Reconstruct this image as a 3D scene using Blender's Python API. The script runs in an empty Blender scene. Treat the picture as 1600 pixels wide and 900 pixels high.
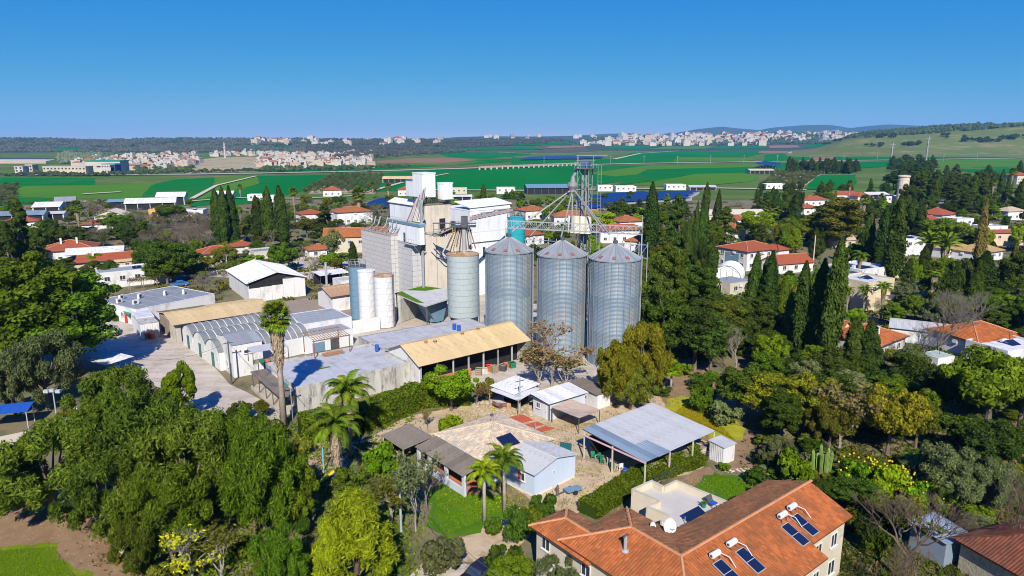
import bpy, math, random
import numpy as np
from mathutils import Vector, Matrix
random.seed(7); rng = np.random.default_rng(11)
scene = bpy.context.scene
C = scene.collection
PI = math.pi

# ---------------------------------------------------------------- camera, sky, sun, exposure
CAM_H = 36.0; FPX = 1067.0                       # height over the village (m), focal length for a 1600 px wide frame
PITCH = math.atan(229 / FPX); cp, sp = math.cos(PITCH), math.sin(PITCH)
cam = bpy.data.objects.new('camera', bpy.data.cameras.new('camera')); C.objects.link(cam)
cam.location = (0, 0, CAM_H); cam.rotation_euler = (PI/2 - PITCH, 0, 0)
cam.data.sensor_width = 36; cam.data.lens = 36 * FPX / 1600
cam.data.clip_start = 0.5; cam.data.clip_end = 60000
scene.camera = cam
SUN_EL, SUN_AZ = math.radians(38), math.radians(3)      # sun behind the camera, slightly to its right
world = bpy.data.worlds.new('World'); scene.world = world; world.use_nodes = True
wn = world.node_tree; wn.nodes.clear()
sky = wn.nodes.new('ShaderNodeTexSky'); sky.sky_type = 'NISHITA'; sky.sun_disc = False
sky.sun_elevation = SUN_EL; sky.sun_rotation = PI - SUN_AZ
sky.altitude = 200; sky.air_density = 0.6; sky.dust_density = 0.0; sky.ozone_density = 2.0
sep = wn.nodes.new('ShaderNodeSeparateColor'); com = wn.nodes.new('ShaderNodeCombineColor'); wn.links.new(sky.outputs[0], sep.inputs[0])
for i_, (k_, g_) in enumerate(((1.06, 1.8), (0.475, 0.62), (0.44, 0.02))):      # overall colour grade of the whole sky
    m1, m2, m3 = [wn.nodes.new('ShaderNodeMath') for _ in range(3)]
    m1.operation = 'MULTIPLY'; m1.inputs[1].default_value = 0.05; m2.operation = 'POWER'; m2.inputs[1].default_value = g_; m3.operation = 'MULTIPLY'; m3.inputs[1].default_value = k_*10
    wn.links.new(sep.outputs[i_], m1.inputs[0]); wn.links.new(m1.outputs[0], m2.inputs[0]); wn.links.new(m2.outputs[0], m3.inputs[0]); wn.links.new(m3.outputs[0], com.inputs[i_])
bg = wn.nodes.new('ShaderNodeBackground'); bg.inputs['Strength'].default_value = 0.1
wo = wn.nodes.new('ShaderNodeOutputWorld')
wn.links.new(com.outputs[0], bg.inputs[0]); wn.links.new(bg.outputs[0], wo.inputs[0])
sun = bpy.data.objects.new('sun', bpy.data.lights.new('sun', 'SUN')); C.objects.link(sun)
sun.data.energy = 4.9; sun.data.angle = math.radians(0.53); sun.data.color = (1.0, 0.94, 0.83)
sd = Vector((math.sin(SUN_AZ)*math.cos(SUN_EL), -math.cos(SUN_AZ)*math.cos(SUN_EL), math.sin(SUN_EL)))
sun.rotation_euler = sd.to_track_quat('Z', 'Y').to_euler(); sun.location = sd * 300
vs = scene.view_settings; vs.view_transform = 'Standard'; vs.look = 'None'; vs.gamma = 1.0; vs.exposure = 0.7; vs.use_curve_mapping = False
cy = scene.cycles
scene.cycles.filter_width = 1.0
cy.max_bounces = 6; cy.diffuse_bounces = 3; cy.glossy_bounces = 3; cy.transmission_bounces = 4; cy.transparent_max_bounces = 6; cy.volume_bounces = 0
cy.caustics_reflective = False; cy.caustics_refractive = False

# ---------------------------------------------------------------- measuring: picture point -> point on the ground of the place
def G(u, v, z=0.0):
    t = (450 - v) / FPX
    y = (z - CAM_H) * (cp + t*sp) / (t*cp - sp)
    return Vector(((u - 800) / FPX * (y*cp - (z - CAM_H)*sp), y, z))
def ZV(y, v):
    t = (450 - v) / FPX
    return CAM_H + y * (t*cp - sp) / (cp + t*sp)
def XU(u, y, z=0.0): return (u - 800) / FPX * (y*cp - (z - CAM_H)*sp)
def mpp(p): return (p[1]*cp + CAM_H*sp*0.8) / FPX           # metres in one photo pixel at a place

# ---------------------------------------------------------------- materials
MATS = {}
def nodes(m):
    m.use_nodes = True; n = m.node_tree; n.nodes.clear(); return n, n.nodes, n.links
def mat(name, col, col2=None, scale=0.6, rough=0.85, metal=0.0, bump=0.0, bscale=8.0, spec=0.25, stretch=None, dirt=None, dscale=0.35, coords='Object', detail=5, objvar=0.0):
    """plain surface: two tones mixed by noise, optional stain colour, fine bump"""
    if name in MATS: return MATS[name]
    m = bpy.data.materials.new(name); nt, N, L = nodes(m)
    out = N.new('ShaderNodeOutputMaterial'); b = N.new('ShaderNodeBsdfPrincipled')
    b.inputs['Roughness'].default_value = rough; b.inputs['Metallic'].default_value = metal
    b.inputs['Specular IOR Level'].default_value = spec
    L.new(b.outputs[0], out.inputs[0])
    tc = N.new('ShaderNodeTexCoord'); src = tc.outputs[coords]
    if coords == 'World':
        pass
    if stretch:
        mp = N.new('ShaderNodeMapping'); mp.inputs['Scale'].default_value = stretch; L.new(src, mp.inputs[0]); src = mp.outputs[0]
    if col2 is None: col2 = tuple(c*0.8 for c in col)
    nz = N.new('ShaderNodeTexNoise'); nz.inputs['Scale'].default_value = scale; nz.inputs['Detail'].default_value = detail; nz.inputs['Roughness'].default_value = 0.65
    L.new(src, nz.inputs['Vector'])
    rp = N.new('ShaderNodeValToRGB'); rp.color_ramp.elements[0].position = 0.32; rp.color_ramp.elements[1].position = 0.68
    rp.color_ramp.elements[0].color = (*col2, 1); rp.color_ramp.elements[1].color = (*col, 1)
    L.new(nz.outputs[0], rp.inputs[0]); c = rp.outputs[0]
    if dirt:
        n2 = N.new('ShaderNodeTexNoise'); n2.inputs['Scale'].default_value = dscale; n2.inputs['Detail'].default_value = 8; n2.inputs['Roughness'].default_value = 0.75
        L.new(src, n2.inputs['Vector'])
        r2 = N.new('ShaderNodeValToRGB'); r2.color_ramp.elements[0].position = 0.5; r2.color_ramp.elements[1].position = 0.66
        L.new(n2.outputs[0], r2.inputs[0])
        mx = N.new('ShaderNodeMix'); mx.data_type = 'RGBA'; L.new(r2.outputs[0], mx.inputs[0]); L.new(c, mx.inputs[6]); mx.inputs[7].default_value = (*dirt, 1)
        c = mx.outputs[2]
    if objvar:
        oi = N.new('ShaderNodeObjectInfo'); mr = N.new('ShaderNodeMapRange'); mr.inputs[3].default_value = 1-objvar; mr.inputs[4].default_value = 1+objvar*.5; L.new(oi.outputs['Random'], mr.inputs[0])
        hs = N.new('ShaderNodeHueSaturation'); L.new(mr.outputs[0], hs.inputs['Value']); L.new(c, hs.inputs['Color']); c = hs.outputs[0]
    L.new(c, b.inputs['Base Color'])
    if bump:
        n3 = N.new('ShaderNodeTexNoise'); n3.inputs['Scale'].default_value = bscale; n3.inputs['Detail'].default_value = 4
        L.new(src, n3.inputs['Vector'])
        bp = N.new('ShaderNodeBump'); bp.inputs['Strength'].default_value = bump; bp.inputs['Distance'].default_value = 0.1
        L.new(n3.outputs[0], bp.inputs['Height']); L.new(bp.outputs[0], b.inputs['Normal'])
    MATS[name] = m; return m
def leafmat(name, dark, light, trans=0.36, rough=0.65):
    if name in MATS: return MATS[name]
    m = bpy.data.materials.new(name); nt, N, L = nodes(m)
    out = N.new('ShaderNodeOutputMaterial'); b = N.new('ShaderNodeBsdfPrincipled'); b.inputs['Roughness'].default_value = rough; b.inputs['Specular IOR Level'].default_value = 0.08
    g = N.new('ShaderNodeNewGeometry'); oi = N.new('ShaderNodeObjectInfo')
    rp = N.new('ShaderNodeValToRGB'); rp.color_ramp.elements[0].color = (*dark, 1); rp.color_ramp.elements[1].color = (*light, 1)
    L.new(g.outputs['Random Per Island'], rp.inputs[0])
    hs = N.new('ShaderNodeHueSaturation')
    mr = N.new('ShaderNodeMapRange'); mr.inputs[3].default_value = 0.72; mr.inputs[4].default_value = 1.35; L.new(oi.outputs['Random'], mr.inputs[0]); L.new(mr.outputs[0], hs.inputs['Value'])
    mh = N.new('ShaderNodeMapRange'); mh.inputs[3].default_value = 0.48; mh.inputs[4].default_value = 0.52
    ml = N.new('ShaderNodeMath'); ml.operation = 'FRACT'; m7 = N.new('ShaderNodeMath'); m7.operation = 'MULTIPLY'; m7.inputs[1].default_value = 7.31
    L.new(oi.outputs['Random'], m7.inputs[0]); L.new(m7.outputs[0], ml.inputs[0]); L.new(ml.outputs[0], mh.inputs[0]); L.new(mh.outputs[0], hs.inputs['Hue'])
    L.new(rp.outputs[0], hs.inputs['Color']); L.new(hs.outputs[0], b.inputs['Base Color'])
    t = N.new('ShaderNodeBsdfTranslucent'); L.new(hs.outputs[0], t.inputs[0])
    ms = N.new('ShaderNodeMixShader'); ms.inputs[0].default_value = trans
    L.new(b.outputs[0], ms.inputs[1]); L.new(t.outputs[0], ms.inputs[2]); L.new(ms.outputs[0], out.inputs[0])
    MATS[name] = m; return m
def tilemat(name, c1, c2, du=0.24, dv=0.36, rough=0.8, bump=0.7, stain=None):
    """clay roof: UV in metres, u along the eave, v up the slope"""
    if name in MATS: return MATS[name]
    m = bpy.data.materials.new(name); nt, N, L = nodes(m)
    out = N.new('ShaderNodeOutputMaterial'); b = N.new('ShaderNodeBsdfPrincipled'); b.inputs['Roughness'].default_value = rough; b.inputs['Specular IOR Level'].default_value = 0.2
    L.new(b.outputs[0], out.inputs[0])
    uv = N.new('ShaderNodeUVMap'); uv.uv_map = 'UVMap'; tc = N.new('ShaderNodeTexCoord')
    br = N.new('ShaderNodeTexBrick'); br.offset = 0.0; br.inputs['Scale'].default_value = 1.0
    br.inputs['Brick Width'].default_value = du; br.inputs['Row Height'].default_value = dv; br.inputs['Mortar Size'].default_value = 0.02; br.inputs['Mortar Smooth'].default_value = 0.6
    br.inputs['Color1'].default_value = (*c1, 1); br.inputs['Color2'].default_value = (*c2, 1); br.inputs['Mortar'].default_value = (*[x*0.35 for x in c2], 1)
    L.new(uv.outputs[0], br.inputs['Vector'])
    n2 = N.new('ShaderNodeTexNoise'); n2.inputs['Scale'].default_value = 0.8; n2.inputs['Detail'].default_value = 6; L.new(tc.outputs['Object'], n2.inputs['Vector'])
    r2 = N.new('ShaderNodeValToRGB'); r2.color_ramp.elements[0].position = 0.45; r2.color_ramp.elements[1].position = 0.7
    L.new(n2.outputs[0], r2.inputs[0])
    mf = N.new('ShaderNodeMath'); mf.operation = 'MULTIPLY'; mf.inputs[1].default_value = 0.55; L.new(r2.outputs[0], mf.inputs[0])
    mx = N.new('ShaderNodeMix'); mx.data_type = 'RGBA'; L.new(mf.outputs[0], mx.inputs[0]); L.new(br.outputs[0], mx.inputs[6])
    mx.inputs[7].default_value = (*(stain or tuple(x*0.5 for x in c2)), 1)
    L.new(mx.outputs[2], b.inputs['Base Color'])
    bp = N.new('ShaderNodeBump'); bp.inputs['Strength'].default_value = bump; bp.inputs['Distance'].default_value = 0.06; bp.invert = True
    L.new(br.outputs['Fac'], bp.inputs['Height']); L.new(bp.outputs[0], b.inputs['Normal'])
    MATS[name] = m; return m
def glassmat():
    if 'glass' in MATS: return MATS['glass']
    m = mat('glass', (0.02, 0.03, 0.045), (0.03, 0.04, 0.06), rough=0.12, spec=0.6); return m

# ---------------------------------------------------------------- mesh building
class MB:
    def __init__(s): s.v = []; s.f = []; s.uv = None
    def add(s, vs, fs):
        o = len(s.v); s.v += [tuple(q) for q in vs]; s.f += [tuple(i+o for i in f) for f in fs]; return s
    def box(s, x0, y0, z0, x1, y1, z1):
        return s.add([(x0,y0,z0),(x1,y0,z0),(x1,y1,z0),(x0,y1,z0),(x0,y0,z1),(x1,y0,z1),(x1,y1,z1),(x0,y1,z1)],
                     [(0,3,2,1),(4,5,6,7),(0,1,5,4),(1,2,6,5),(2,3,7,6),(3,0,4,7)])
    def bar(s, a, b, w, h=None):
        """square bar from a to b"""
        a, b = Vector(a), Vector(b); d = (b-a).normalized(); h = h or w
        up = Vector((0,0,1)) if abs(d.z) < 0.95 else Vector((0,1,0))
        r = d.cross(up).normalized()*w/2; q = r.cross(d).normalized()*h/2
        P = [a-r-q, a+r-q, a+r+q, a-r+q, b-r-q, b+r-q, b+r+q, b-r+q]
        return s.add(P, [(0,1,2,3),(7,6,5,4),(0,4,5,1),(1,5,6,2),(2,6,7,3),(3,7,4,0)])
    def tube(s, pts, rad, n=6, cap=True):
        pts = [Vector(p) for p in pts]; o = len(s.v)
        if not hasattr(rad, '__len__'): rad = [rad]*len(pts)
        for i, p in enumerate(pts):
            d = (pts[min(i+1, len(pts)-1)] - pts[max(i-1, 0)]).normalized()
            up = Vector((0,0,1)) if abs(d.z) < 0.9 else Vector((1,0,0))
            r = d.cross(up).normalized(); q = r.cross(d)
            for k in range(n):
                a = 2*PI*k/n; s.v.append(tuple(p + (r*math.cos(a) + q*math.sin(a))*rad[i]))
        for i in range(len(pts)-1):
            for k in range(n):
                k2 = (k+1) % n; s.f.append((o+i*n+k, o+i*n+k2, o+(i+1)*n+k2, o+(i+1)*n+k))
        if cap:
            s.f.append(tuple(o+k for k in range(n))[::-1]); s.f.append(tuple(o+(len(pts)-1)*n+k for k in range(n)))
        return s
    def lathe(s, prof, n=24, a0=0, a1=2*PI):
        o = len(s.v); full = abs(a1-a0-2*PI) < 1e-6; m = n if full else n+1
        for r, z in prof:
            for k in range(m):
                a = a0 + (a1-a0)*k/n; s.v.append((r*math.cos(a), r*math.sin(a), z))
        for i in range(len(prof)-1):
            for k in range(n):
                k2 = (k+1) % m; s.f.append((o+i*m+k, o+i*m+k2, o+(i+1)*m+k2, o+(i+1)*m+k))
        return s
    def slab(s, pts, t):
        """polygon given in 3D, t metres thick downwards"""
        n = len(pts); lo = [(p[0], p[1], p[2]-t) for p in pts]
        return s.add(list(pts)+lo, [tuple(range(n)), tuple(range(2*n-1, n-1, -1))] + [(i, i+n, (i+1) % n + n, (i+1) % n) for i in range(n)])
    def mesh(s, name):
        m = bpy.data.meshes.new(name); m.from_pydata(s.v, [], s.f); m.update(); return m
    def build(s, name, material=None, parent=None, smooth=False, kind=None):
        me = s.mesh(name)
        if smooth:
            for p in me.polygons: p.use_smooth = True
        return obj(name, me, material, parent, kind)
def obj(name, me, material=None, parent=None, kind=None):
    o = bpy.data.objects.new(name, me); C.objects.link(o)
    if material is not None and not me.materials: me.materials.append(material)
    if parent is not None: o.parent = parent
    if kind: o['kind'] = kind
    return o
def tag(o, label, cat=None, group=None):
    o['label'] = label
    if cat: o['category'] = cat
    if group: o['group'] = group
    return o
def thing(name, label, cat, loc=(0,0,0), rot=0.0, group=None):
    o = bpy.data.objects.new(name, None); C.objects.link(o); o.empty_display_size = 0.3
    o.location = loc; o.rotation_euler = (0, 0, rot)
    return tag(o, label, cat, group)
def place(name, me, parent, M4, material=None):
    o = obj(name, me, material, parent); o.matrix_basis = M4; return o
def frame(o, ex, ey, ez=None):
    ex, ey = Vector(ex).normalized(), Vector(ey).normalized(); ez = Vector(ez).normalized() if ez is not None else ex.cross(ey).normalized()
    return Matrix(((ex.x, ey.x, ez.x, o[0]), (ex.y, ey.y, ez.y, o[1]), (ex.z, ey.z, ez.z, o[2]), (0,0,0,1)))
def struct(o): o['kind'] = 'structure'; return o
def rect(A, B, Cc, z, rot=None):
    """footprint from three picture corners at height z: left, nearest, right -> origin, rotation, length along x, length along y"""
    a, b, d = G(*A, z), G(*B, z), G(*Cc, z); e = (d-b); L1 = e.length
    r = math.atan2(e.y, e.x) if rot is None else math.radians(rot)
    n = Vector((-math.sin(r), math.cos(r), 0)); e1 = Vector((math.cos(r), math.sin(r), 0))
    return (b.x, b.y, r, (d-b).dot(e1), max(1.0, (a-b).dot(n)))
def reach(B, r, u, z=0.0):
    """how far from B along direction r (radians) until picture column u"""
    ex, ey = math.cos(r), math.sin(r); zd = B[1]*cp - (z-CAM_H)*sp; k = (u-800)
    return (FPX*B[0] - k*zd) / (k*ey*cp - FPX*ex)

# ---------------------------------------------------------------- palette
WHITE = mat('white_paint', (0.60,0.60,0.60), (0.52,0.52,0.52), 0.5, dirt=(0.38,0.37,0.345), dscale=0.5, stretch=(1,1,.4))
OFFWHITE = mat('cream_plaster', (0.50,0.45,0.36), (0.42,0.375,0.295), 0.6, dirt=(0.30,0.265,0.20), dscale=0.6)
STAINED = mat('stained_concrete', (0.44,0.43,0.39), (0.31,0.30,0.27), 0.7, dirt=(0.11,0.10,0.09), dscale=0.9, stretch=(1,1,0.25), bump=0.2)
CONC = mat('beige_concrete', (0.56,0.50,0.415), (0.48,0.425,0.35), 0.35, dirt=(0.37,0.32,0.255), dscale=0.4, stretch=(1,1,0.3))
CLADW = mat('white_cladding', (0.66,0.675,0.695), (0.61,0.625,0.645), 0.25, rough=0.55, spec=0.3, dirt=(0.50,0.49,0.475), dscale=0.35, stretch=(1,1,.2), objvar=.08)
CLADG = mat('grey_panel', (0.48,0.46,0.445), (0.41,0.395,0.38), 0.5, rough=0.7, objvar=.05)
ROOFG = mat('grey_sheet_roof', (0.27,0.29,0.305), (0.21,0.225,0.24), 0.5, rough=0.55, dirt=(0.17,0.165,0.155), dscale=0.5, objvar=.2)
ROOFL = mat('pale_sheet_roof', (0.41,0.415,0.42), (0.34,0.345,0.35), 0.6, rough=0.55, dirt=(0.29,0.28,0.26), dscale=0.5, objvar=.07)
ROOFW = mat('white_sheet_roof', (0.60,0.60,0.605), (0.53,0.53,0.535), 0.5, rough=0.5, dirt=(0.32,0.30,0.28), dscale=0.6, objvar=.15)
ROOFY = mat('yellow_sheet_roof', (0.52,0.39,0.205), (0.45,0.335,0.175), 0.35, rough=0.7, dirt=(0.32,0.24,0.135), dscale=0.45, objvar=.09)
ROOFB = mat('brown_asbestos_roof', (0.20,0.165,0.13), (0.14,0.115,0.09), 0.8, rough=0.9, dirt=(0.10,0.09,0.08), objvar=.25)
ROOFBL = mat('blue_grey_sheet_roof', (0.19,0.25,0.31), (0.15,0.20,0.255), 0.6, rough=0.5, objvar=.2)
MOSS = mat('mossy_roof', (0.30,0.22,0.10), (0.14,0.13,0.05), 0.9, dirt=(0.10,0.09,0.05))
RUSTY = mat('rusty_sheet', (0.36,0.22,0.13), (0.24,0.14,0.08), 1.0, dirt=(0.45,0.33,0.22))
STEEL = mat('galvanised_steel', (0.36,0.37,0.385), (0.29,0.30,0.315), 0.5, rough=0.5, metal=0.15)
STEELD = mat('dark_steel', (0.10,0.11,0.12), (0.06,0.06,0.07), 1.0, rough=0.6, metal=0.3)
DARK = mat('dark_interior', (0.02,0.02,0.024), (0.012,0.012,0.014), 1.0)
REDST = mat('red_oxide_steel', (0.26,0.10,0.09), (0.18,0.09,0.08), 1.0, rough=0.7)
TEAL = mat('teal_paint', (0.02,0.30,0.34), (0.015,0.23,0.28), 0.6, rough=0.45)
PALETEAL = mat('pale_teal_panel', (0.335,0.385,0.39), (0.285,0.335,0.34), 0.6, rough=0.5, spec=0.3, stretch=(1,1,.15), dirt=(0.24,0.25,0.245), dscale=.7)
BLUEGREY = mat('blue_grey_paint', (0.14,0.23,0.31), (0.10,0.18,0.25), 0.5, rough=0.5)
BLUE = mat('blue_plastic', (0.02,0.09,0.42), (0.015,0.07,0.33), 1.0, rough=0.4)
PANEL = mat('solar_panel', (0.008,0.016,0.05), (0.006,0.012,0.038), 0.8, rough=0.3, spec=0.3)
TOWST = mat('tower_steel', (0.25,0.26,0.27), (0.19,0.20,0.21), .6, rough=.55, metal=.15)
PANELF = mat('solar_field_panel', (0.010,0.026,0.11), (0.008,0.020,0.085), 0.2, rough=0.35, spec=0.4)
WOOD = mat('weathered_wood', (0.30,0.24,0.17), (0.19,0.15,0.10), 1.2, stretch=(3,3,0.4))
BARK = mat('bark', (0.17,0.13,0.10), (0.09,0.07,0.055), 2.0, bump=0.3, stretch=(1,1,0.3))
BARKG = mat('grey_bark', (0.30,0.27,0.24), (0.19,0.17,0.15), 2.0)
PALMBARK = mat('palm_bark', (0.36,0.31,0.26), (0.22,0.18,0.15), 2.5, stretch=(1,1,0.6), bump=0.4, bscale=6)
TERRA = mat('terracotta_render', (0.42,0.15,0.07), (0.34,0.12,0.06), 0.7)
ORANGE = mat('orange_plastic', (0.60,0.10,0.015), (0.5,0.08,0.012), 1.0, rough=0.4)
GREENP = mat('green_plastic', (0.02,0.20,0.11), (0.015,0.15,0.08), 1.0, rough=0.4)
RED = mat('red_paint', (0.45,0.03,0.02), (0.38,0.03,0.02), 1.0, rough=0.5)
TILE = tilemat('orange_clay_tile', (0.40,0.135,0.042), (0.30,0.10,0.034), stain=(0.17,0.08,0.04))
TILER = tilemat('red_clay_tile', (0.36,0.092,0.038), (0.28,0.072,0.03), stain=(0.26,0.075,0.035))
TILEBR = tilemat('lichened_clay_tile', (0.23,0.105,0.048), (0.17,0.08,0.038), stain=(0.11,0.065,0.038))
TILED = tilemat('dark_red_tile', (0.19,0.068,0.038), (0.14,0.052,0.03), stain=(0.12,0.045,0.03))
TILEB = tilemat('pale_tile', (0.52,0.41,0.285), (0.43,0.335,0.225), stain=(0.36,0.24,0.16))
TILEY = tilemat('yellowish_tile', (0.44,0.30,0.13), (0.38,0.26,0.11), stain=(0.24,0.20,0.05))
GLASS = glassmat()
FRAME = mat('window_frame_paint', (0.62,0.60,0.56), rough=0.5)
DOORM = mat('green_door_paint', (0.05,0.14,0.12), rough=0.5)
# ---------------------------------------------------------------- the land
def sheet(name, pts, z, material, ragged=0.0, step=4.0):
    """a flat patch of ground from world points (x, y), with a slightly uneven edge"""
    P = []
    n = len(pts)
    for i in range(n):
        a, b = Vector(pts[i][:2]), Vector(pts[(i+1) % n][:2]); k = max(1, int((b-a).length/step)) if ragged else 1
        for j in range(k):
            q = a.lerp(b, j/k)
            if ragged: q = q + Vector((random.uniform(-1,1), random.uniform(-1,1)))*ragged
            P.append((q.x, q.y, z))
    me = bpy.data.meshes.new(name); me.from_pydata(P, [], [tuple(range(len(P)))]); me.update()
    if me.polygons[0].normal.z < 0: me.flip_normals()
    return struct(obj(name, me, material))
def px(*uv, z=0.0): return [G(u, v, z) for u, v in uv]
EARTH = mat('village_earth', (0.21,0.155,0.095), (0.10,0.10,0.04), 0.06, coords='Object', dirt=(0.05,0.07,0.02), dscale=0.15, bump=0.3, bscale=2.0, detail=9)
SOIL = mat('brown_soil', (0.24,0.155,0.085), (0.17,0.105,0.055), 0.4, bump=0.4, bscale=5, detail=9, dirt=(0.25,0.17,0.11), dscale=0.9)
DIRT = mat('pale_dry_dirt', (0.47,0.365,0.245), (0.36,0.27,0.17), 0.3, bump=0.3, bscale=5, detail=9, dirt=(0.24,0.17,0.10), dscale=0.5)
TARMAC = mat('dusty_tarmac', (0.47,0.41,0.335), (0.38,0.33,0.27), 0.12, dirt=(0.29,0.25,0.205), dscale=0.3, detail=9, bump=0.1)
nt = TARMAC.node_tree; b_ = next(n for n in nt.nodes if n.type == 'BSDF_PRINCIPLED'); sc_ = b_.inputs['Base Color'].links[0].from_socket        # cracks and tyre-worn strips
vo = nt.nodes.new('ShaderNodeTexVoronoi'); vo.feature = 'DISTANCE_TO_EDGE'; vo.inputs['Scale'].default_value = .16; tc_ = nt.nodes.new('ShaderNodeTexCoord'); nz_ = nt.nodes.new('ShaderNodeTexNoise'); nz_.inputs['Scale'].default_value = .6; nt.links.new(tc_.outputs['Object'], nz_.inputs['Vector'])
va = nt.nodes.new('ShaderNodeMix'); va.data_type = 'RGBA'; va.blend_type = 'ADD'; va.inputs[0].default_value = 1.6; nt.links.new(tc_.outputs['Object'], va.inputs[6]); nt.links.new(nz_.outputs['Color'], va.inputs[7]); nt.links.new(va.outputs[2], vo.inputs['Vector'])
rc = nt.nodes.new('ShaderNodeValToRGB'); rc.color_ramp.elements[0].position = .0; rc.color_ramp.elements[1].position = .012; rc.color_ramp.elements[0].color = (.74,.73,.72,1); rc.color_ramp.elements[1].color = (1,1,1,1); nt.links.new(vo.outputs['Distance'], rc.inputs[0])
mp_ = nt.nodes.new('ShaderNodeMapping'); mp_.inputs['Rotation'].default_value = (0,0,-.85); mp_.inputs['Scale'].default_value = (.06,.9,1); nt.links.new(tc_.outputs['Object'], mp_.inputs[0]); n4 = nt.nodes.new('ShaderNodeTexNoise'); n4.inputs['Scale'].default_value = .8; nt.links.new(mp_.outputs[0], n4.inputs['Vector'])
r4 = nt.nodes.new('ShaderNodeValToRGB'); r4.color_ramp.elements[0].position = .38; r4.color_ramp.elements[1].position = .55; r4.color_ramp.elements[0].color = (.86,.855,.85,1); nt.links.new(n4.outputs[0], r4.inputs[0])
for q_ in (rc, r4):
    mm = nt.nodes.new('ShaderNodeMix'); mm.data_type = 'RGBA'; mm.blend_type = 'MULTIPLY'; mm.inputs[0].default_value = 1; nt.links.new(sc_, mm.inputs[6]); nt.links.new(q_.outputs[0], mm.inputs[7]); sc_ = mm.outputs[2]
nt.links.new(sc_, b_.inputs['Base Color'])
YARDB = mat('brown_yard', (0.27,0.21,0.165), (0.21,0.165,0.13), 0.15, dirt=(0.17,0.13,0.10), dscale=0.3, detail=9)
LAWN = mat('lawn_turf', (0.062,0.150,0.006), (0.040,0.105,0.005), 0.35, dirt=(0.10,0.16,0.008), dscale=0.6, detail=9, bump=0.5, bscale=10, rough=1.0, spec=0.1)
YGRASS = mat('yellow_weeds', (0.34,0.30,0.02), (0.16,0.21,0.02), 0.4, detail=9, bump=0.4, bscale=6, rough=1.0, spec=0.1)
FIELD1 = mat('young_wheat', (0.004,0.150,0.030), (0.004,0.112,0.024), 0.006, rough=1.0, spec=0.0, detail=10, dirt=(0.022,0.125,0.024), dscale=0.01, stretch=(1,.35,1))
FIELD2 = mat('light_wheat', (0.070,0.175,0.020), (0.045,0.14,0.018), 0.008, rough=1.0, spec=0.0, detail=10, dirt=(0.075,0.14,0.022), dscale=0.015, stretch=(1,.35,1))
FIELD3 = mat('olive_pasture', (0.085,0.14,0.035), (0.055,0.105,0.026), 0.006, rough=1.0, spec=0.0, detail=8, dirt=(0.17,0.15,0.08), dscale=0.01)
FIELD4 = mat('ploughed_field', (0.23,0.135,0.085), (0.19,0.11,0.07), 0.01, rough=1.0, spec=0.0, detail=8)
FIELD5 = mat('bare_terrace', (0.38,0.31,0.21), (0.26,0.22,0.13), 0.02, rough=1.0, spec=0.0, detail=8, dirt=(0.14,0.16,0.06), dscale=0.03)
TRACK = mat('pale_track', (0.50,0.44,0.34), (0.42,0.37,0.29), 0.1)
WOODGR = mat('wooded_ground', (0.085,0.085,0.05), (0.06,0.065,0.035), 0.01, rough=1.0, spec=0.0, detail=9, dirt=(0.13,0.11,0.075), dscale=0.02)
HILLGR = mat('hill_grass', (0.12,0.145,0.04), (0.085,0.11,0.03), 0.005, rough=1.0, spec=0.0, detail=9, dirt=(0.20,0.18,0.09), dscale=0.012)
FARMT = mat('far_hill', (0.06,0.07,0.05), (0.045,0.055,0.04), 0.002, rough=1.0, spec=0.0, detail=8)

g = MB(); g.add([(-12000,-400,-0.02),(12000,-400,-0.02),(12000,12000,-0.02),(-12000,12000,-0.02)], [(0,1,2,3)])
struct(g.build('ground', EARTH))
# the plain beyond the village
sheet('plain', [(-11900,430),(11900,430),(11900,11900),(-11900,11900)], 0.0, FIELD3)
k = 0
def field(m, *uv, r=1.5):
    global k; k += 1
    sheet('field', px(*uv), 0.06 + 0.012*k, m, r, 25)
field(FIELD1, (-40,277),(150,277.5),(147,289),(-40,291))
field(FIELD2, (18,290.5),(147,289.5),(242,287),(221,311),(60,309),(16,308))
field(FIELD1, (-40,308.5),(118,309.5),(112,316),(20,322),(-40,322))
field(FIELD1, (242,287),(277,280.5),(338,277),(335,293),(301,312),(221,311))
field(FIELD2, (338,277),(403,274.5),(403,288),(312,312),(301,312),(335,293))
field(FIELD1, (403,274.5),(528,273.5),(500,287),(470,300),(420,309),(312,312),(403,288))
field(FIELD2, (230,313),(330,313),(300,322),(200,322))
field(FIELD1, (300,314),(400,310),(420,318),(300,322))
field(FIELD5, (290,262),(305,250),(340,246),(405,245),(430,258),(400,270),(290,273))
field(FIELD5, (478,303),(588,303),(598,274.5),(523,274)); field(FIELD5, (1188,295),(1258,291),(1284,271),(1213,269)); field(FIELD3, (300,270),(420,268),(400,272),(300,274.5))
field(mat('pale_gravel', (0.34,0.32,0.29), (0.28,0.265,0.24), .05), (895,313),(980,302),(1092,300.5),(1080,314),(1000,318),(945,329),(903,332))
field(FIELD1, (400,264),(560,262),(690,253),(820,247),(820,252),(600,264.5),(560,267),(400,268))
field(FIELD3, (590,257),(690,252),(760,252),(700,259))
field(FIELD4, (588,252),(640,247.5),(700,246.5),(748,250),(700,254),(590,255))
field(FIELD1, (675,237),(740,232),(830,231),(830,242),(760,248),(700,245.5))
field(FIELD1, (600,270),(700,265),(960,258.5),(960,262),(700,272),(600,275))
field(FIELD1, (500,287),(528,273.5),(690,269),(850,262.5),(1010,258),(1010,276),(900,296),(690,299),(560,299))
field(FIELD2, (920,271),(1010,259),(1170,256),(1180,262),(1080,266),(960,276))
field(FIELD1, (1010,265),(1180,261),(1240,259),(1240,270),(1180,272),(1010,284),(960,291))
field(FIELD2, (985,290),(1090,272),(1190,270),(1175,284),(1080,293))
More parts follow.
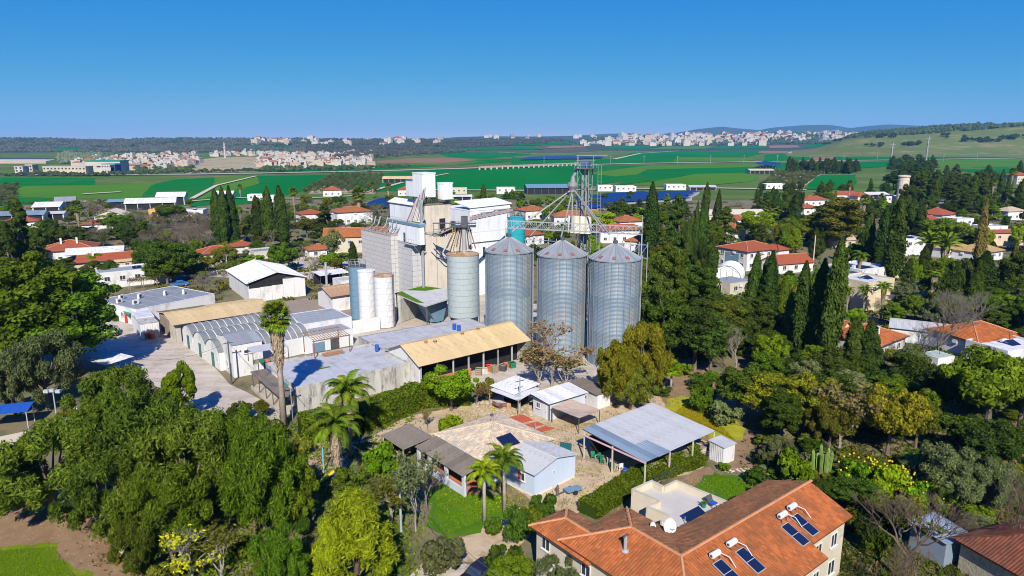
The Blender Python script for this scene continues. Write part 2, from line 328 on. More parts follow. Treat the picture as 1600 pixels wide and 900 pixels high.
field(FIELD1, (800,246),(885,251),(1000,246.5),(1000,254),(880,261),(800,262))
field(FIELD1, (960,250),(985,239),(1060,235.5),(1140,237),(1110,247),(1060,252.5),(960,256))
field(FIELD2, (1060,246),(1170,246.5),(1200,247),(1165,252),(1050,253))
field(FIELD1, (1130,236),(1200,228),(1200,238),(1170,245),(1110,245.5))
field(FIELD3, (915,236),(985,235),(960,247),(880,249))
field(FIELD4, (1190,231),(1240,232),(1228,240),(1185,239))
field(FIELD1, (1195,241.5),(1222,239.5),(1275,242),(1262,251),(1195,253))
field(FIELD4, (1277,242.5),(1306,242.5),(1300,252),(1264,252))
field(FIELD1, (1308,242.5),(1392,243),(1392,250),(1302,252))
field(FIELD1, (1262,240),(1275,226),(1300,224.5),(1296,236),(1285,241))
field(FIELD1, (1290,238),(1325,229),(1372,230),(1365,239))
field(FIELD1, (1195,256),(1410,252),(1410,260),(1195,270))
field(FIELD1, (1252,297),(1280,274),(1338,274),(1335,297))
field(FIELD1, (1446,240),(1660,236),(1660,244.5),(1446,248))
field(FIELD2, (1456,251),(1660,248),(1660,260),(1500,263),(1470,263))
field(FIELD1, (1490,264.5),(1660,262),(1660,270),(1530,271))
field(FIELD3, (0,250),(0,239),(185,237),(185,244),(80,250))
field(FIELD1, (75,237.5),(82,231.5),(125,231.5),(130,236))
field(FIELD1, (370,231.5),(395,228),(450,228.5),(455,231.5))
def road(name, uv, w, m, z):
    P = [G(u, v) for u, v in uv]; L_, R_ = [], []
    for i, p in enumerate(P):
        d = (P[min(i+1, len(P)-1)] - P[max(i-1, 0)]).normalized(); n_ = Vector((-d.y, d.x, 0))*w/2
        L_.append(p+n_); R_.append(p-n_)
    vs_ = [(q.x, q.y, z) for q in L_+R_]; n = len(P)
    fs = [(i, n+i, n+i+1, i+1) for i in range(n-1)]
    return struct(MB().add(vs_, fs).build(name, m))
road('highway', [(-60,274.5),(150,274),(300,273),(400,271.5),(600,267.5),(700,264.5),(850,259.5),(1000,255.8),(1200,252.8),(1400,250.3),(1700,246)], 22, mat('asphalt_highway', (0.36,0.34,0.31), (0.30,0.285,0.26), 0.05, dirt=(0.42,0.37,0.30), dscale=0.02), 0.75)
road('farm_track', [(120,316),(200,317),(300,315.5),(370,310.5),(470,311.5),(560,307)], 4, TRACK, 0.78)
road('farm_track', [(130,304.5),(188,301)], 5, TRACK, 0.80)
road('farm_track', [(300,312),(338,291),(400,276)], 3.5, TRACK, 0.82)
road('farm_track', [(960,249),(1000,240),(1060,236)], 9, TRACK, 0.84)
road('farm_track', [(745,234),(780,238),(850,241.5),(930,238)], 10, TRACK, 0.84)
road('farm_track', [(1330,240),(1342,232),(1336,228),(1342,224.5)], 9, TRACK, 0.84)
road('farm_track', [(580,300),(640,283),(700,272)], 4, TRACK, 0.86)
road('farm_track', [(640,298),(830,299),(1000,296),(1110,295),(1260,298)], 7, TRACK, 0.88)
road('road', [(1235,240),(1255,231),(1268,224.6)], 22, mat('asphalt_highway', (0.2,0.2,0.2)), 0.9)
road('street', [(1500,340),(1468,300),(1452,275),(1440,258),(1425,247)], 9, mat('street_asphalt', (0.24,0.23,0.22), (0.19,0.18,0.175), 0.2), 0.05)
road('street', [(300,410),(420,420),(560,420),(640,400)], 8, mat('dusty_tarmac', (0.3,0.3,0.3)), 0.03)

# hills: each ridge rises from d0 to a crest at d1, its crest line read off the skyline
RIDGES = []
def ridge(name, crest, d0, d1, d2, m, rough=0.12, seed=0, nu=90, nd=26, taper=60):
    us = [c[0] for c in crest]; vs_ = [c[1] for c in crest]; r_ = np.random.default_rng(seed)
    ph = r_.uniform(0, 6.28, 12); fr = r_.uniform(1.5, 9, 12)
    def hz(x, y):
        u = 800 + x/max(y,1)*FPX/cp; hc = ZV(d1, np.interp(u, us, vs_))
        end = min(1, max(0, (u-us[0])/taper), max(0, (us[-1]-u)/taper)); end = end*end*(3-2*end)
        hc = hc*end
        if y < d0 or y > d2: return 0.0
        s = (y-d0)/(d1-d0) if y <= d1 else (d2-y)/(d2-d1)
        s = s*s*(3-2*s)
        w = sum(math.sin(fr[i]*x/d1*6+ph[i])*math.cos(fr[11-i]*(y-d0)/(d1-d0)*1.6+ph[11-i]) for i in range(6))/6
        return max(0, hc*s*(1+rough*w*(1-abs(2*s-1)*0.3)*(1 if s < .97 else 0)))
    V, F_ = [], []
    ua, ub = us[0], us[-1]
    ds = [d0 + (d1-d0)*i/(nd-6) for i in range(nd-5)] + [d1+(d2-d1)*i/5 for i in range(1, 6)]
    for d in ds:
        for i in range(nu+1):
            u = ua + (ub-ua)*i/nu; x = (u-800)/FPX*cp*d
            V.append((x, d, hz(x, d) + 0.4))
    for j in range(len(ds)-1):
        for i in range(nu): F_.append((j*(nu+1)+i, j*(nu+1)+i+1, (j+1)*(nu+1)+i+1, (j+1)*(nu+1)+i))
    o = MB().add(V, F_).build(name, m, smooth=True); struct(o)
    R = dict(hz=hz, d0=d0, d1=d1); RIDGES.append(R); return R
def hillfield(m, R, a, b, c, d, n=10, k=5):
    A, B_, C_, D_ = [Vector((*q, 0)) for q in (a, b, c, d)]; V = []
    for j in range(k+1):
        for i in range(n+1):
            q = A.lerp(B_, i/n).lerp(D_.lerp(C_, i/n), j/k); p = onhill(R, q.x, q.y); V.append((p.x, p.y, p.z+1.6))
    F_ = [(j*(n+1)+i, j*(n+1)+i+1, (j+1)*(n+1)+i+1, (j+1)*(n+1)+i) for j in range(k) for i in range(n)]; o = MB().add(V, F_).build('field', m); struct(o)
    return o
def onhill(R, u, v):
    """where the ray through a picture point meets a ridge"""
    y = R['d0']
    while y < R['d1']:
        x = (u-800)/FPX*(y*cp + CAM_H*sp)
        if ZV(y, v) <= R['hz'](x, y) + 0.4: return Vector((x, y, R['hz'](x, y)+0.3))
        y += 12
    y = R['d1']*0.985; x = (u-800)/FPX*(y*cp); return Vector((x, y, R['hz'](x, y)+0.3))
R_left = ridge('wooded_hills', [(-150,216),(0,216),(60,216.5),(110,219),(130,220),(160,219.8),(205,218.4),(260,217.6),(330,216.8),(400,217.5),(430,217.2),(490,218),(560,218),(640,219),(700,219.5),(760,218.5),(860,218.2),(930,218.4)], 2300, 3600, 5200, WOODGR, seed=1)
R_mid = ridge('far_hills', [(380,219),(480,218),(640,218),(690,216.5),(712,214.3),(760,213),(830,213.4),(900,212.5),(960,213),(1000,215),(1100,216),(1200,215)], 4300, 6400, 8200, FARMT, seed=2)
R_town = ridge('town_hill', [(880,219),(930,215.5),(1000,214.5),(1060,212.6),(1110,211),(1170,210),(1230,209.5),(1290,207.5),(1330,207),(1400,206),(1460,207),(1560,212)], 2700, 4600, 6000, FARMT, seed=3)
R_far = ridge('mountains', [(840,214),(900,212),(950,209),(985,208.3),(1010,211.5),(1060,207),(1085,202.5),(1115,199),(1128,198),(1150,200.5),(1185,203.5),(1205,199.5),(1250,196),(1290,195),(1310,197.5),(1326,200.5),(1350,197.5),(1385,194.5),(1430,196.5),(1500,198),(1600,200)], 7000, 9800, 11500, FARMT, seed=4)
R_right = ridge('grassy_hill', [(1230,219),(1290,214),(1340,210),(1400,205.5),(1450,201),(1500,198),(1550,194),(1600,190),(1700,184),(1850,178)], 1640, 2350, 3300, HILLGR, rough=0.05, seed=5, taper=130)
hillfield(FIELD1, R_left, (770,229),(905,226),(900,222),(800,223.5)); hillfield(FIELD1, R_left, (690,236),(850,234),(830,229.5),(720,231.5)); hillfield(FIELD3, R_left, (640,237.3),(690,236.5),(715,232),(660,232.5)); hillfield(FIELD4, R_left, (850,232.5),(930,230),(920,227.5),(860,229.3))
hillfield(FIELD1, R_left, (82,236),(128,236),(124,231.5),(86,231.5)); hillfield(FIELD1, R_left, (372,231.5),(455,231),(448,227.5),(392,228)); hillfield(FIELD3, R_left, (262,227.5),(330,227),(332,223.5),(268,224.5)); hillfield(FIELD3, R_left, (0,237),(75,237),(70,234.5),(0,234.5)); hillfield(FIELD3, R_left, (520,236),(600,235),(590,230),(540,231))
hillfield(FIELD1, R_town, (1105,233.5),(1200,232.5),(1192,228),(1130,228.5)); hillfield(FIELD2, R_town, (1010,233.5),(1102,233),(1120,229),(1040,229.5)); hillfield(FIELD1, R_town, (935,233),(1008,233),(1035,229),(965,229)); hillfield(FIELD4, R_town, (1203,232),(1250,231),(1245,227.5),(1200,228)); hillfield(FIELD1, R_town, (1255,231),(1300,229),(1296,225),(1262,226.5))
# patches of ground inside the village
sheet('yard', px((150,480),(215,465),(300,500),(330,560),(360,600),(430,640),(450,690),(395,690),(300,640),(240,600),(180,570),(110,560),(120,520)), 0.004, TARMAC, 0.4)
sheet('yard', px((405,478),(500,462),(560,462),(600,470),(600,510),(520,500),(450,500)), 0.008, YARDB, 0.2)
sheet('yard', px((500,440),(760,455),(1010,520),(1000,610),(880,620),(700,600),(560,560)), 0.004, TARMAC, 0.4)
sheet('road', px((300,412),(420,400),(600,405),(600,438),(480,440),(330,432)), 0.008, TARMAC, 0.3)
sheet('dirt_lot', px((560,690),(640,650),(760,625),(900,590),(1000,600),(1040,630),(1085,690),(1100,730),(1000,765),(900,800),(840,790),(700,690),(600,715)), 0.012, DIRT, 0.35, 2.0)
sheet('dirt_lot', px((1010,640),(1060,560),(1110,565),(1120,610),(1080,640),(1190,680),(1220,740),(1130,735),(1040,660)), 0.008, SOIL, 0.35, 2.0)
sheet('weedy_grass', px((1035,632),(1060,618),(1100,625),(1160,670),(1158,692),(1120,690),(1090,664),(1050,655)), 0.020, YGRASS, 0.8, .9)
sheet('lawn', px((1085,757),(1115,738),(1160,742),(1185,765),(1240,790),(1190,810),(1140,800)), 0.020, LAWN, 0.4, .7)
sheet('garden_soil', px((1040,765),(1085,735),(1110,730),(1118,740),(1085,757),(1060,775)), 0.016, SOIL, 0.1)
sheet('lawn', px((670,765),(690,758),(745,775),(790,770),(800,800),(745,830),(700,850),(668,820)), 0.022, LAWN, 0.45, .8)
sheet('garden_soil', px((700,850),(745,830),(800,795),(850,790),(830,840),(780,880),(720,880)), 0.018, DIRT, 0.2, 2)
sheet('paved_path', px((475,730),(490,690),(560,690),(540,730),(520,755)), 0.018, mat('pinkish_paving', (0.40,0.28,0.22), (0.33,0.23,0.18), 0.6), 0.1)
sheet('soil', px((-60,960),(-60,690),(30,690),(110,780),(215,860),(230,960)), 0.012, SOIL, 0.3, 2)
sheet('lawn', px((-60,960),(-60,860),(60,850),(92,848),(85,872),(110,885),(150,893),(150,960)), 0.020, mat('yellowish_turf', (0.135,0.19,0.006), (0.09,0.14,0.006), .4, dirt=(0.19,0.19,0.03), dscale=.7, detail=9, bump=.5, bscale=10, rough=1, spec=.1), 0.22, .5)
sheet('path', px((-40,740),(-40,690),(60,670),(60,690),(20,720)), 0.018, mat('sandy_path', (0.52,0.45,0.33), (0.44,0.38,0.28), 0.3), 0.2)
sheet('soil', px((1500,660),(1600,650),(1660,720),(1620,740),(1500,690)), 0.012, SOIL, 0.3)
sheet('lane', px((640,900),(690,850),(720,880),(800,900),(820,960),(600,960)), 0.016, TARMAC, 0.2)
# ---------------------------------------------------------------- plants: one prototype per kind, copies share its meshes
def unit(n):
    q = rng.normal(size=(n, 3)); return q/np.linalg.norm(q, axis=1, keepdims=True)
def leaves(name, c, nrm, length, width, down=0.0, jit=0.5):
    """one mesh of leaf faces: centres c, facing nrm"""
    n = len(c); nn = nrm + rng.normal(size=(n, 3))*jit; nn /= np.linalg.norm(nn, axis=1, keepdims=True)
    t = rng.normal(size=(n, 3)); t[:, 2] -= down
    t -= nn*np.sum(t*nn, axis=1, keepdims=True); t /= np.linalg.norm(t, axis=1, keepdims=True)
    b = np.cross(nn, t); s = rng.uniform(0.4, 1.55, (n, 1))
    tl = t*length*s*0.5; bw = b*width*s*0.5
    V = np.empty((n, 4, 3)); V[:, 0] = c-tl; V[:, 1] = c+bw-tl*0.1; V[:, 2] = c+tl; V[:, 3] = c-bw-tl*0.1
    return quads(name, V.reshape(-1, 3))
def quads(name, V):
    n = len(V)//4; me = bpy.data.meshes.new(name)
    me.vertices.add(4*n); me.vertices.foreach_set('co', V.astype(np.float32).ravel())
    me.loops.add(4*n); me.loops.foreach_set('vertex_index', np.arange(4*n, dtype=np.int32))
    me.polygons.add(n); me.polygons.foreach_set('loop_start', np.arange(0, 4*n, 4, dtype=np.int32))
    me.update(calc_edges=True); return me
def clumps(nc, rx, rz, zc, rc, shell=0.55, flat=1.0):
    q = unit(nc)*rng.uniform(shell, 1.0, (nc, 1)); q[:, 2] *= flat
    out = rng.random(nc) < .22; q[out] *= 1.16                 # a few small clumps stick out
    a = np.arctan2(q[:, 1], q[:, 0]); q[:, :2] *= (1+.14*np.sin(2*a+rng.uniform(0, 6))+.10*np.sin(3*a+rng.uniform(0, 6)))[:, None]
    ctr = q*np.array([rx-rc*.7, rx-rc*.7, rz-rc*.7]) + np.array([0, 0, zc])
    return ctr, np.where(out, rng.uniform(.35, .65, nc), rng.uniform(0.6, 1.3, nc))*rc
def crown_pts(ctr, rad, n, squash=0.8, core=0.55):
    i = rng.integers(0, len(ctr), n); d = unit(n); d[:, 2] = np.abs(d[:, 2])*np.where(rng.random(n) < 0.75, 1, -1)
    r = rad[i]*rng.uniform(core, 1.0, n)**0.6
    p = ctr[i] + d*r[:, None]*np.array([1, 1, squash]); return p, d
PROTO = {}
def proto(kind, crown, trunk, h, r, n=1): PROTO.setdefault(kind, []).append((crown, trunk, h, r))
def trunk_mesh(h0, ctr, r0, nlimb=9, lean=0.0):
    m = MB(); top = Vector((lean*h0, lean*h0*.4, h0))
    m.tube([(0,0,-0.3), (lean*h0*.4, 0, h0*.5), top], [r0*1.25, r0, r0*.8], 7)
    for c in ctr[:nlimb]:
        c = Vector(c); mid = top.lerp(c, .5) + Vector((0,0,-.1*(c-top).length))
        m.tube([top-Vector((0,0,.25*r0)), mid, c], [r0*.6, r0*.35, r0*.1], 5, cap=False)
    return m.mesh('trunk')
# broadleaf
for i in range(3):
    ctr, rad = clumps(44, 4.2, 3.4, 5.6, 1.1); p, d = crown_pts(ctr, rad, 16000)
    proto('broad', leaves('crown', p, d, .32, .20), trunk_mesh(3.0, ctr, .24), 9.1, 4.3)
# tall, many-lobed
for i in range(2):
    ctr, rad = clumps(60, 4.3, 6.0, 8.2, 1.1); p, d = crown_pts(ctr, rad, 20000)
    proto('tall', leaves('crown', p, d, .36, .22), trunk_mesh(4.0, ctr, .30, 12), 14.3, 4.4)
# feathery sprays (casuarina, pepper, acacia): drooping tassels
for i in range(3):
    ctr, rad = clumps(52, 4.2, 4.1, 5.4, .85, 0.5); p, d = crown_pts(ctr, rad, 26000, 1.0, .3)
    p[:, 2] -= rng.uniform(0, .7, len(p))
    proto('feather', leaves('crown', p, d*np.array([1,1,.5]), .40, .10, down=1.3, jit=.6), trunk_mesh(2.6, ctr, .2, 12), 9.6, 4.2)
# upright sprays (bright grevillea)
for i in range(2):
    nc = 80; hh = rng.uniform(.08, 1, nc)**.8; rr = (1-hh)**.6*3.2*rng.uniform(.45, 1, nc); aa = rng.uniform(0, 6.28, nc)
    ctr = np.stack([rr*np.cos(aa), rr*np.sin(aa), 1.2+hh*7.6], 1); rad = rng.uniform(.5, .9, nc)
    p, d = crown_pts(ctr, rad, 24000, 1.2, .2)
    proto('spray', leaves('crown', p, d*np.array([1,1,.6])+np.array([0,0,.3]), .42, .10, down=-1.0, jit=.6), trunk_mesh(1.5, ctr, .16, 10), 9.4, 3.2)
# cypress: single, lobed and split spires
for i in range(5):
    n = 11000; P_, D_ = [], []
    spires = [(0,0,1.0,1.0,n)] if i not in (2, 4) else [(0,0,.85,1.0,6500),(.55,.2,.6,.86+.05*(i == 4),4500)]
    for (sx, sy, sr, sh, k) in spires:
        z = rng.random(k)**.85; prof = np.clip(np.minimum((z+.02)/(.10+.05*i), 1), 0, 1)*(1-z**(2.0+.35*i))**.75
        a = rng.uniform(0, 6.28, k); lob = 1+.16*np.sin(a*4+i*2+z*7)+.13*np.sin(a*3-z*(17+4*i)+i)+.10*np.sin(z*31+a*2); r = 1.15*sr*prof*lob*rng.uniform(.62, 1.08, k)
        P_.append(np.stack([sx*z+r*np.cos(a)+.12*np.sin(z*4+i), sy*z+r*np.sin(a), .3+z*11.7*sh], 1)); D_.append(np.stack([np.cos(a), np.sin(a), .35+0*a], 1))
    proto('cypress', leaves('crown', np.concatenate(P_), np.concatenate(D_), .40, .16, down=-2.5, jit=.5), trunk_mesh(1.5, [], .18), 12.0, 1.25)
# pyramidal dark conifer
for i in range(2):
    nc = 70; hh = rng.uniform(.02, 1, nc); rr = (1-hh)**.75*3.3*rng.uniform(.55, 1, nc); aa = rng.uniform(0, 6.28, nc)
    ctr = np.stack([rr*np.cos(aa), rr*np.sin(aa), 2+hh*9.3-rr*.15], 1); rad = .5+.75*(1-hh)*rng.uniform(.7, 1.2, nc)
    p, d = crown_pts(ctr, rad, 13000, .55, .3)
    proto('conifer', leaves('crown', p, d, .5, .2, jit=.6), trunk_mesh(8, ctr, .22, 14), 11.6, 3.4)
# flat-topped stone pine
for i in range(1):
    ctr, rad = clumps(40, 4.6, 2.2, 5.4, 1.2, .5); p, d = crown_pts(ctr, rad, 14000, .8)
    proto('pine', leaves('crown', p, d, .36, .2), trunk_mesh(3.6, ctr, .26, 12), 7.6, 4.7)
# olive / small airy
for i in range(2):
    ctr, rad = clumps(30, 2.6, 2.1, 3.2, .75, .4); p, d = crown_pts(ctr, rad, 7000, .9, .3)
    proto('olive', leaves('crown', p, d, .34, .11, jit=.9), trunk_mesh(1.3, ctr, .15, 10), 5.3, 2.7)
# round shrub
for i in range(2):
    ctr, rad = clumps(22, 1.5, 1.15, 1.1, .5, .45); p, d = crown_pts(ctr, rad, 4200)
    p[:, 2] = np.maximum(p[:, 2], .03)
    proto('bush', leaves('crown', p, d, .24, .15), trunk_mesh(.6, ctr, .05, 6), 2.25, 1.55)
# bare tree
def bare_mesh(h, spread, depth, seed, r0=.12):
    r_ = random.Random(seed); m = MB()
    def grow(p, d, L, r, k):
        q = p + d*L; mid = p.lerp(q, .5) + Vector((r_.uniform(-1,1), r_.uniform(-1,1), r_.uniform(-1,1)))*L*.07
        m.tube([p, mid, q], [r, r*.85, r*.68], 5 if k > 2 else 3, cap=False)
        if k == 0: return
        for _ in range(3 if k > 1 else 3):
            nd = (d + Vector((r_.uniform(-1,1), r_.uniform(-1,1), r_.uniform(-.35,.8)))*spread).normalized()
            grow(q if r_.random() < .6 else mid.lerp(q, .5), nd, L*r_.uniform(.58, .86), r*.6, k-1)
    grow(Vector((0,0,-.2)), Vector((r_.uniform(-.1,.1), r_.uniform(-.1,.1), 1)), h*.27, r0, depth)
    return m.mesh('branches'), m
for i in range(3):
    me, m = bare_mesh(8, .62, 7, 40+i); z = max(v[2] for v in m.v); r = sorted(math.hypot(v[0], v[1]) for v in m.v)[int(len(m.v)*.95)]
    proto('bare', me, None, z, r)
for i in range(2):        # nearly bare, some leaves left
    me, m = bare_mesh(8, .7, 5, 60+i); tips = np.array(m.v)[len(m.v)//4:]; z = tips[:, 2].max(); r = np.percentile(np.hypot(tips[:, 0], tips[:, 1]), 95)
    tr = me; tr.name = 'trunk'
    p = tips[rng.integers(0, len(tips), 1500)] + rng.normal(size=(1500, 3))*.18
    proto('sparse', leaves('crown', p, unit(1500), .3, .17), tr, z, r)
for i in range(1):
    me, m = bare_mesh(8, .75, 6, 77); tips = np.array(m.v)[len(m.v)//3:]; z = tips[:, 2].max(); r = np.percentile(np.hypot(tips[:, 0], tips[:, 1]), 95); me.name = 'trunk'
    p = tips[rng.integers(0, len(tips), 700)] + rng.normal(size=(700, 3))*.15
    proto('autumn', leaves('crown', p, unit(700), .26, .15), me, z, r)
# palms: fronds are objects of their own
def fan_frond():
    m = MB(); m.bar((0,0,0), (.85,0,.1), .05)
    for k in range(15):
        a = (k-7)/7*1.35; L = 1.0-.25*abs(k-7)/7; b = Vector((.85,0,.1)); t = b + Vector((math.cos(a)*L, math.sin(a)*L, .05-.28*L*abs(math.sin(a))-.12)); w = Vector((-math.sin(a), math.cos(a), 0))*.075
        q = b.lerp(t, .55) + Vector((0,0,.10)); m.add([b, q+w, t, q-w], [(0,1,2,3)])
    return m.mesh('frond')
def feather_frond(L=3.2, droop=2.3, nl=34, ll=.66):
    m = MB(); P = [Vector((L*s*(1-.18*s*s), 0, .9*L*.45*s - droop*s*s*s*.9)) for s in [i/8 for i in range(9)]]
    m.tube(P, [.045-.004*i for i in range(9)], 4, cap=False)
    for i in range(nl):
        s = .12+.88*i/nl; j = min(7, int(s*8)); p = P[j].lerp(P[j+1], s*8-j); d = (P[j+1]-P[j]).normalized()
        l = ll*(1-.55*abs(s-.45)/.55)
        for sg in (-1, 1):
            t = p + d*l*.55 + Vector((0, sg*l*.85, -l*.45)); w = d*.05
            m.add([p-w, p+w, t+w*.4, t-w*.4], [(0,1,2,3)])
    return m.mesh('frond')
FAN, FEATH, DATE = fan_frond(), feather_frond(), feather_frond(2.6, .9, 24, .45)
SKIRT = None
L_ = leafmat
LM = dict(
 dark=L_('leaf_dark', (0.026,0.050,0.0048), (0.086,0.134,0.0096)), mid=L_('leaf_mid', (0.041,0.078,0.0042), (0.149,0.224,0.0084)),
 bright=L_('leaf_bright', (0.080,0.146,0.0036), (0.217,0.336,0.0072)), lime=L_('leaf_lime', (0.097,0.140,0.0045), (0.306,0.392,0.0105)),
 gold=L_('leaf_gold', (0.090,0.092,0.005), (0.27,0.26,0.012)), olive=L_('leaf_olive', (0.063,0.076,0.0072), (0.194,0.202,0.0180)),
 grey=L_('leaf_grey', (0.055,0.069,0.0228), (0.149,0.174,0.0570), .2), cyp=L_('leaf_cypress', (0.016,0.034,0.0048), (0.057,0.095,0.0096), .15),
 forest=L_('leaf_forest', (0.018,0.035,0.0048), (0.070,0.103,0.0108), .2), brown=L_('leaf_brown', (0.137,0.101,0.0270), (0.274,0.213,0.0600)),
 orange=L_('leaf_orange', (0.20,0.10,0.035), (0.40,0.21,0.075)), acacia=L_('leaf_acacia', (0.040,0.068,0.006), (0.155,0.205,0.016)),
 yellow=L_('leaf_yellow', (0.297,0.280,0.0060), (0.571,0.504,0.0120)), palm=L_('leaf_palm', (0.068,0.112,0.0072), (0.194,0.269,0.0144)),
 twig=mat('twigs_grey', (0.17,0.145,0.125), (0.11,0.095,0.08), 2.0), twigb=mat('twigs_brown', (0.14,0.10,0.07), (0.09,0.065,0.045), 2.0), twigw=mat('twigs_pale', (0.26,0.22,0.17), (0.18,0.15,0.12), 2.0))
NAMES = dict(broad='broadleaf_tree', tall='eucalyptus_tree', feather='feathery_tree', spray='grevillea_tree', cypress='cypress', conifer='conifer', pine='stone_pine', olive='olive_tree', bush='shrub', bare='bare_tree', sparse='bare_tree', autumn='bare_tree')  # the tall kind stands for any tall broadleaf tree, not one species
CNT = {}; REL = []
NOUN = dict(broad='round tree', tall='tall leafy tree', feather='feathery tree', spray='upright tree', cypress='cypress', conifer='conifer', pine='flat-topped pine', olive='small airy tree', bush='shrub', bare='leafless tree', sparse='thin tree', autumn='autumn tree')
DESC = dict(dark='dark green', mid='green', bright='bright green', lime='yellow-green', gold='golden', olive='olive green', grey='grey-green', cyp='dark green', forest='very dark', brown='brown', orange='orange', acacia='olive', yellow='yellow', palm='green', twig='grey', twigb='brown', twigw='pale')
def setmat(o, m):
    o.material_slots[0].link = 'OBJECT'; o.material_slots[0].material = m
ALLT = []
def tree(kind, col, loc, h, w, label, group=None, cat=None):
    i = CNT.get(kind, 0); CNT[kind] = i+1; V = PROTO[kind][i % len(PROTO[kind])]
    crown, trunk, h0, r0 = V
    t = thing('garden_tree' if kind == 'olive' and not (group and ('grove' in group or 'plantation' in group)) else NAMES[kind], label, cat or ('shrub' if kind == 'bush' else 'tree'), loc, random.uniform(0, 6.28), group)
    s = w/2/r0; t.scale = (s, s*random.uniform(.92, 1.08), h/h0); t.rotation_euler.x = random.uniform(-.035, .035); t.rotation_euler.y = random.uniform(-.035, .035)
    for me, m, nm in ((crown, LM[col], 'crown' if trunk else 'branches'), (trunk, BARKG if kind in ('autumn','sparse') else BARK, 'trunk')):
        if me is None: continue
        if not me.materials: me.materials.append(m)
        o = obj(nm, me, None, t); setmat(o, m)
    ALLT.append((loc[0], loc[1], w/2))
    if group: REL.append((t, DESC[col]+' '+NOUN[kind], label, loc[0]/loc[1]))
    return t
def T(kind, col, u, vb, vt, wpx, label, group=None, cat=None):
    p = G(u, vb); h = max(.8, ZV(p.y, vt)); return tree(kind, col, p, h, wpx*mpp(p), label, group, cat)
def palm(style, u, vb, vt, wpx, label, col='palm', lean=(0,0), skirt=True, trunk_r=.17):
    p = G(u, vb); h = ZV(p.y, vt); r = wpx*mpp(p)/2
    t = thing({'fan':'fan_palm','feather':'feather_palm','date':'date_palm'}[style], label, 'palm', p, random.uniform(0, 6.28))
    fl = {'fan':1.85,'feather':2.7,'date':2.3}[style]; s = r/fl; hc = max(1.0, h - s*.9)
    m = MB(); m.tube([(0,0,-.3), (lean[0]*.5, lean[1]*.5, hc*.5), (lean[0], lean[1], hc)], [trunk_r*1.35, trunk_r, trunk_r*.9], 9)
    m.build('trunk', PALMBARK, t, smooth=True)
    if skirt:
        n = 900; a = rng.uniform(0, 6.28, n); dp = min(hc-.5, 3.2*s+trunk_r*6); zz = hc-.1*s-dp*rng.random(n); rr = trunk_r+.5*s*np.maximum(0, 1-(hc-zz)/dp)**.8
        c = np.stack([rr*np.cos(a)+lean[0], rr*np.sin(a)+lean[1], zz], 1); d = np.stack([np.cos(a), np.sin(a), 0*a], 1)
        obj('dead_fronds', leaves('dead_fronds', c, d, .8*s, .12*s, down=6, jit=.3), mat('dry_thatch', (0.36,0.28,0.19), (0.24,0.18,0.12), 3.0), t)
    me = {'fan':FAN,'feather':FEATH,'date':DATE}[style]
    n = {'fan':46,'feather':22,'date':34}[style]
    for i in range(n):
        a = i*2.39996; k = i/n
        tilt = (1.25 - 2.0*k) if style == 'fan' else (.95 - 1.25*k)
        if not me.materials: me.materials.append(LM[col])
        o = obj('frond', me, None, t); setmat(o, LM[col]); o.location = (lean[0], lean[1], hc + s*.25*(1-k)); o.rotation_mode = 'ZYX' if False else 'XYZ'
        o.rotation_euler = (random.uniform(-.2,.2), -tilt, a); ss = s*random.uniform(.88, 1.08); o.scale = (ss, ss, ss)
    return t
# ---------------------------------------------------------------- building helpers
_cache = {}
def sheet_mesh(w, L, mname):
    key = ('sheet', round(w, 2), round(L, 2), mname)
    if key not in _cache:
        m = MB(); prof = [(0,0),(w*.10,0),(w*.15,.035),(w*.20,0),(w*.46,0),(w*.5,.03),(w*.54,0),(w*.80,0),(w*.85,.035),(w*.9,0),(w-.015,0)]
        n = len(prof); V = [(x, 0, z) for x, z in prof]+[(x, L, z) for x, z in prof]+[(0,0,-.03),(w-.015,0,-.03),(0,L,-.03),(w-.015,L,-.03)]
        F_ = [(i, i+1, n+i+1, n+i) for i in range(n-1)] + [(2*n, 2*n+2, 2*n+3, 2*n+1)] + [(0, n, 2*n+2, 2*n), (n-1, 2*n+1, 2*n+3, 2*n-1)] + [tuple([2*n]+[2*n+1]+list(range(n-1, -1, -1)))] + [tuple([2*n+2]+list(range(n, 2*n))+[2*n+3])]
        m.add(V, F_); _cache[key] = m.mesh('roof_sheet')
    return _cache[key]
def sheets(parent, o, a, b, w=1.1, material=None, alt=None, lift=0.012):
    """metal sheets laid side by side from o along a, each running along b (vectors in the parent's frame)"""
    a, b = Vector(a), Vector(b); n = max(1, round(a.length/w)); ww = a.length/n
    for i in range(n):
        m = material if alt is None else alt(i, n)
        me = sheet_mesh(ww, b.length, m.name)
        if not me.materials: me.materials.append(m)
        q = Vector(o) + a*(i/n); f = frame(q, a, b); up = Vector((f[0][2], f[1][2], f[2][2]))
        f.translation = q + up*random.uniform(0, lift); place('roof_sheet', me, parent, f)
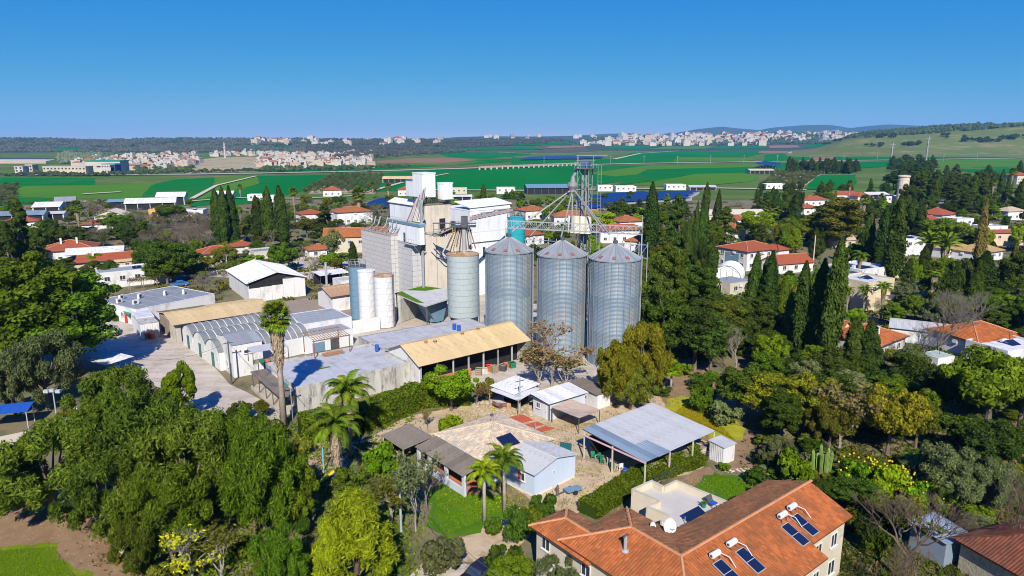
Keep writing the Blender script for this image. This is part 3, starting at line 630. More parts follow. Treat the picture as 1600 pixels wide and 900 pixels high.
def roof_tiles_mesh(faces, du=.25, dv=.38, th=.12, geo=False):
    """faces: polygons (first edge = eave). returns base mesh with UVs and, if geo, a mesh of single half-round tiles"""
    V, F_, UV = [], [], []; tv, tf = [], []
    for P in faces:
        P = [Vector(q) for q in P]; ex = (P[1]-P[0]).normalized(); nn = (P[1]-P[0]).cross(P[2]-P[0]).normalized()
        if nn.z < 0: nn = -nn
        ey = nn.cross(ex).normalized()
        if ey.z < 0: ex, ey = -ex, -ey
        uv = [((q-P[0]).dot(ex), (q-P[0]).dot(ey)) for q in P]
        o = len(V); n = len(P); V += P + [q-Vector((0,0,th)) for q in P]
        ring = list(range(n))
        if (P[1]-P[0]).cross(P[2]-P[1]).z < 0: ring = ring[::-1]
        F_.append([o+i for i in ring]); UV += [uv[i] for i in ring]
        F_.append([o+n+i for i in ring[::-1]]); UV += [uv[i] for i in ring[::-1]]
        for k in range(n):
            i, j = ring[k], ring[(k+1) % n]; F_.append([o+i, o+n+i, o+n+j, o+j]); UV += [uv[i], uv[i], uv[j], uv[j]]
        if geo:
            u0, u1 = min(q[0] for q in uv), max(q[0] for q in uv); v0, v1 = min(q[1] for q in uv), max(q[1] for q in uv)
            def inside(x, y):
                c = False
                for i in range(n):
                    (xa, ya), (xb, yb) = uv[i], uv[i-1]
                    if (ya > y) != (yb > y) and x < (xb-xa)*(y-ya)/(yb-ya)+xa: c = not c
                return c
            y = v0
            while y < v1:
                x = u0 + du/2
                while x < u1:
                    if inside(x, y+dv*.5) and inside(x-du*.4, y+dv*.5) and inside(x+du*.4, y+dv*.5):
                        b = len(tv); jx = random.uniform(-.008, .008); lf = random.uniform(0, .012)
                        for (yy, zz) in ((y-.02, .045+lf), (y+dv*1.0, .012)):
                            for (xx, hh) in ((-.48, 0), (-.22, .05), (.22, .05), (.48, 0)):
                                tv.append(P[0] + ex*(x+jx+xx*du) + ey*yy + nn*(zz+hh))
                        tf += [(b, b+1, b+5, b+4), (b+1, b+2, b+6, b+5), (b+2, b+3, b+7, b+6), (b, b+3, b+2, b+1)]
                    x += du
                y += dv
    me = bpy.data.meshes.new('roof'); me.from_pydata([tuple(v) for v in V], [], F_); me.update()
    l = me.uv_layers.new(name='UVMap'); l.data.foreach_set('uv', np.array(UV, np.float32).ravel())
    tm = None
    if geo: tm = bpy.data.meshes.new('roof_tiles'); tm.from_pydata([tuple(v) for v in tv], [], tf); tm.update()
    return me, tm
def tile_roof(parent, faces, material, caps=(), geo=False, capm=None):
    me, tm = roof_tiles_mesh(faces, geo=geo); r = obj('roof', me, material, parent)
    if tm: obj('roof_tiles', tm, CLAYV[material.name], r, 'stuff')
    if caps:
        for a, b in caps:
            m = MB(); a, b = Vector(a), Vector(b); n = max(2, int((b-a).length/.42))
            for i in range(n):
                p, q = a.lerp(b, i/n), a.lerp(b, (i+1)/n+.015); m.tube([p+Vector((0,0,.04)), q+Vector((0,0,.02))], [.125, .105], 6)
            m.build('ridge_cap', capm or material, r)
    return r
def clayv(name, c):
    m = leafmat('tile_pieces_'+name, tuple(x*.6 for x in c[0]), c[0], 0.0, .8); nt = m.node_tree; N, L = nt.nodes, nt.links
    for n in N:
        if n.type == 'MAP_RANGE': v_ = 1.0 if n.inputs[3].default_value > .6 else .5; n.inputs[3].default_value = v_; n.inputs[4].default_value = v_
    b = next(n for n in N if n.type == 'BSDF_PRINCIPLED'); src = b.inputs['Base Color'].links[0].from_socket          # lichen and weathering in broad patches
    tc = N.new('ShaderNodeTexCoord'); nz = N.new('ShaderNodeTexNoise'); nz.inputs['Scale'].default_value = .55; nz.inputs['Detail'].default_value = 9; nz.inputs['Roughness'].default_value = .7; L.new(tc.outputs['Object'], nz.inputs['Vector'])
    rp = N.new('ShaderNodeValToRGB'); rp.color_ramp.elements[0].position = .42; rp.color_ramp.elements[1].position = .66; L.new(nz.outputs[0], rp.inputs[0])
    mf = N.new('ShaderNodeMath'); mf.operation = 'MULTIPLY'; mf.inputs[1].default_value = .9; L.new(rp.outputs[0], mf.inputs[0])
    mx = N.new('ShaderNodeMix'); mx.data_type = 'RGBA'; L.new(mf.outputs[0], mx.inputs[0]); L.new(src, mx.inputs[6]); k_ = c[0]; mx.inputs[7].default_value = (k_[0]*.42, k_[1]*.55, k_[2]*.7, 1); L.new(mx.outputs[2], b.inputs['Base Color']); return m
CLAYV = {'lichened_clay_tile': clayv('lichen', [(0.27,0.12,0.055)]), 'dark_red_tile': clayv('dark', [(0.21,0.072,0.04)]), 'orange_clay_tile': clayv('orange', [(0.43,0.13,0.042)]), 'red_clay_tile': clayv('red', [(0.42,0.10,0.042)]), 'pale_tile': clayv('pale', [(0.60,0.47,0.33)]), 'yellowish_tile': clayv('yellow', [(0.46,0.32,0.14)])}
CAPM = mat('ridge_mortar', (0.46,0.22,0.105), (0.38,0.17,0.08), 1.0)
CAPB = mat('pale_ridge', (0.47,0.38,0.27), (0.39,0.31,0.22), 1.0)
def win_mesh(w, h):
    key = ('win', w, h)
    if key not in _cache:
        m = MB(); t = .07
        m.box(-w/2,-.05,0, -w/2+t,.02,h).box(w/2-t,-.05,0, w/2,.02,h).box(-w/2+t,-.05,0, w/2-t,.02,t).box(-w/2+t,-.05,h-t, w/2-t,.02,h).box(-t/2,-.045,t, t/2,.015,h-t)
        f = m.mesh('window'); f.materials.append(FRAME)
        g_ = MB(); g_.box(-w/2+t,-.018,t, w/2-t,-.006,h-t); gm = g_.mesh('pane'); gm.materials.append(GLASS)
        s_ = MB(); s_.box(-w/2-.08,-.14,-.07, w/2+.08,.0,-.001); sm = s_.mesh('sill'); sm.materials.append(FRAME)
        _cache[key] = (f, gm, sm)
    return _cache[key]
def window(parent, L1, L2, side, s, z, w=1.1, h=1.1, sill=True):
    f, gm, sm = win_mesh(w, h)
    loc, r = {'f': ((s,-.025,z), 0), 'l': ((-.025,s,z), -PI/2), 'r': ((L1+.025,s,z), PI/2), 'b': ((s,L2+.025,z), PI)}[side]
    o = obj('window', f, None, parent); o.location = loc; o.rotation_euler = (0,0,r)
    obj('pane', gm, None, o)
    if sill: obj('sill', sm, None, o)
def door(parent, L1, L2, side, s, w=1.0, h=2.1, m=None):
    mb = MB(); mb.box(-w/2,-.05,.02, w/2,.02,h)
    loc, r = {'f': ((s,-.025,0), 0), 'l': ((-.025,s,0), -PI/2), 'r': ((L1+.025,s,0), PI/2)}[side]
    o = mb.build('door', m or DOORM, parent); o.location = loc; o.rotation_euler = (0,0,r)
    k = MB(); k.box(w/2-.16,-.11,1.0, w/2-.08,-.05,1.08); k.build('handle', STEELD, o)
def gable_roof(t, L1, L2, h, rise, axis='x', ov=.4, m=None, tiles=False, sheet=1.1, ends=WHITE, geo=False):
    """two slopes; axis = direction of the ridge. also fills the gable triangles"""
    if axis == 'x':
        yc = L2/2; k = rise/yc; e0, e1 = -ov, L1+ov; lo = h-ov*k+.06; z1 = h+rise+.06
        A = [(e0,-ov,lo),(e1,-ov,lo),(e1,yc,z1),(e0,yc,z1)]; B_ = [(e1,L2+ov,lo),(e0,L2+ov,lo),(e0,yc,z1),(e1,yc,z1)]
        tri = [[(0,0,h),(0,yc,h+rise),(0,L2,h)], [(L1,L2,h),(L1,yc,h+rise),(L1,0,h)]]
    else:
        xc = L1/2; k = rise/xc; e0, e1 = -ov, L2+ov; lo = h-ov*k+.06; z1 = h+rise+.06
        A = [(-ov,e1,lo),(-ov,e0,lo),(xc,e0,z1),(xc,e1,z1)]; B_ = [(L1+ov,e0,lo),(L1+ov,e1,lo),(xc,e1,z1),(xc,e0,z1)]
        tri = [[(0,0,h),(L1,0,h),(xc,0,h+rise)], [(L1,L2,h),(0,L2,h),(xc,L2,h+rise)]]
    for q in tri: MB().add(q, [(0,1,2)]).build('gable', ends, t)
    if tiles: return tile_roof(t, [A, B_], m, [(A[3], A[2])], geo, CAPM)
    r = MB(); r.bar(Vector(A[3])+Vector((0,0,.04)), Vector(A[2])+Vector((0,0,.04)), .3, .07); r = r.build('roof', m, t)
    for P in (A, B_): sheets(r, P[0], Vector(P[1])-Vector(P[0]), Vector(P[3])-Vector(P[0]), sheet, m)
    return r
def hip_faces(x0, y0, x1, y1, h, rise, ov=.4):
    x0, y0, x1, y1 = x0-ov, y0-ov, x1+ov, y1+ov; w, d = x1-x0, y1-y0; z0, z1 = h, h+rise
    if w >= d:
        a, b = (x0+d/2, (y0+y1)/2, z1), (x1-d/2, (y0+y1)/2, z1)
        F_ = [[(x0,y0,z0),(x1,y0,z0),b,a], [(x1,y1,z0),(x0,y1,z0),a,b], [(x0,y1,z0),(x0,y0,z0),a], [(x1,y0,z0),(x1,y1,z0),b]]
        caps = [(a, b), (a,(x0,y0,z0)), (a,(x0,y1,z0)), (b,(x1,y0,z0)), (b,(x1,y1,z0))]
    else:
        a, b = ((x0+x1)/2, y0+w/2, z1), ((x0+x1)/2, y1-w/2, z1)
        F_ = [[(x0,y1,z0),(x0,y0,z0),a,b], [(x1,y0,z0),(x1,y1,z0),b,a], [(x0,y0,z0),(x1,y0,z0),a], [(x1,y1,z0),(x0,y1,z0),b]]
        caps = [(a, b), (a,(x0,y0,z0)), (a,(x1,y0,z0)), (b,(x0,y1,z0)), (b,(x1,y1,z0))]
    return F_, [c for c in caps if (Vector(c[0])-Vector(c[1])).length > .3]
def walls(t, L1, L2, h, m=WHITE, x0=0, y0=0, z0=0):
    b = MB(); b.box(x0, y0, z0, L1, L2, h); return b.build('wall', m, t)
def parapet(t, L1, L2, h, m=WHITE, ph=.35, th=.18, e=.02):
    for q in ((-e,-e,h, L1+e,th,h+ph), (-e,L2-th,h, L1+e,L2+e,h+ph), (-e,th,h, th,L2-th,h+ph), (L1-th,th,h, L1+e,L2-th,h+ph)):
        MB().box(*q).build('parapet', m, t)
def flat_roof(t, L1, L2, h, m=ROOFG, ph=.35, pm=WHITE, th=.18):
    MB().box(th+.004, th+.004, h, L1-th-.004, L2-th-.004, h+.05).build('roof', m, t)
    if ph: parapet(t, L1, L2, h, pm, ph, th)
HOUSES = []
def bld(name, label, cat, R, group=None):
    x, y, r, L1, L2 = R; HOUSES.append(R); return thing(name, label, cat, (x, y, 0), r, group)
def boiler(t, x, y, z, r=0.0, panels=1, slope=None):
    """solar water heater: tank and collector"""
    k = MB(); k.tube([(x-.55,y,z+.45),(x+.55,y,z+.45)], .27, 12); k.build('water_tank', WHITE, t, smooth=False)
    s = MB(); s.bar((x-.4,y,z),(x-.4,y,z+.3),.05).bar((x+.4,y,z),(x+.4,y,z+.3),.05); s.build('tank_stand', STEELD, t)
    for i in range(panels):
        p = MB(); a = x-.5+i*1.05; p.slab([(a,y-1.9,z+.1),(a+.95,y-1.9,z+.1),(a+.95,y-.45,z+.6),(a,y-.45,z+.6)], .06); p.build('solar_collector', PANEL, t)
def ac_unit(name, label, loc, r, s=1.0, m=None):
    t = thing(name, label, 'air conditioner', loc, r); b = MB(); b.box(-.45*s,-.18*s,.06,.45*s,.18*s,.75*s); b.build('casing', m or WHITE, t)
    f = MB(); f.tube([(-.1*s,-.181*s-.012,.4*s),(-.1*s,-.18*s,.4*s)], .26*s, 12); f.build('fan_grille', STEELD, t)
    l = MB(); l.box(-.4*s,-.15*s,0,-.32*s,.15*s,.06).box(.32*s,-.15*s,0,.4*s,.15*s,.06); l.build('feet', STEELD, t); return t
# ---------------------------------------------------------------- the feed mill: silos and towers
R38 = math.radians(38)
def ring_mesh(r, h, n=40, waves=9, amp=.022, key=None):
    prof = []
    for i in range(waves*4+1): prof.append((r + amp*math.sin(i*PI/2), h*i/(waves*4)))
    return MB().lathe(prof, n)
SILOST = mat('corrugated_silo_steel', (0.205,0.26,0.315), (0.145,0.195,0.25), 0.9, rough=0.5, metal=0.2, stretch=(1,1,.07), dirt=(0.31,0.30,0.265), dscale=0.8, objvar=.12)
SILOSD = mat('corrugated_silo_steel_dull', (0.19,0.24,0.29), (0.15,0.19,0.235), 0.35, rough=0.5, metal=0.2, stretch=(1,1,.25))
CONEST = mat('silo_cone_steel', (0.25,0.27,0.29), (0.20,0.22,0.24), 0.6, rough=0.55, metal=0.15, objvar=.15, dirt=(0.20,0.21,0.22), dscale=.8)
def corr_silo(label, x, y, r, h, rise, group, a0=0.0):
    t = thing('grain_silo', label, 'silo', (x, y, 0), a0, group)
    nr = 9; hr = h/nr
    if 'ringA' not in _cache:
        for key in ('ringA',):
            me = ring_mesh(r, hr).mesh('wall_ring')
            for p in me.polygons: p.use_smooth = True
            me.materials.append(SILOST); _cache[key] = me
        s = MB(); s.box(-.045, 0, 0, .045, .09, h-.05); me = s.mesh('stiffener'); me.materials.append(SILOSD); _cache['stiff'] = me
        w = MB(); n = 24; da = PI/n
        R_, r1 = r+.18, .35; e = .03
        def P(rr, a, dz=0): return (rr*math.cos(a), rr*math.sin(a), rise*(1-(rr-r1)/(R_-r1)) + dz)
        w.add([P(R_,-da),P(R_,da),P(r1,da),P(r1,-da)], [(0,1,2,3)]); w.add([P(R_,da-.012,.0),P(R_,da+.012,.0),P(r1,da+.1,0),P(r1,da-.1,0),P(R_,da,.07),P(r1,da,.07)], [(0,4,5,3),(4,1,2,5),(0,1,4)])
        w.add([P(R_,-da),P(R_,da),P(R_,da,-.14),P(R_,-da,-.14)], [(0,3,2,1)])
        me = w.mesh('roof_panel'); me.materials.append(CONEST); _cache['cone'] = me
    for i in range(nr):
        o = obj('wall_ring', _cache['ringA'], None, t); o.location.z = i*hr + .001*i; setmat(o, SILOSD if i == 5 else SILOST)
        o.scale = (1 + .002*(i % 2),)*2 + (1,)
    for k in range(24):
        o = obj('stiffener', _cache['stiff'], None, t); a = 2*PI*k/24; o.location = (math.cos(a)*(r+.01), math.sin(a)*(r+.01), .02); o.rotation_euler = (0,0,a-PI/2)
        o = obj('roof_panel', _cache['cone'], None, t); o.location.z = h; o.rotation_euler = (0,0,a)
    m = MB(); m.lathe([(.36,0),(.40,.1),(.40,.45),(.2,.6),(0,.62)], 14); o = m.build('roof_cap', STEELD, t); o.location.z = h+rise-.02
    for a in (-1.15, -1.75, -2.4):
        m = MB(); m.box(-.3,-.28,-.1,.3,.28,.16); o = m.build('roof_hatch', REDST, t); rr = r*.86; o.location = (rr*math.cos(a-a0), rr*math.sin(a-a0), h+rise*.18); o.rotation_euler = (0, math.atan(rise/r), a-a0)
    m = MB(); m.lathe([(r+.03,0),(r+.12,0),(r+.12,.1),(r+.03,.1)], 40); o = m.build('eave_ring', STEEL, t); o.location.z = h-.1
    m = MB(); aa = -.35-a0; c = Vector((math.cos(aa), math.sin(aa), 0)); s_ = Vector((-c.y, c.x, 0))
    for sg in (-.22, .22): m.bar(c*(r+.3)+s_*sg+Vector((0,0,.3)), c*(r+.3)+s_*sg+Vector((0,0,h+.6)), .05)
    for i in range(int(h/.45)): m.bar(c*(r+.3)-s_*.22+Vector((0,0,.5+i*.45)), c*(r+.3)+s_*.22+Vector((0,0,.5+i*.45)), .035)
    m.build('ladder', STEEL, t)
    m = MB(); m.lathe([(r+.35,-.05),(r+.35,.18),(r,.18)], 32); m.build('footing', mat('footing_concrete', (0.42,0.39,0.34)), t); return t
gs = 'large corrugated steel grain silos'
corr_silo('left of the three large corrugated silos, beside the pale teal silo', -0.5, 117.0, 4.1, 17.6, 2.3, gs, .05)
corr_silo('middle of the three large corrugated steel silos', 8.4, 113.0, 4.1, 17.6, 2.3, gs, .1)
corr_silo('right of the three large corrugated silos, beside the dark trees', 16.7, 109.3, 4.1, 17.6, 2.3, gs, .0)

def ring_silo(label, x, y, r, z0, h, nr, m, seam=STEELD, legs=0, top=None, rail=False, group=None, ladder=False):
    t = thing('panel_silo', label, 'silo', (x, y, 0), .3, group)
    c = MB(); c.lathe([(0,z0+.02),(r-.03,z0+.02),(r-.03,z0+h-.02),(0,z0+h-.02)], 32); c.build('core', seam, t)
    hr = h/nr; key = ('rs', r, hr, m.name)
    if key not in _cache:
        k = MB(); n = 16; k.lathe([(r,0),(r,hr-.035)], 48)
        for i in range(n):           # curved plates with a hair gap at each joint
            a0, a1 = 2*PI*i/n+.006, 2*PI*(i+1)/n-.006
            pass
        me = k.mesh('plate_ring'); me.materials.append(m)
        for p in me.polygons: p.use_smooth = True
        _cache[key] = me
    for i in range(nr):
        o = obj('plate_ring', _cache[key], None, t); o.location.z = z0+i*hr+.025; o.rotation_euler = (0,0,(i % 2)*PI/16)
    tp = MB(); tp.lathe([(r+.06,-.02),(r+.06,.12),(r-.1,.14),(.3,.14+.12*r),(0,.14+.13*r)], 28); o = tp.build('roof', top or m, t); o.location.z = z0+h
    for i in range(legs):
        a = 2*PI*i/legs+.2; d = Vector((math.cos(a), math.sin(a), 0)); a2 = a+2*PI/legs*.5; d2 = Vector((math.cos(a2), math.sin(a2), 0))
        l = MB(); l.bar(d*(r-.05)+Vector((0,0,-.1)), d*(r-.05)+Vector((0,0,z0)), .16); l.build('leg', STEEL, t)
        l = MB(); l.bar(d*(r-.05)+Vector((0,0,z0-.05)), d2*(r-.2)+Vector((0,0,.1)), .1); l.build('brace', STEEL, t)
    if legs:
        l = MB(); l.lathe([(.35,.5),(.5,.5),(r-.1,z0),(r,z0)], 24); l.build('hopper', BLUEGREY, t)
    if rail:
        l = MB()
        for i in range(14):
            a = 2*PI*i/14; b = 2*PI*(i+1)/14; p = Vector((r*math.cos(a), r*math.sin(a), z0+h+.1)); q = Vector((r*math.cos(b), r*math.sin(b), z0+h+.1)); up = Vector((0,0,1))
            l.bar(p, p+up, .05).bar(p+up, q+up, .05).bar(p+up*.5, q+up*.5, .04)
        l.build('railing', STEEL, t)
    if ladder:
        l = MB(); a = -.75; c_ = Vector((math.cos(a)*(r+.2), math.sin(a)*(r+.2), 0)); s_ = Vector((-math.sin(a), math.cos(a), 0))*.2
        for sg in (-1, 1): l.bar(c_+s_*sg, c_+s_*sg+Vector((0,0,z0+h+.9)), .05)
        for i in range(int((z0+h)/.5)): l.bar(c_-s_+Vector((0,0,.4+i*.5)), c_+s_+Vector((0,0,.4+i*.5)), .03)
        l.build('ladder', STEELD, t)
    return t
def ys(u, y, z): return XU(u, y, z), y
x, y = ys(724, 131.5, 8); hb = ZV(131.5, 492); ht = ZV(131.5, 397)
t7 = ring_silo('pale teal round silo standing on steel legs beside the beige tower', x, y, 3.15, hb, ht-hb, 11, PALETEAL, legs=8, top=RUSTY)
x7, y7, z7 = x, y, ht
x, y = ys(601, 131.5, 5); ring_silo('front white plate silo of the small trio near the flat roofs', x, y, 1.95, 0.1, ZV(131, 432), 9, WHITE, seam=mat('seam_grey', (0.30,0.31,0.33)), top=RUSTY, ladder=True)
x, y = ys(574, 134.8, 5); ring_silo('middle white plate silo of the small trio, set behind the front one', x, y, 1.75, 0.1, ZV(134, 425), 9, WHITE, seam=mat('seam_grey', (0.3,0.3,0.3)), top=WHITE, rail=False)
x, y = ys(560, 137.8, 5); ring_silo('slate blue plate silo with railing at the back of the small trio', x, y, 1.75, 0.1, ZV(137, 417), 9, BLUEGREY, seam=mat('seam_blue', (0.09,0.15,0.21)), top=STEELD, rail=True)
x, y = ys(806.5, 158, 14); ring_silo('round turquoise tank behind the left corrugated silo', x, y, 2.05, .1, ZV(158, 341), 10, TEAL, seam=mat('seam_teal', (0.01,0.2,0.25)), top=TEAL, rail=True)

def tbox(uB, y, uL, uR, z=15, rot=R38):
    B = (XU(uB, y, z), y); return (B[0], B[1], rot, max(.8, reach(B, rot, uR, z)), max(.8, reach(B, rot+PI/2, uL, z)))
def panel_face(t, side, L, z0, z1, pw, ph, m, th=.06, gap=.05):
    """separate wall panels with recessed joints on the left (l) or right (f) face"""
    nx = max(1, round(L/pw)); nz = max(1, round((z1-z0)/ph)); w = L/nx; h = (z1-z0)/nz; key = ('pf', round(w, 3), round(h, 3), m.name)
    if key not in _cache:
        me = MB().box(gap/2, -th, gap/2, w-gap/2, -.004, h-gap/2).mesh('panel'); me.materials.append(m); _cache[key] = me
    for i in range(nx):
        for j in range(nz):
            o = obj('panel', _cache[key], None, t); o.location = (i*w, random.uniform(-.012, .0), z0+j*h) if side == 'f' else (random.uniform(-.012, .0), L-i*w, z0+j*h)
            if side == 'l': o.rotation_euler = (0,0,-PI/2)
def tower(name, label, R, z0, z1, m, core=None, pw=None, ph=None, top=None, ph_par=.4, cat='building'):
    x, y, r, L1, L2 = R; HOUSES.append(R); t = thing(name, label, cat, (x, y, 0), r)
    c = MB(); c.box(0, 0, z0, L1, L2, z1); c.build('wall', core or m, t)
    if pw:
        panel_face(t, 'f', L1, z0+.02, z1-.02, pw, ph, m); panel_face(t, 'l', L2, z0+.02, z1-.02, pw, ph, m)
    MB().box(-.12,-.12,z1+.004,L1+.12,L2+.12,z1+.25).build('roof', top or ROOFL, t)
    return t, L1, L2
JOINT = mat('panel_joint', (0.10,0.10,0.105))
# grey panelled bin block
yA = 146.0; zt = ZV(yA, 369)
tA, a1, a2 = tower('bin_block', 'grey panelled storage block with pipes on its roof, left of the white tower', tbox(610, yA, 565, 622), 0, zt, CLADG, JOINT, 1.15, 1.0, top=mat('dusty_roof', (0.35,0.29,0.25)))
m = MB()
for i in range(9):
    p = Vector((.3+random.random()*a1*.8, .5+i*a2/10, zt+.25)); m.tube([p, p+Vector((.6,-1.6,1.6)), p+Vector((1.0,-1.8,3.2))], .14, 6)
m.build('spout_pipes', STEEL, tA)
m = MB()
for i in range(9):
    y_ = a2*i/8; m.bar((0,y_,zt+.25),(0,y_,zt+1.3),.05)
m.bar((0,0,zt+1.3),(0,a2,zt+1.3),.05).bar((0,0,zt+.8),(0,a2,zt+.8),.04).bar((0,0,zt+1.3),(a1,0,zt+1.3),.05); m.build('railing', STEELD, tA)
# white boxed bin: lower panels, wider upper box
yB = 141.5; zl = ZV(yB, 437); zm = ZV(yB, 386); zt2 = ZV(yB, 350)
tB, b1, b2 = tower('bin_block', 'white panelled block below the overhanging white box', tbox(643, yB+.8, 615, 660), 0, zm+.3, mat('grey_white_panel', (0.46,0.46,0.465), (0.40,0.40,0.405), .4, objvar=.03), JOINT, 1.5, 1.15)
tC, c1, c2 = tower('bin_block', 'overhanging white clad box with mossy top edge, beside the beige tower', tbox(656, yB-1.6, 608, 663, 18), zm+.6, zt2, CLADW, CLADW, 1.0, (zt2-zm-.6), top=ROOFL)
m = MB(); m.box(-.2,-.2,zt2-.45,c1+.2,-.07,zt2+.1).box(-.2,-.07,zt2-.45,-.07,c2+.2,zt2+.1); m.build('fascia', BLUEGREY, tC)
m = MB(); m.slab([(0,.5,zt2+.32),(c1*.9,.2,zt2+.32),(c1*.8,c2*.35,zt2+.34),(.4,c2*.3,zt2+.33)], .06); m.build('moss', MATS['lawn_turf'], tC)
m = MB(); m.slab([(c1*.1,-.3,zm+.58),(c1+.1,-.3,zm+.58),(c1*.5,.8,zm-1.6),(c1*.3,.8,zm-1.6)], .1); m.build('hopper', DARK, tC)
m = MB()
for i in range(5): m.bar((-.9,i*1.1+1,zm+.55),(-.9,i*1.1+1,zm+1.6),.05)
m.bar((-.9,1,zm+1.6),(-.9,5.4,zm+1.6),.05).box(-.95,1,zm+.45,-.05,5.4,zm+.55); m.build('balcony', STEEL, tC)
m = MB(); m.box(-.09,6.0,zm+.6,-.06,6.8,zm+2.6); m.build('door', STEELD, tC)
# beige concrete tower, two stages
yD = 141.0; zd1 = ZV(yD, 368); 
tD, d1, d2 = tower('concrete_tower', 'beige concrete grain tower between the white box and the pale teal silo', tbox(664, yD+1.5, 658, 738, 10), 0, zd1, CONC, top=mat('tower_top', (0.42,0.37,0.32)))
m = MB()
for i in (1, 2, 3): m.box(d1*i/4-.06,-.05,.2,d1*i/4+.06,-.003,zd1-.1)
m.build('pilaster', mat('brown_streak_concrete', (0.42,0.28,0.20)), tD)
yE = 147; zd2 = ZV(yE, 321)
tE, e1, e2 = tower('concrete_tower', 'upper beige concrete stage carrying the white headhouse', tbox(664, yE, 656, 704, 20), zd1-3, zd2, CONC, top=ROOFB)
m = MB(); m.box(e1*.55,-.05,zd1+.3,e1*.78,-.01,zd1+2.6); m.build('opening', DARK, tE)
m = MB()
for i in range(7): m.bar((e1*i/6,-.1,zd2+.2),(e1*i/6,-.1,zd2+1.2),.05)
m.bar((0,-.1,zd2+1.2),(e1,-.1,zd2+1.2),.05).bar((0,-.1,zd2+.7),(e1,-.1,zd2+.7),.04); m.build('railing', STEELD, tE)
# headhouse
yF = 147.5; zf0 = ZV(yF, 309); zf1 = ZV(yF, 272)
tF, f1, f2 = tower('headhouse', 'white headhouse box at the very top of the mill tower', tbox(660, yF, 645, 680, 28), zf0, zf1, CLADW, CLADW, 1.0, zf1-zf0, top=CLADW)
zf2 = ZV(yF, 284); m = MB(); m.box(0,f2+.01,zf0,f1,f2+3.2,zf2); m.build('side_box', CLADW, tF)
m = MB(); m.box(-.1,f2+.02,zf2+.004,f1+.1,f2+3.4,zf2+.14); m.build('side_roof', BLUEGREY, tF)
m = MB()
for i in range(4):
    for j in range(2): m.bar((i*f1/3,j*f2,zd2+.2),(i*f1/3,j*f2,zf0),.18)
    m.bar((i*f1/3,0,zd2+.2),(min(f1,(i+1)*f1/3),f2*.5,zf0),.1)
m.box(-.3,-.3,zf0-.16,f1+.3,f2+.3,zf0-.01); m.build('support_frame', STEELD, tF)
tG, g1, g2 = tower('headhouse', 'lower white box beside the headhouse with a dark opening', tbox(692, yF+1.0, 684, 707, 26), ZV(yF, 313), ZV(yF, 288), CLADW, CLADW, 1.1, 3.2, top=CLADW)
# leaning spouts between headhouse and bins
t = thing('spout_pipes', 'bundle of pale leaning spouts below the headhouse, above the mossy box', 'pipes', (XU(648, 144.5, 20), 144.5, zt2+.3))
for i in range(8):
    m = MB(); m.tube([(-1.5+i*.35, -1+.1*i, 0), (.2+i*.3, .8, 4.2+.4*i), (.6+i*.2, 1.2, zf0-zt2-.4)], .12, 6); m.build('spout', STEEL if i % 3 else REDST, t)
t = thing('bucket_elevator', 'tall pale vertical elevator trunk between the white box and beige tower', 'elevator', (XU(659.5, yD-.3, 15), yD-.3, 0), R38)
m = MB(); m.box(-.2,-.2,0,.2,.2,ZV(yD,318)); m.build('trunk', STEEL, t)
m = MB(); m.box(-.3,-.3,ZV(yD,318),.3,.3,ZV(yD,312)); m.build('head', STEEL, t)
# big white hall behind
yH = 158; zH = ZV(yH, 330)
tH, h1, h2 = tower('mill_hall', 'long white clad mill hall behind the beige tower and turquoise tank', tbox(735, yH, 690, 797, 14), 0, zH, CLADW, CLADW, 3.0, zH/4, top=CLADW)
m = MB(); m.box(h1*.25,-.09,zH-1.0,h1*.55,-.062,zH-.5).box(h1*.58,-.09,zH-.45,h1-.1,-.062,zH-.1); m.build('blue_trim', BLUEGREY, tH)
m = MB(); m.box(h1*.30,-.12,zH*.45,h1*.36,-.07,zH*.57); m.build('window', GLASS, tH)
m = MB(); m.box(-.06,0,zH*.62,h1,-.10,zH*.635); m.build('seam', STEELD, tH)
m = MB(); m.slab([(-.3,-.3,zH+.9),(h1+.3,-.3,zH+1.3),(h1+.3,h2*.5,zH+2.2),(-.3,h2*.5,zH+1.9)], .2); m.build('roof_slope', CLADW, tH)
m = MB(); m.box(0,0,zH+.26,h1,.2,zH+.9); m.build('clerestory', CLADW, tH)
yI = 152; tI, i1, i2 = tower('mill_hall', 'white hall with blue gable trim, left behind the mossy box', tbox(646, yI, 610, 664, 18), 0, ZV(yI, 322), CLADW, CLADW, 2.5, 3.0, top=BLUEGREY)
m = MB(); zI = ZV(yI, 322); m.slab([(-.4,-.4,zI+.3),(i1*.5,-.4,zI+1.2),(i1*.5,i2+.3,zI+1.2),(-.4,i2+.3,zI+.3)], .15).slab([(i1*.5,-.4,zI+1.2),(i1+.4,-.4,zI+.3),(i1+.4,i2+.3,zI+.3),(i1*.5,i2+.3,zI+1.2)], .15); m.build('roof_slope', CLADW, tI)
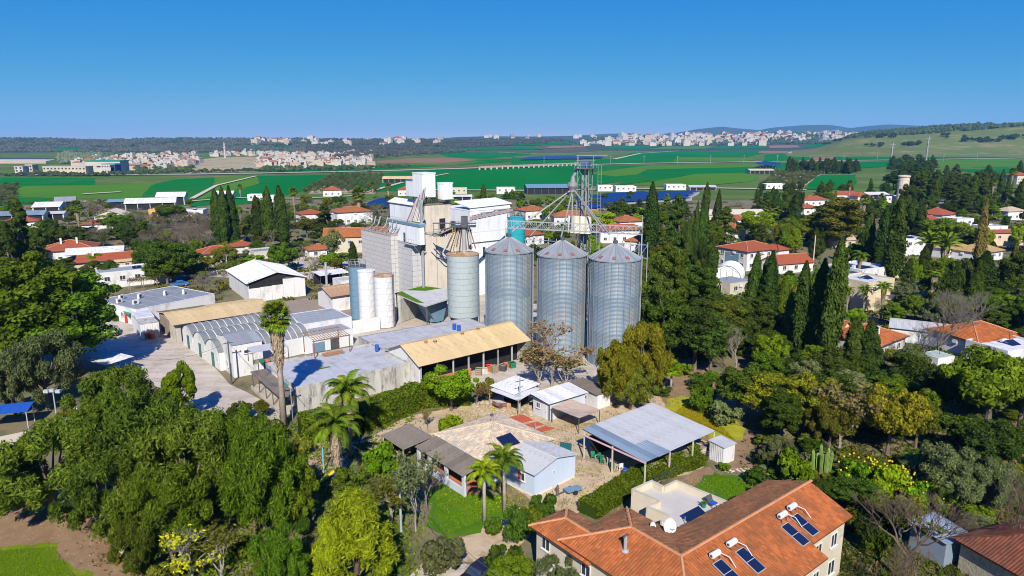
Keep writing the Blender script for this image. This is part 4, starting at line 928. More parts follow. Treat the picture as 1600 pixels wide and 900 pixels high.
# receiving canopy with hopper
tK = thing('receiving_canopy', 'tilted grey canopy with mossy edges over a dark hopper, below the beige tower', 'canopy', (0,0,0))
q = [G(617, 458, 5.6), G(664, 478, 5.0), G(703, 466, 5.2), G(703, 452, 5.8), G(660, 447, 6.0)]
MB().slab([tuple(v) for v in q], .25).build('roof', ROOFL, tK)
n_ = [v + Vector((0,0,.03)) for v in q]
MB().slab([n_[0], n_[0].lerp(n_[1],.75), n_[1].lerp(n_[4],.12), n_[0].lerp(n_[4],.25)], .02).slab([n_[0].lerp(n_[4],.4), n_[0].lerp(n_[3],.55), n_[3].lerp(n_[4],.3), n_[4]], .02).build('moss', MATS['lawn_turf'], tK)
b0 = [G(648, 470, 4.4), G(664, 476, 4.6), G(700, 466, 4.8), G(690, 455, 4.8)]; cb = G(676, 506, 0)
m = MB(); m.add([tuple(v) for v in b0] + [(cb.x-1.2,cb.y+1,.3),(cb.x+.6,cb.y,.3),(cb.x+2,cb.y+1.6,.3),(cb.x,cb.y+2.6,.3)], [(0,1,5,4),(1,2,6,5),(2,3,7,6),(3,0,4,7)]); m.build('hopper', BLUEGREY, tK)
for a in (q[0], q[1], q[2]):
    m = MB(); m.bar((a.x+.3,a.y+.3,0), (a.x+.3,a.y+.3,a.z-.25), .2); m.build('post', STEELD, tK)
m = MB(); w0, w1 = G(622, 508), G(700, 480); m.slab([(w0.x,w0.y+1,4.9),(w1.x,w1.y+2,5),(w1.x+.3,w1.y+2.3,5),(w0.x+.3,w0.y+1.3,4.9)], 4.8); m.build('back_wall', STAINED, tK)
# elevator and machinery on the pale teal silo
t = thing('spout_tower', 'platform with red and grey leaning spouts on the pale teal silo', 'machinery', (x7, y7, z7))
m = MB(); m.tube([(.3,-.6,.3),(.3,-.6,5.6)], .42, 10); m.build('elevator_pipe', STEEL, t)
for i in range(16):          # spouts running back and left onto the beige tower
    a = random.uniform(-1.6, 1.6); m = MB(); m.tube([(a, random.uniform(0, 1.2), 5.5), (a-2.2-random.random()*2.2, 3+random.random()*2, 3.4+random.random()), (a-3.2-random.random()*3.4, 5.5+random.random()*4, zd1-z7+.3)], .12, 6); m.build('spout', [STEEL, REDST, STEELD, STEEL][i % 4], t)
m = MB()
for i in range(6): m.bar((-6.2+i*1.1,5.0,zd1-z7+.3),(-6.2+i*1.1,5.0,5.4),.09)
m.bar((-6.2,5,5.4),(-.7,5,5.4),.1).bar((-6.2,5,4.2),(-.7,5,4.2),.08).box(-6.3,4.4,5.4,2.4,5.6,5.5); m.build('spout_frame', STEELD, t)
m = MB(); m.box(-2.2,-1.6,5.4,2.6,1.4,5.55); m.build('platform', STEELD, t)
for i in range(11):
    m = MB(); a = -2.0+i*.38; m.tube([(a-1.8+.25*i, random.uniform(-1,1), .3+random.random()), (a*.7, random.uniform(-.6,.6), 5.4)], .13, 6); m.build('spout', [STEEL, REDST, STEELD][i % 3], t)
m = MB()
for i in range(7): m.bar((-2.2+i*.8,-1.6,5.55),(-2.2+i*.8,-1.6,6.6),.05)
m.bar((-2.2,-1.6,6.6),(2.6,-1.6,6.6),.05).bar((-2.2,-1.6,6.1),(2.6,-1.6,6.1),.04); m.build('railing', STEELD, t)
m = MB(); m.box(-.2,-.8,5.56,1.0,.4,7.4); m.build('elevator_head', STEELD, t)
m = MB()
for sg in (-1.75,-1.3): m.bar((sg,-1.6,.2),(sg,-1.6,5.4),.06)
for i in range(11): m.bar((-1.75,-1.6,.4+i*.45),(-1.3,-1.6,.4+i*.45),.05)
m.build('ladder', mat('yellow_rail_paint', (0.60,0.50,0.12)), t)
# inclined lattice conveyor
t = thing('conveyor', 'inclined reddish lattice conveyor leading from the spouts to the turquoise tank', 'conveyor')
a = Vector((XU(733, 140, 18), 140, ZV(140, 345))); b = Vector((XU(800, 157, 18), 157, ZV(157, 331)))
d = (b-a)/14; up = Vector((0,0,.9))
for i in range(14):
    m = MB(); p, q_ = a+d*i, a+d*(i+1); m.bar(p, q_, .12).bar(p+up, q_+up, .12).bar(p, p+up, .07).bar(p, q_+up, .07); m.build('truss_bay', REDST if i % 4 else ROOFW, t)
m = MB(); m.bar(a+up*.5, b+up*.5, .5, .5); m.build('belt_trough', mat('pink_trough', (0.50,0.38,0.36)), t)
# central elevator tower with distributor, spouts and catwalk
yT = 121.5; tx = XU(912, yT, 20); tT = thing('elevator_tower', 'tall galvanised lattice elevator tower rising behind the corrugated silos', 'tower', (tx, yT, 0), math.radians(-24))
zT = ZV(yT, 263)
W = 1.05
for sx in (-W, W):
    for sy in (-W, W):
        m = MB(); m.bar((sx,sy,0),(sx,sy,zT),.12); m.build('post', TOWST, tT)
nb = 11
for i in range(nb):
    z0_, z1_ = zT*i/nb, zT*(i+1)/nb
    m = MB()
    for (p, q_) in (((-W,-W),(W,-W)), ((W,-W),(W,W)), ((W,W),(-W,W)), ((-W,W),(-W,-W))):
        m.bar((*p,z1_),(*q_,z1_),.08)
        m.bar((*(p if i % 2 else q_),z0_),(*(q_ if i % 2 else p),z1_),.06)
    m.build('bracing', TOWST, tT)
for k_ in (-.35, .35):
    m = MB(); m.box(k_-.19,-.19,.2,k_+.19,.19,zT+.6); m.build('elevator_trunk', TOWST, tT)
m = MB(); m.box(-1.5,-1.4,zT-.1,1.7,1.4,zT); m.build('platform', STEELD, tT)
m = MB(); m.box(-.7,-.6,zT+.1,.8,.6,zT+1.3); m.build('elevator_head', mat('blue_motor', (0.05,0.11,0.22)), tT)
m = MB()
for sx in (-1.5,-.4,.7,1.7):
    for sy in (-1.4, 1.4): m.bar((sx,sy,zT),(sx,sy,zT+1.1),.06)
for sy in (-1.4, 1.4): m.bar((-1.5,sy,zT+1.1),(1.7,sy,zT+1.1),.05).bar((-1.5,sy,zT+.55),(1.7,sy,zT+.55),.04)
m.build('railing', TOWST, tT)
m = MB(); zc_ = ZV(yT, 243)
for sx in (-1.3, 1.5): m.bar((sx,0,zT),(sx,0,zc_),.1)
m.bar((-1.6,0,zc_),(4.0,0,zc_),.16).bar((-1.6,0,zc_-.9),(1.8,0,zc_-.9),.11); m.build('hoist_frame', TOWST, tT)
m = MB()
for sx in (1.9, 2.5): m.bar((sx,1.6,0),(sx,1.6,zT+1),.07)
for i in range(int(zT/.6)): m.bar((1.9,1.6,i*.6+.3),(2.5,1.6,i*.6+.3),.05)
m.build('ladder', TOWST, tT)
zd_ = ZV(yT, 290); 
m = MB(); m.lathe([(.12,1.6),(.35,1.5),(.5,.6),(.95,.5),(.95,-.1),(.6,-.7),(.6,-1.1)], 14); o = m.build('distributor', TOWST, tT); o.location = (-2.0,-.6,zd_)
m = MB(); m.tube([(-.8,-.2,zT+.6),(-2.0,-.6,zd_+1.4)], .3, 8); m.build('chute', TOWST, tT)
m = MB(); m.box(-2.9,-1.5,zd_-1.3,-1.2,.3,zd_-1.15); m.build('distributor_platform', STEELD, tT)
fx = ZV(yT, 336); fb = ZV(yT, 362)
for i in range(4):
    m = MB(); m.tube([(-1.7+i*1.05,-2.2,fb),(-1.7+i*1.05,-2.2,fx)], .58, 10); m.build('filter_drum', mat('pale_filter', (0.60,0.57,0.48)), tT)
Mi = Matrix.Rotation(math.radians(24), 4, 'Z') @ Matrix.Translation((-tx, -yT, 0))
def spout(u, v, yy, r=.13):
    e = Vector((XU(u, yy, ZV(yy, v)), yy, ZV(yy, v))); m = MB(); m.tube([(-2.0,-.6,zd_-.6), Mi @ e], r, 8); m.build('spout', TOWST, tT)
spout(800, 362, 118); spout(826, 372, 122); spout(876, 374, 113); spout(893, 360, 116); spout(952, 366, 110.5); spout(944, 362, 116)
# catwalk over the silos
t = thing('catwalk', 'galvanised lattice catwalk spanning over the three silo roofs', 'catwalk')
zc = 21.2; a = Vector((XU(790, 118.8, zc), 118.8, zc)); b = Vector((XU(1003, 110, zc), 110, zc)); n = 22; d = (b-a)/n; s_ = Vector((-d.y, d.x, 0)).normalized()*.9
for i in range(n):
    p, q_ = a+d*i, a+d*(i+1); m = MB()
    for o_ in (Vector((0,0,0)), s_):
        m.bar(p+o_, q_+o_, .10).bar(p+o_+Vector((0,0,1.25)), q_+o_+Vector((0,0,1.25)), .08).bar(p+o_, p+o_+Vector((0,0,1.25)), .055)
        m.bar(p+o_ if i % 2 else p+o_+Vector((0,0,1.25)), q_+o_+Vector((0,0,1.25)) if i % 2 else q_+o_, .055)
    m.slab([p, q_, q_+s_, p+s_], .06); m.build('truss_bay', STEEL, t)
for q_ in (a, b):
    m = MB(); m.bar(q_+Vector((0,0,-zc+.1)), q_, .16); m.build('post', STEEL, t)
m = MB(); m.bar(b+Vector((0,0,0)), b+Vector((0,0,3.2)), .07); m.build('mast', STEEL, t)
for (u, yy) in ((845, 122.5), (985, 118)):
    t = thing('support_frame', 'low steel frame with walkway behind the silo roofs at %s' % ('the turquoise tank side' if u < 900 else 'the right silo'), 'steel frame', (XU(u, yy, 17), yy, 0), math.radians(-24))
    m = MB()
    for i in range(5):
        m.bar((-3+i*1.5,0,0),(-3+i*1.5,0,19),.12)
        if i: m.bar((-4.5+i*1.5,0,16.2),(-3+i*1.5,0,18.5),.07).bar((-4.5+i*1.5,0,18.5),(-3+i*1.5,0,18.5),.1).bar((-4.5+i*1.5,0,16.2),(-3+i*1.5,0,16.2),.1)
    m.build('lattice', STEEL, t)
# ---------------------------------------------------------------- low buildings of the mill yard
FR = 38
# white flat-roofed shop with stained wall
R = rect((385,562),(463,606),(642,568), 3.5, 37); x, y, r, L1, L2 = R = (*R[:4], 13.0)
t = bld('flat_roofed_shop', 'white flat-roofed shop with a stained grey end wall behind the hedge', 'building', R)
walls(t, L1, L2, 3.3, STAINED); flat_roof(t, L1, L2, 3.3, ROOFL, .28, STAINED, .2)
for i in range(5): MB().box(-.06, .8+i*2.4, .9, -.004, 2.9+i*2.4, 3.0).build('wall_panel', [WHITE, TEAL, WHITE, WHITE, BLUE][i], t)
MB().box(-2.3, -.1, 2.55, -.064, L2, 2.7).build('awning', ROOFB, t)
for i in range(5): MB().bar((-2.2, .3+i*3, 0), (-2.2, .3+i*3, 2.55), .1).build('awning_post', STEELD, t)
MB().box(-2.4, 0, 0, -.07, L2, .5).build('loading_step', MATS['dusty_tarmac'], t)
door(t, L1, L2, 'l', 5.0, 1.3, 2.5, mat('orange_wood', (0.42,0.20,0.06)))
MB().box(L1*.32, L2*.45, 3.36, L1*.42, L2*.49, 3.375).build('roof_patch', MATS['lawn_turf'], t)
for i in range(7): MB().box(L1*.05+i*2.4, .25, 3.352, L1*.05+i*2.4+.05, L2-.25, 3.36).build('roof_seam', ROOFG, t)
# lean-to with white roof by the palm
t = bld('roof_shelter', 'small pale roof shelter with clutter beside the tall fan palm', 'shelter', (XU(396,97,3), 97, R38, 5.5, 2.6))
sheets(t, (0,0,5.3), (5.5,0,0), (0,2.6,.25), 1.1, ROOFL)
for a, b in ((.1,.1),(5.4,.1),(.1,2.5),(5.4,2.5)): MB().bar((a,b,3.4),(a,b,5.3),.09).build('post', STEELD, t)
for i in range(6): MB().box(.4+i*.8, .4, 3.38, 1.0+i*.8, 1.1, 3.7+.3*random.random()).build('crate', [WOOD, GREENP, TERRA][i % 3], t)
# white gabled block with pole
R = tbox(363, 101, 340, 410, 4); x, y, r, L1, L2 = R
t = bld('white_workshop', 'white gabled workshop block beside the street pole at the yard corner', 'building', R)
walls(t, L1, L2, 5.2, WHITE); gable_roof(t, L1, L2, 5.2, .7, 'x', .12, ROOFG, ends=WHITE)
window(t, L1, L2, 'f', 2.5, 3.6, 1.6, .6); door(t, L1, L2, 'l', 1.4, .9, 2.1, BLUEGREY); window(t, L1, L2, 'l', 3.2, 1.0, .9, 1.1)
# barrel-vaulted sheds
b0, b1 = G(287, 538), G(345, 580); ax = (b1-b0); n_ = 3; wv = ax.length/n_; rv = math.atan2(-ax.y, -ax.x) - PI/2   # local y runs back-left along the front
for i in range(3):
    p = b0 + ax*((i+1)/n_); L1 = 17.5 - i*1.0; r = rv
    t = bld('vaulted_shed', ['rearmost barrel-vaulted grey shed with green door in the yard', 'middle barrel-vaulted grey shed of the three in the yard', 'nearest barrel-vaulted grey shed, against the white workshop'][i], 'shed', (p.x, p.y, r, L1, wv))
    hw = 2.7+i*.15
    walls(t, L1, wv, hw, WHITE)
    rise = 1.5; ns = 9
    pf = [(wv*k/ns, hw+rise*math.sin(PI*k/ns)**.8) for k in range(ns+1)]
    g_ = MB(); g_.add([(0, a, z_) for a, z_ in pf], [tuple(range(ns, -1, -1))]); g_.add([(L1, a, z_) for a, z_ in pf], [tuple(range(ns+1))]); g_.build('gable', WHITE, t)
    for k in range(14):
        s_ = MB(); xa, xb = L1*k/14-.15, L1*(k+1)/14-.17
        for j in range(ns): s_.add([(xa,*pf[j]),(xb,*pf[j]),(xb,*pf[j+1]),(xa,*pf[j+1])], [(0,1,2,3)])
        o = s_.build('vault_sheet', mat('weathered_vault_sheet', (0.165,0.18,0.185), (0.12,0.13,0.135), .8, dirt=(0.21,0.21,0.20)), t); o.location.z = .04+.006*(k % 3)
        s_ = MB()
        for j in range(ns): s_.bar((xb,pf[j][0],pf[j][1]+.06),(xb,pf[j+1][0],pf[j+1][1]+.06),.1)
        s_.build('vault_rib', ROOFW, t)
    door(t, L1, wv, 'l', wv*.5, 1.2, 2.4); window(t, L1, wv, 'l', wv*.15, 1.2, .6, 1.0)
# big yellow gabled store
e0, e1_ = G(656, 569, 4), G(823, 530, 4); r = math.atan2(e1_.y-e0.y, e1_.x-e0.x); L1 = (e1_-e0).length; L2 = 9.4
R = (e0.x, e0.y, r, L1, L2)
t = bld('yellow_roofed_store', 'large store with a yellow sheet gable roof in front of the silos', 'building', R)
MB().box(0,L2-.3,0,L1,L2,4).build('wall', WHITE, t); MB().box(0,.25,0,.25,L2-.3,4).build('wall', WHITE, t); MB().box(L1-.25,.25,0,L1,L2-.3,4).build('wall', STAINED, t)
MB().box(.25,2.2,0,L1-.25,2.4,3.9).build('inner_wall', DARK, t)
for i in range(8): MB().bar((.2+i*(L1-.4)/7,.12,0),(.2+i*(L1-.4)/7,.12,4),.2).build('post', STAINED, t)
MB().box(.3,.02,0,L1*.45,.2,1.4).build('low_wall', TERRA, t)
gable_roof(t, L1, L2, 4.0, 1.9, 'x', .55, ROOFY, sheet=1.35)
for i, (a, b) in enumerate(((3.5,3.9),(5.0,3.6),(10.5,4.1),(13.8,4.4))): MB().lathe([(.22,0),(.22,.35),(.32,.36),(.05,.55),(0,.55)],10).build('roof_vent', RUSTY, t).location = (a, b, 4.0+1.9*b/(L2/2)+.02)
# flat grey roofs in the middle of the yard
R = rect((560,514),(596,545),(730,512), 3.6, 36); x, y, r, L1, L2 = R; R = (x, y, r, 22, 9); t = bld('flat_roofed_store', 'long low flat grey roof between the small silos and yellow store', 'building', R)
walls(t, 22, 9, 3.4, STAINED); flat_roof(t, 22, 9, 3.4, ROOFL, .12, ROOFG, .15)
for i in range(10): MB().box(1+i*2.1,.25,3.452,1.05+i*2.1,8.75,3.47).build('roof_seam', ROOFG, t)
R = rect((449,492),(473,508),(548,495), 3.5, 37); x, y, r, L1, L2 = R; t = bld('flat_roofed_store', 'low white store with a blue-grey flat roof left of the small silos', 'building', R)
walls(t, L1, L2, 3.5, WHITE); flat_roof(t, L1, L2, 3.5, ROOFG, .1, WHITE, .2)
for i in range(5): MB().box(.4,.7+i*L2/5.5,3.552,L1-.4,.76+i*L2/5.5,3.57).build('roof_seam', ROOFL, t)
MB().box(L1+.01,.4,0,L1+6,.6,2.6).build('yard_wall', WHITE, t)
R = tbox(475, 113, 440, 500, 3); x, y, r, L1, L2 = R; t = bld('flat_roofed_store', 'pale low store with dark doorway behind the fan palm crown', 'building', (x, y, r, 9, 5))
walls(t, 9, 5, 3.0, WHITE); flat_roof(t, 9, 5, 3.0, ROOFG, .1, WHITE); door(t, 9, 5, 'f', 5.5, 1.6, 2.2, STEELD); door(t, 9, 5, 'f', 2.5, 2.2, 1.7, BLUEGREY)
# pergola skeleton on the roof
p = G(492, 560, 3.4); t = thing('pergola', 'bare rusty steel pergola frame standing on the flat white roof', 'pergola', p, R38)
for a, b in ((0,0),(5.8,0),(0,4.2),(5.8,4.2)): MB().bar((a,b,0),(a,b,2.7),.12).build('post', REDST, t)
for b in (0, 4.2): MB().bar((-.2,b,2.7+(.4 if b else 0)),(6,b,2.7+(.4 if b else 0)),.14).build('beam', REDST, t)
for i in range(14): MB().bar((i*.44,-.3,2.8),(i*.44,4.5,3.25),.07).build('slat', WOOD, t)
for i in range(5): MB().bar((0,.5+i*.85,2.86+.09*i),(5.8,.5+i*.85,2.86+.09*i),.05).build('slat', RUSTY, t)
t = thing('wood_pile', 'heap of boards lying under the rusty pergola', 'boards', p+Vector((2,1.2,0)), R38)
for i in range(9): MB().box(-.8+random.uniform(-.2,.2), i*.18, .06*(i % 4), 2.4+random.uniform(-.3,.3), i*.18+.15, .06*(i % 4)+.055).build('board', TERRA if i % 2 else WOOD, t)
# long yellow roof, left
f0, f1 = G(273, 506, 3.6), G(424, 483, 3.6); r = math.atan2(f1.y-f0.y, f1.x-f0.x); L1 = (f1-f0).length; L2 = 12.0; R = (f0.x, f0.y, r, L1, L2)
t = bld('yellow_roofed_store', 'long store with a faded yellow gable roof and wooden end wall', 'building', R)
walls(t, L1, L2, 3.5, STAINED, y0=.4); gable_roof(t, L1, L2, 3.5, .95, 'x', .5, ROOFY, sheet=1.4, ends=WOOD)
for i in range(9): MB().box(-.07,.3+i*L2/9.3,0,-.01,.3+(i+.93)*L2/9.3,3.4).build('plank', OFFWHITE if i < 3 else WOOD, t)
MB().box(1,-.04+.4,0,L1-.4,.39,2.8).build('door', DARK, t)
g_ = MB(); yc = L2/2; s0 = Vector((-.45,L2+.45,3.5-.45*.95/yc+.115)); s1 = Vector((-.45,yc,4.565)); g_.slab([s0, s0+Vector((9,0,0)), s0.lerp(s1,.5)+Vector((8.2,0,0)), s0.lerp(s1,.85)+Vector((5.2,0,0)), s0.lerp(s1,.95)+Vector((.4,0,0))][::-1], .02); g_.build('moss_patch', MOSS, t)
# long grey flat roofed row, far left of the yard
q = [G(163,468,3.3), G(209,480,3.3), G(335,457,3.3)]; R = rect((163,466),(212,484),(335,459), 3.3); x, y, r, L1, L2 = R
t = bld('flat_roofed_row', 'long grey flat-roofed row with rooftop units beyond the yellow roof', 'building', R)
walls(t, L1, L2, 3.2, WHITE); flat_roof(t, L1, L2, 3.2, ROOFG, .12, WHITE)
for i in range(4): window(t, L1, L2, 'l', 2+i*3.2, 1.1, 1.0, 1.0)
door(t, L1, L2, 'l', L2*.25, 1.0, 2.1, RED)
for i in range(6): MB().box(.5+i*L1/6.5,.25,3.252,.58+i*L1/6.5,L2-.25,3.27).build('roof_seam', ROOFL, t)
for i, (a, b) in enumerate(((.15,.3),(.08,.55),(.2,.75),(.35,.6),(.62,.5),(.78,.35))):
    ac_unit('rooftop_unit', ['air unit nearest the corner of the long grey roof', 'air unit by the left edge of the long grey roof', 'air unit at the back left of the long grey roof', 'air unit in the middle of the long grey roof', 'air unit right of centre on the long grey roof', 'air unit at the right end of the long grey roof'][i], t.matrix_basis @ Vector((a*L1, b*L2, 3.26)) if False else Matrix.Translation((x,y,0)) @ Matrix.Rotation(r,4,'Z') @ Vector((a*L1, b*L2, 3.26)), r+.2*i, 1.3)
R = rect((188,476),(213,497),(238,490), 3.0, 36); x, y, r, L1, L2 = R; t = bld('white_annex', 'white annex with pale flat roof and green awning by the parked cars', 'building', R)
walls(t, L1, L2, 2.9, WHITE); flat_roof(t, L1, L2, 2.9, ROOFW, .1, WHITE); MB().box(-1.0,L2*.5,2.3,-.01,L2*.8,2.42).build('awning', GREENP, t)
for i in range(3): MB().box(-.05,.6+i*2,.2,-.003,2.2+i*2,2.3).build('door', DARK if i % 2 else WHITE, t)
# kiosk
R = rect((210,493),(219,507),(247,502), 2.9, 38); x, y, r, L1, L2 = R; t = bld('container_kiosk', 'white container kiosk with stained roof behind the orange bins', 'kiosk', R)
walls(t, L1, L2, 2.8, WHITE); flat_roof(t, L1, L2, 2.8, STAINED, .08, STAINED)
for i in range(7): MB().box(L1*i/7+.02,-.05,.1,L1*(i+.5)/7,-.004,2.7).build('corrugation', WHITE, t)
for i, u in enumerate((230, 238)):
    p = G(u, 529); t = thing('waste_bin', ['left orange round waste bin by the white kiosk', 'right orange round waste bin by the white kiosk'][i], 'bin', p, .3*i)
    MB().lathe([(.38,0),(.46,.9),(.5,.92),(.5,1.0)],14).build('body', ORANGE, t); MB().lathe([(.52,1.0),(.5,1.08),(.2,1.16),(0,1.17)],14).build('lid', ORANGE, t)
# carport
R = (*G(160,572,2.4)[:2], math.radians(60), 5.5, 9.0); t = bld('carport', 'pale flat carport roof in tree shade at the yard entrance', 'carport', R)
A0 = G(121,556,2.5); A1 = G(165,571,2.5); A2 = G(209,557,2.5); A3 = G(190,546,2.5)
t.location = (0,0,0); t.rotation_euler = (0,0,0); t.location = A1
e_ = A2-A1; f_ = A0-A1
sheets(t, (0,0,.04), e_, f_, 1.1, ROOFW)
for q in ((.05,.05),(.95,.05),(.05,.95),(.95,.95),(.5,.05)):
    pp = e_*q[0]+f_*q[1]; MB().bar((pp.x,pp.y,-2.5),(pp.x,pp.y,0),.14).build('post', BLUE if q[1] < .5 else STEELD, t)
# big white warehouse
w0, w1 = G(390, 473), G(478, 462); r = math.atan2(w1.y-w0.y, w1.x-w0.x); L1 = (w1-w0).length; L2 = 20; R = (w0.x, w0.y, r, L1, L2)
t = bld('warehouse', 'large white gabled warehouse with a dark open front bay', 'building', R)
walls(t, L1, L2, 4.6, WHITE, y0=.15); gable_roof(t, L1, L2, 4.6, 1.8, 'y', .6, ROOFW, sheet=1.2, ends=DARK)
for i in range(5): MB().box(L1*i/5+.02, 0, 0, L1*(i+1)/5-.02, .14, [3.2,3.3,3.4,4.9,4.8][i]).build('front_panel', WHITE, t)
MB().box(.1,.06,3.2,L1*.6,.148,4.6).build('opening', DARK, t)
MB().bar((0,.03,4.6),(L1/2,.03,6.3),.2).bar((L1,.03,4.6),(L1/2,.03,6.3),.2).build('truss', STEELD, t)
# rust-roofed white shed
R = rect((500,447),(519,459),(560,453), 4, 38); x, y, r, L1, L2 = R; t = bld('rust_roofed_shed', 'white shed with a rusty sheet roof left of the small silos', 'shed', (x, y, r, 8, 8))
walls(t, 8, 8, 3.6, WHITE); gable_roof(t, 8, 8, 3.6, 1.2, 'x', .7, RUSTY, ends=WHITE); door(t, 8, 8, 'f', 5.8, 1.8, 2.3, DARK)
t = thing('chimney_pipe', 'tall plain grey steel pipe standing behind the rust-roofed shed', 'pipe', G(511, 452), 0); MB().lathe([(.3,0),(.3,6.6),(.36,6.6),(.36,6.8),(0,6.8)],12).build('flue', STEEL, t); MB().lathe([(.5,0),(.5,.4),(.3,.45)],12).build('base', STEELD, t)
R = tbox(500, 168, 490, 535, 3); t = bld('open_shelter', 'low white-roofed open shelter behind the tall grey pipe', 'shelter', (*R[:3], 8, 5)); sheets(t, (0,0,3), (8,0,0), (0,5,.4), 1.2, ROOFW)
for a in (0,2.6,5.2,7.9):
    for b in (.1,4.9): MB().bar((a+.05,b,0),(a+.05,b,3),.12).build('post', STEELD, t)
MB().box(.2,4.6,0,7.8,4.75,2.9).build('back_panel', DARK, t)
R = tbox(533, 160, 528, 560, 3); t = bld('white_hut', 'small white flat hut beside the blue-grey silo', 'hut', (*R[:3], 4.5, 5)); walls(t, 4.5, 5, 3.2, WHITE); flat_roof(t, 4.5, 5, 3.2, ROOFL, .15)
# yard clutter: pallets, drums, crates, each a thing
drum_spots = [(710,515,5.2,'blue drum at the left of the pair on the yellow roof edge',BLUE),(717,517,5.2,'blue drum at the right of the pair on the yellow roof edge',BLUE),(589,548,3.5,'single blue drum standing on the flat white roof',BLUE)]
for u, v, z_, lb, m_ in drum_spots:
    t = thing('drum', lb, 'drum', G(u, v, z_)); MB().lathe([(.3,0),(.33,.1),(.33,.45),(.35,.47),(.33,.5),(.33,.85),(.3,.95),(0,.95)],14).build('body', m_, t); MB().lathe([(.31,.951),(.31,.985),(0,.985)],14).build('lid', m_, t)
for i, (u, v, c_) in enumerate(((757,582,WHITE),(765,579,ORANGE),(772,582,WOOD),(779,577,WOOD),(786,579,STEELD),(748,586,WOOD),(792,573,ORANGE),(800,574,GREENP))):
    t = thing('crate', ['white crate at the front of the clutter below the yellow roof', 'orange crate second from left in the clutter below the yellow roof', 'wooden crate beside the orange crate below the yellow roof', 'tall wooden crate in the middle of the clutter below the yellow roof', 'dark metal crate right of centre below the yellow roof', 'leftmost wooden crate below the yellow roof near the green tree', 'orange crate at the right of the clutter below the yellow roof', 'green crate at the right end of the clutter below the yellow roof'][i], 'crate', G(u, v), .3*i)
    h_ = .7+.25*(i % 3)
    for j in range(4): MB().box(-.5,-.5,j*h_/4+.01,.5,-.46,(j+.85)*h_/4).build('slat', c_, t); MB().box(-.5,.46,j*h_/4+.01,.5,.5,(j+.85)*h_/4).build('slat', c_, t); MB().box(-.5,-.455,j*h_/4+.01,-.46,.455,(j+.85)*h_/4).build('slat', c_, t); MB().box(.46,-.455,j*h_/4+.01,.5,.455,(j+.85)*h_/4).build('slat', c_, t)
    MB().box(-.45,-.45,.0,.45,.45,h_*.8).build('contents', DARK if i % 2 else WOOD, t)
# cars
def car(label, p, r, col, group=None):
    m_ = mat('car_paint_'+col[0], col[1], tuple(c*.9 for c in col[1]), 1.0, rough=.25, spec=.6); t = thing('parked_car', label, 'car', p, r, group)
    pf = [(-2.1,.35),(-2.15,.75),(-1.95,.88),(-1.2,.92),(-.62,1.38),(.75,1.42),(1.55,.98),(2.05,.9),(2.12,.4)]
    b = MB(); n = len(pf); V = []
    for yy, k_ in ((-.86,1),(.86,1)): V += [(a, yy*(.82 if z_ > 1.1 else 1), z_) for a, z_ in pf]
    b.add(V, [tuple(range(n)), tuple(range(2*n-1, n-1, -1))]+[(i, n+i, n+i+1, i+1) for i in range(n-1)]+[(n-1, 2*n-1, n, 0)]); b.build('body', m_, t)
    w_ = MB(); w_.add([(-1.17,-.72,.965),(-.66,-.66,1.365),(-.66,.66,1.365),(-1.17,.72,.965)], [(0,1,2,3)]); o = w_.build('windscreen', GLASS, t); o.location = (-.03,0,.03)
    w_ = MB(); w_.add([(.80,-.66,1.40),(1.5,-.72,1.03),(1.5,.72,1.03),(.80,.66,1.40)], [(0,1,2,3)]); o = w_.build('rear_window', GLASS, t); o.location = (.02,0,.03)
    for sg in (-1, 1):
        w_ = MB(); w_.add([(-1.0,sg*.872,.95),(1.3,sg*.872,.98),(.7,sg*.735,1.34),(-.6,sg*.735,1.32)], [(0,1,2,3)]); o = w_.build('side_window', GLASS, t); o.location.y = sg*.012
        for a in (-1.35, 1.3):
            k_ = MB(); k_.tube([(a,sg*.72,.32),(a,sg*.90,.32)], .32, 14); k_ = k_.build('wheel', mat('tyre_rubber', (0.02,0.02,0.02)), t); h_ = MB(); h_.tube([(a,sg*.901,.32),(a,sg*.91,.32)], .19, 10); h_.build('rim', STEEL, k_)
        l_ = MB(); l_.box(-2.16,sg*.62-.16,.62,-2.11,sg*.62+.16,.76); l_.build('headlight', WHITE, t)
        l_ = MB(); l_.box(2.09,sg*.66-.12,.68,2.14,sg*.66+.12,.82); l_.build('tail_light', RED, t)
    return t
car('white car parked furthest along the shaded lane by the hedge', G(156, 500), 2.2, ('white', (0.7,0.72,0.74)))
car('silver car parked in tree shade before the white annex', G(178, 522), 2.1, ('silver', (0.45,0.48,0.52)))
car('dark blue car half hidden at the rear of the shaded lane', G(146, 491), 2.2, ('blue', (0.05,0.12,0.28)))
car('black car partly cut by the bottom edge of the picture', G(752, 905), .9, ('black', (0.015,0.015,0.018)))
car('blue car behind the long grey roof by the trees', G(281, 447), .6, ('blue2', (0.04,0.14,0.38)))
car('white car under trees by the playground path at left', G(127, 657), 1.0, ('white', (0.7,0.7,0.7)))
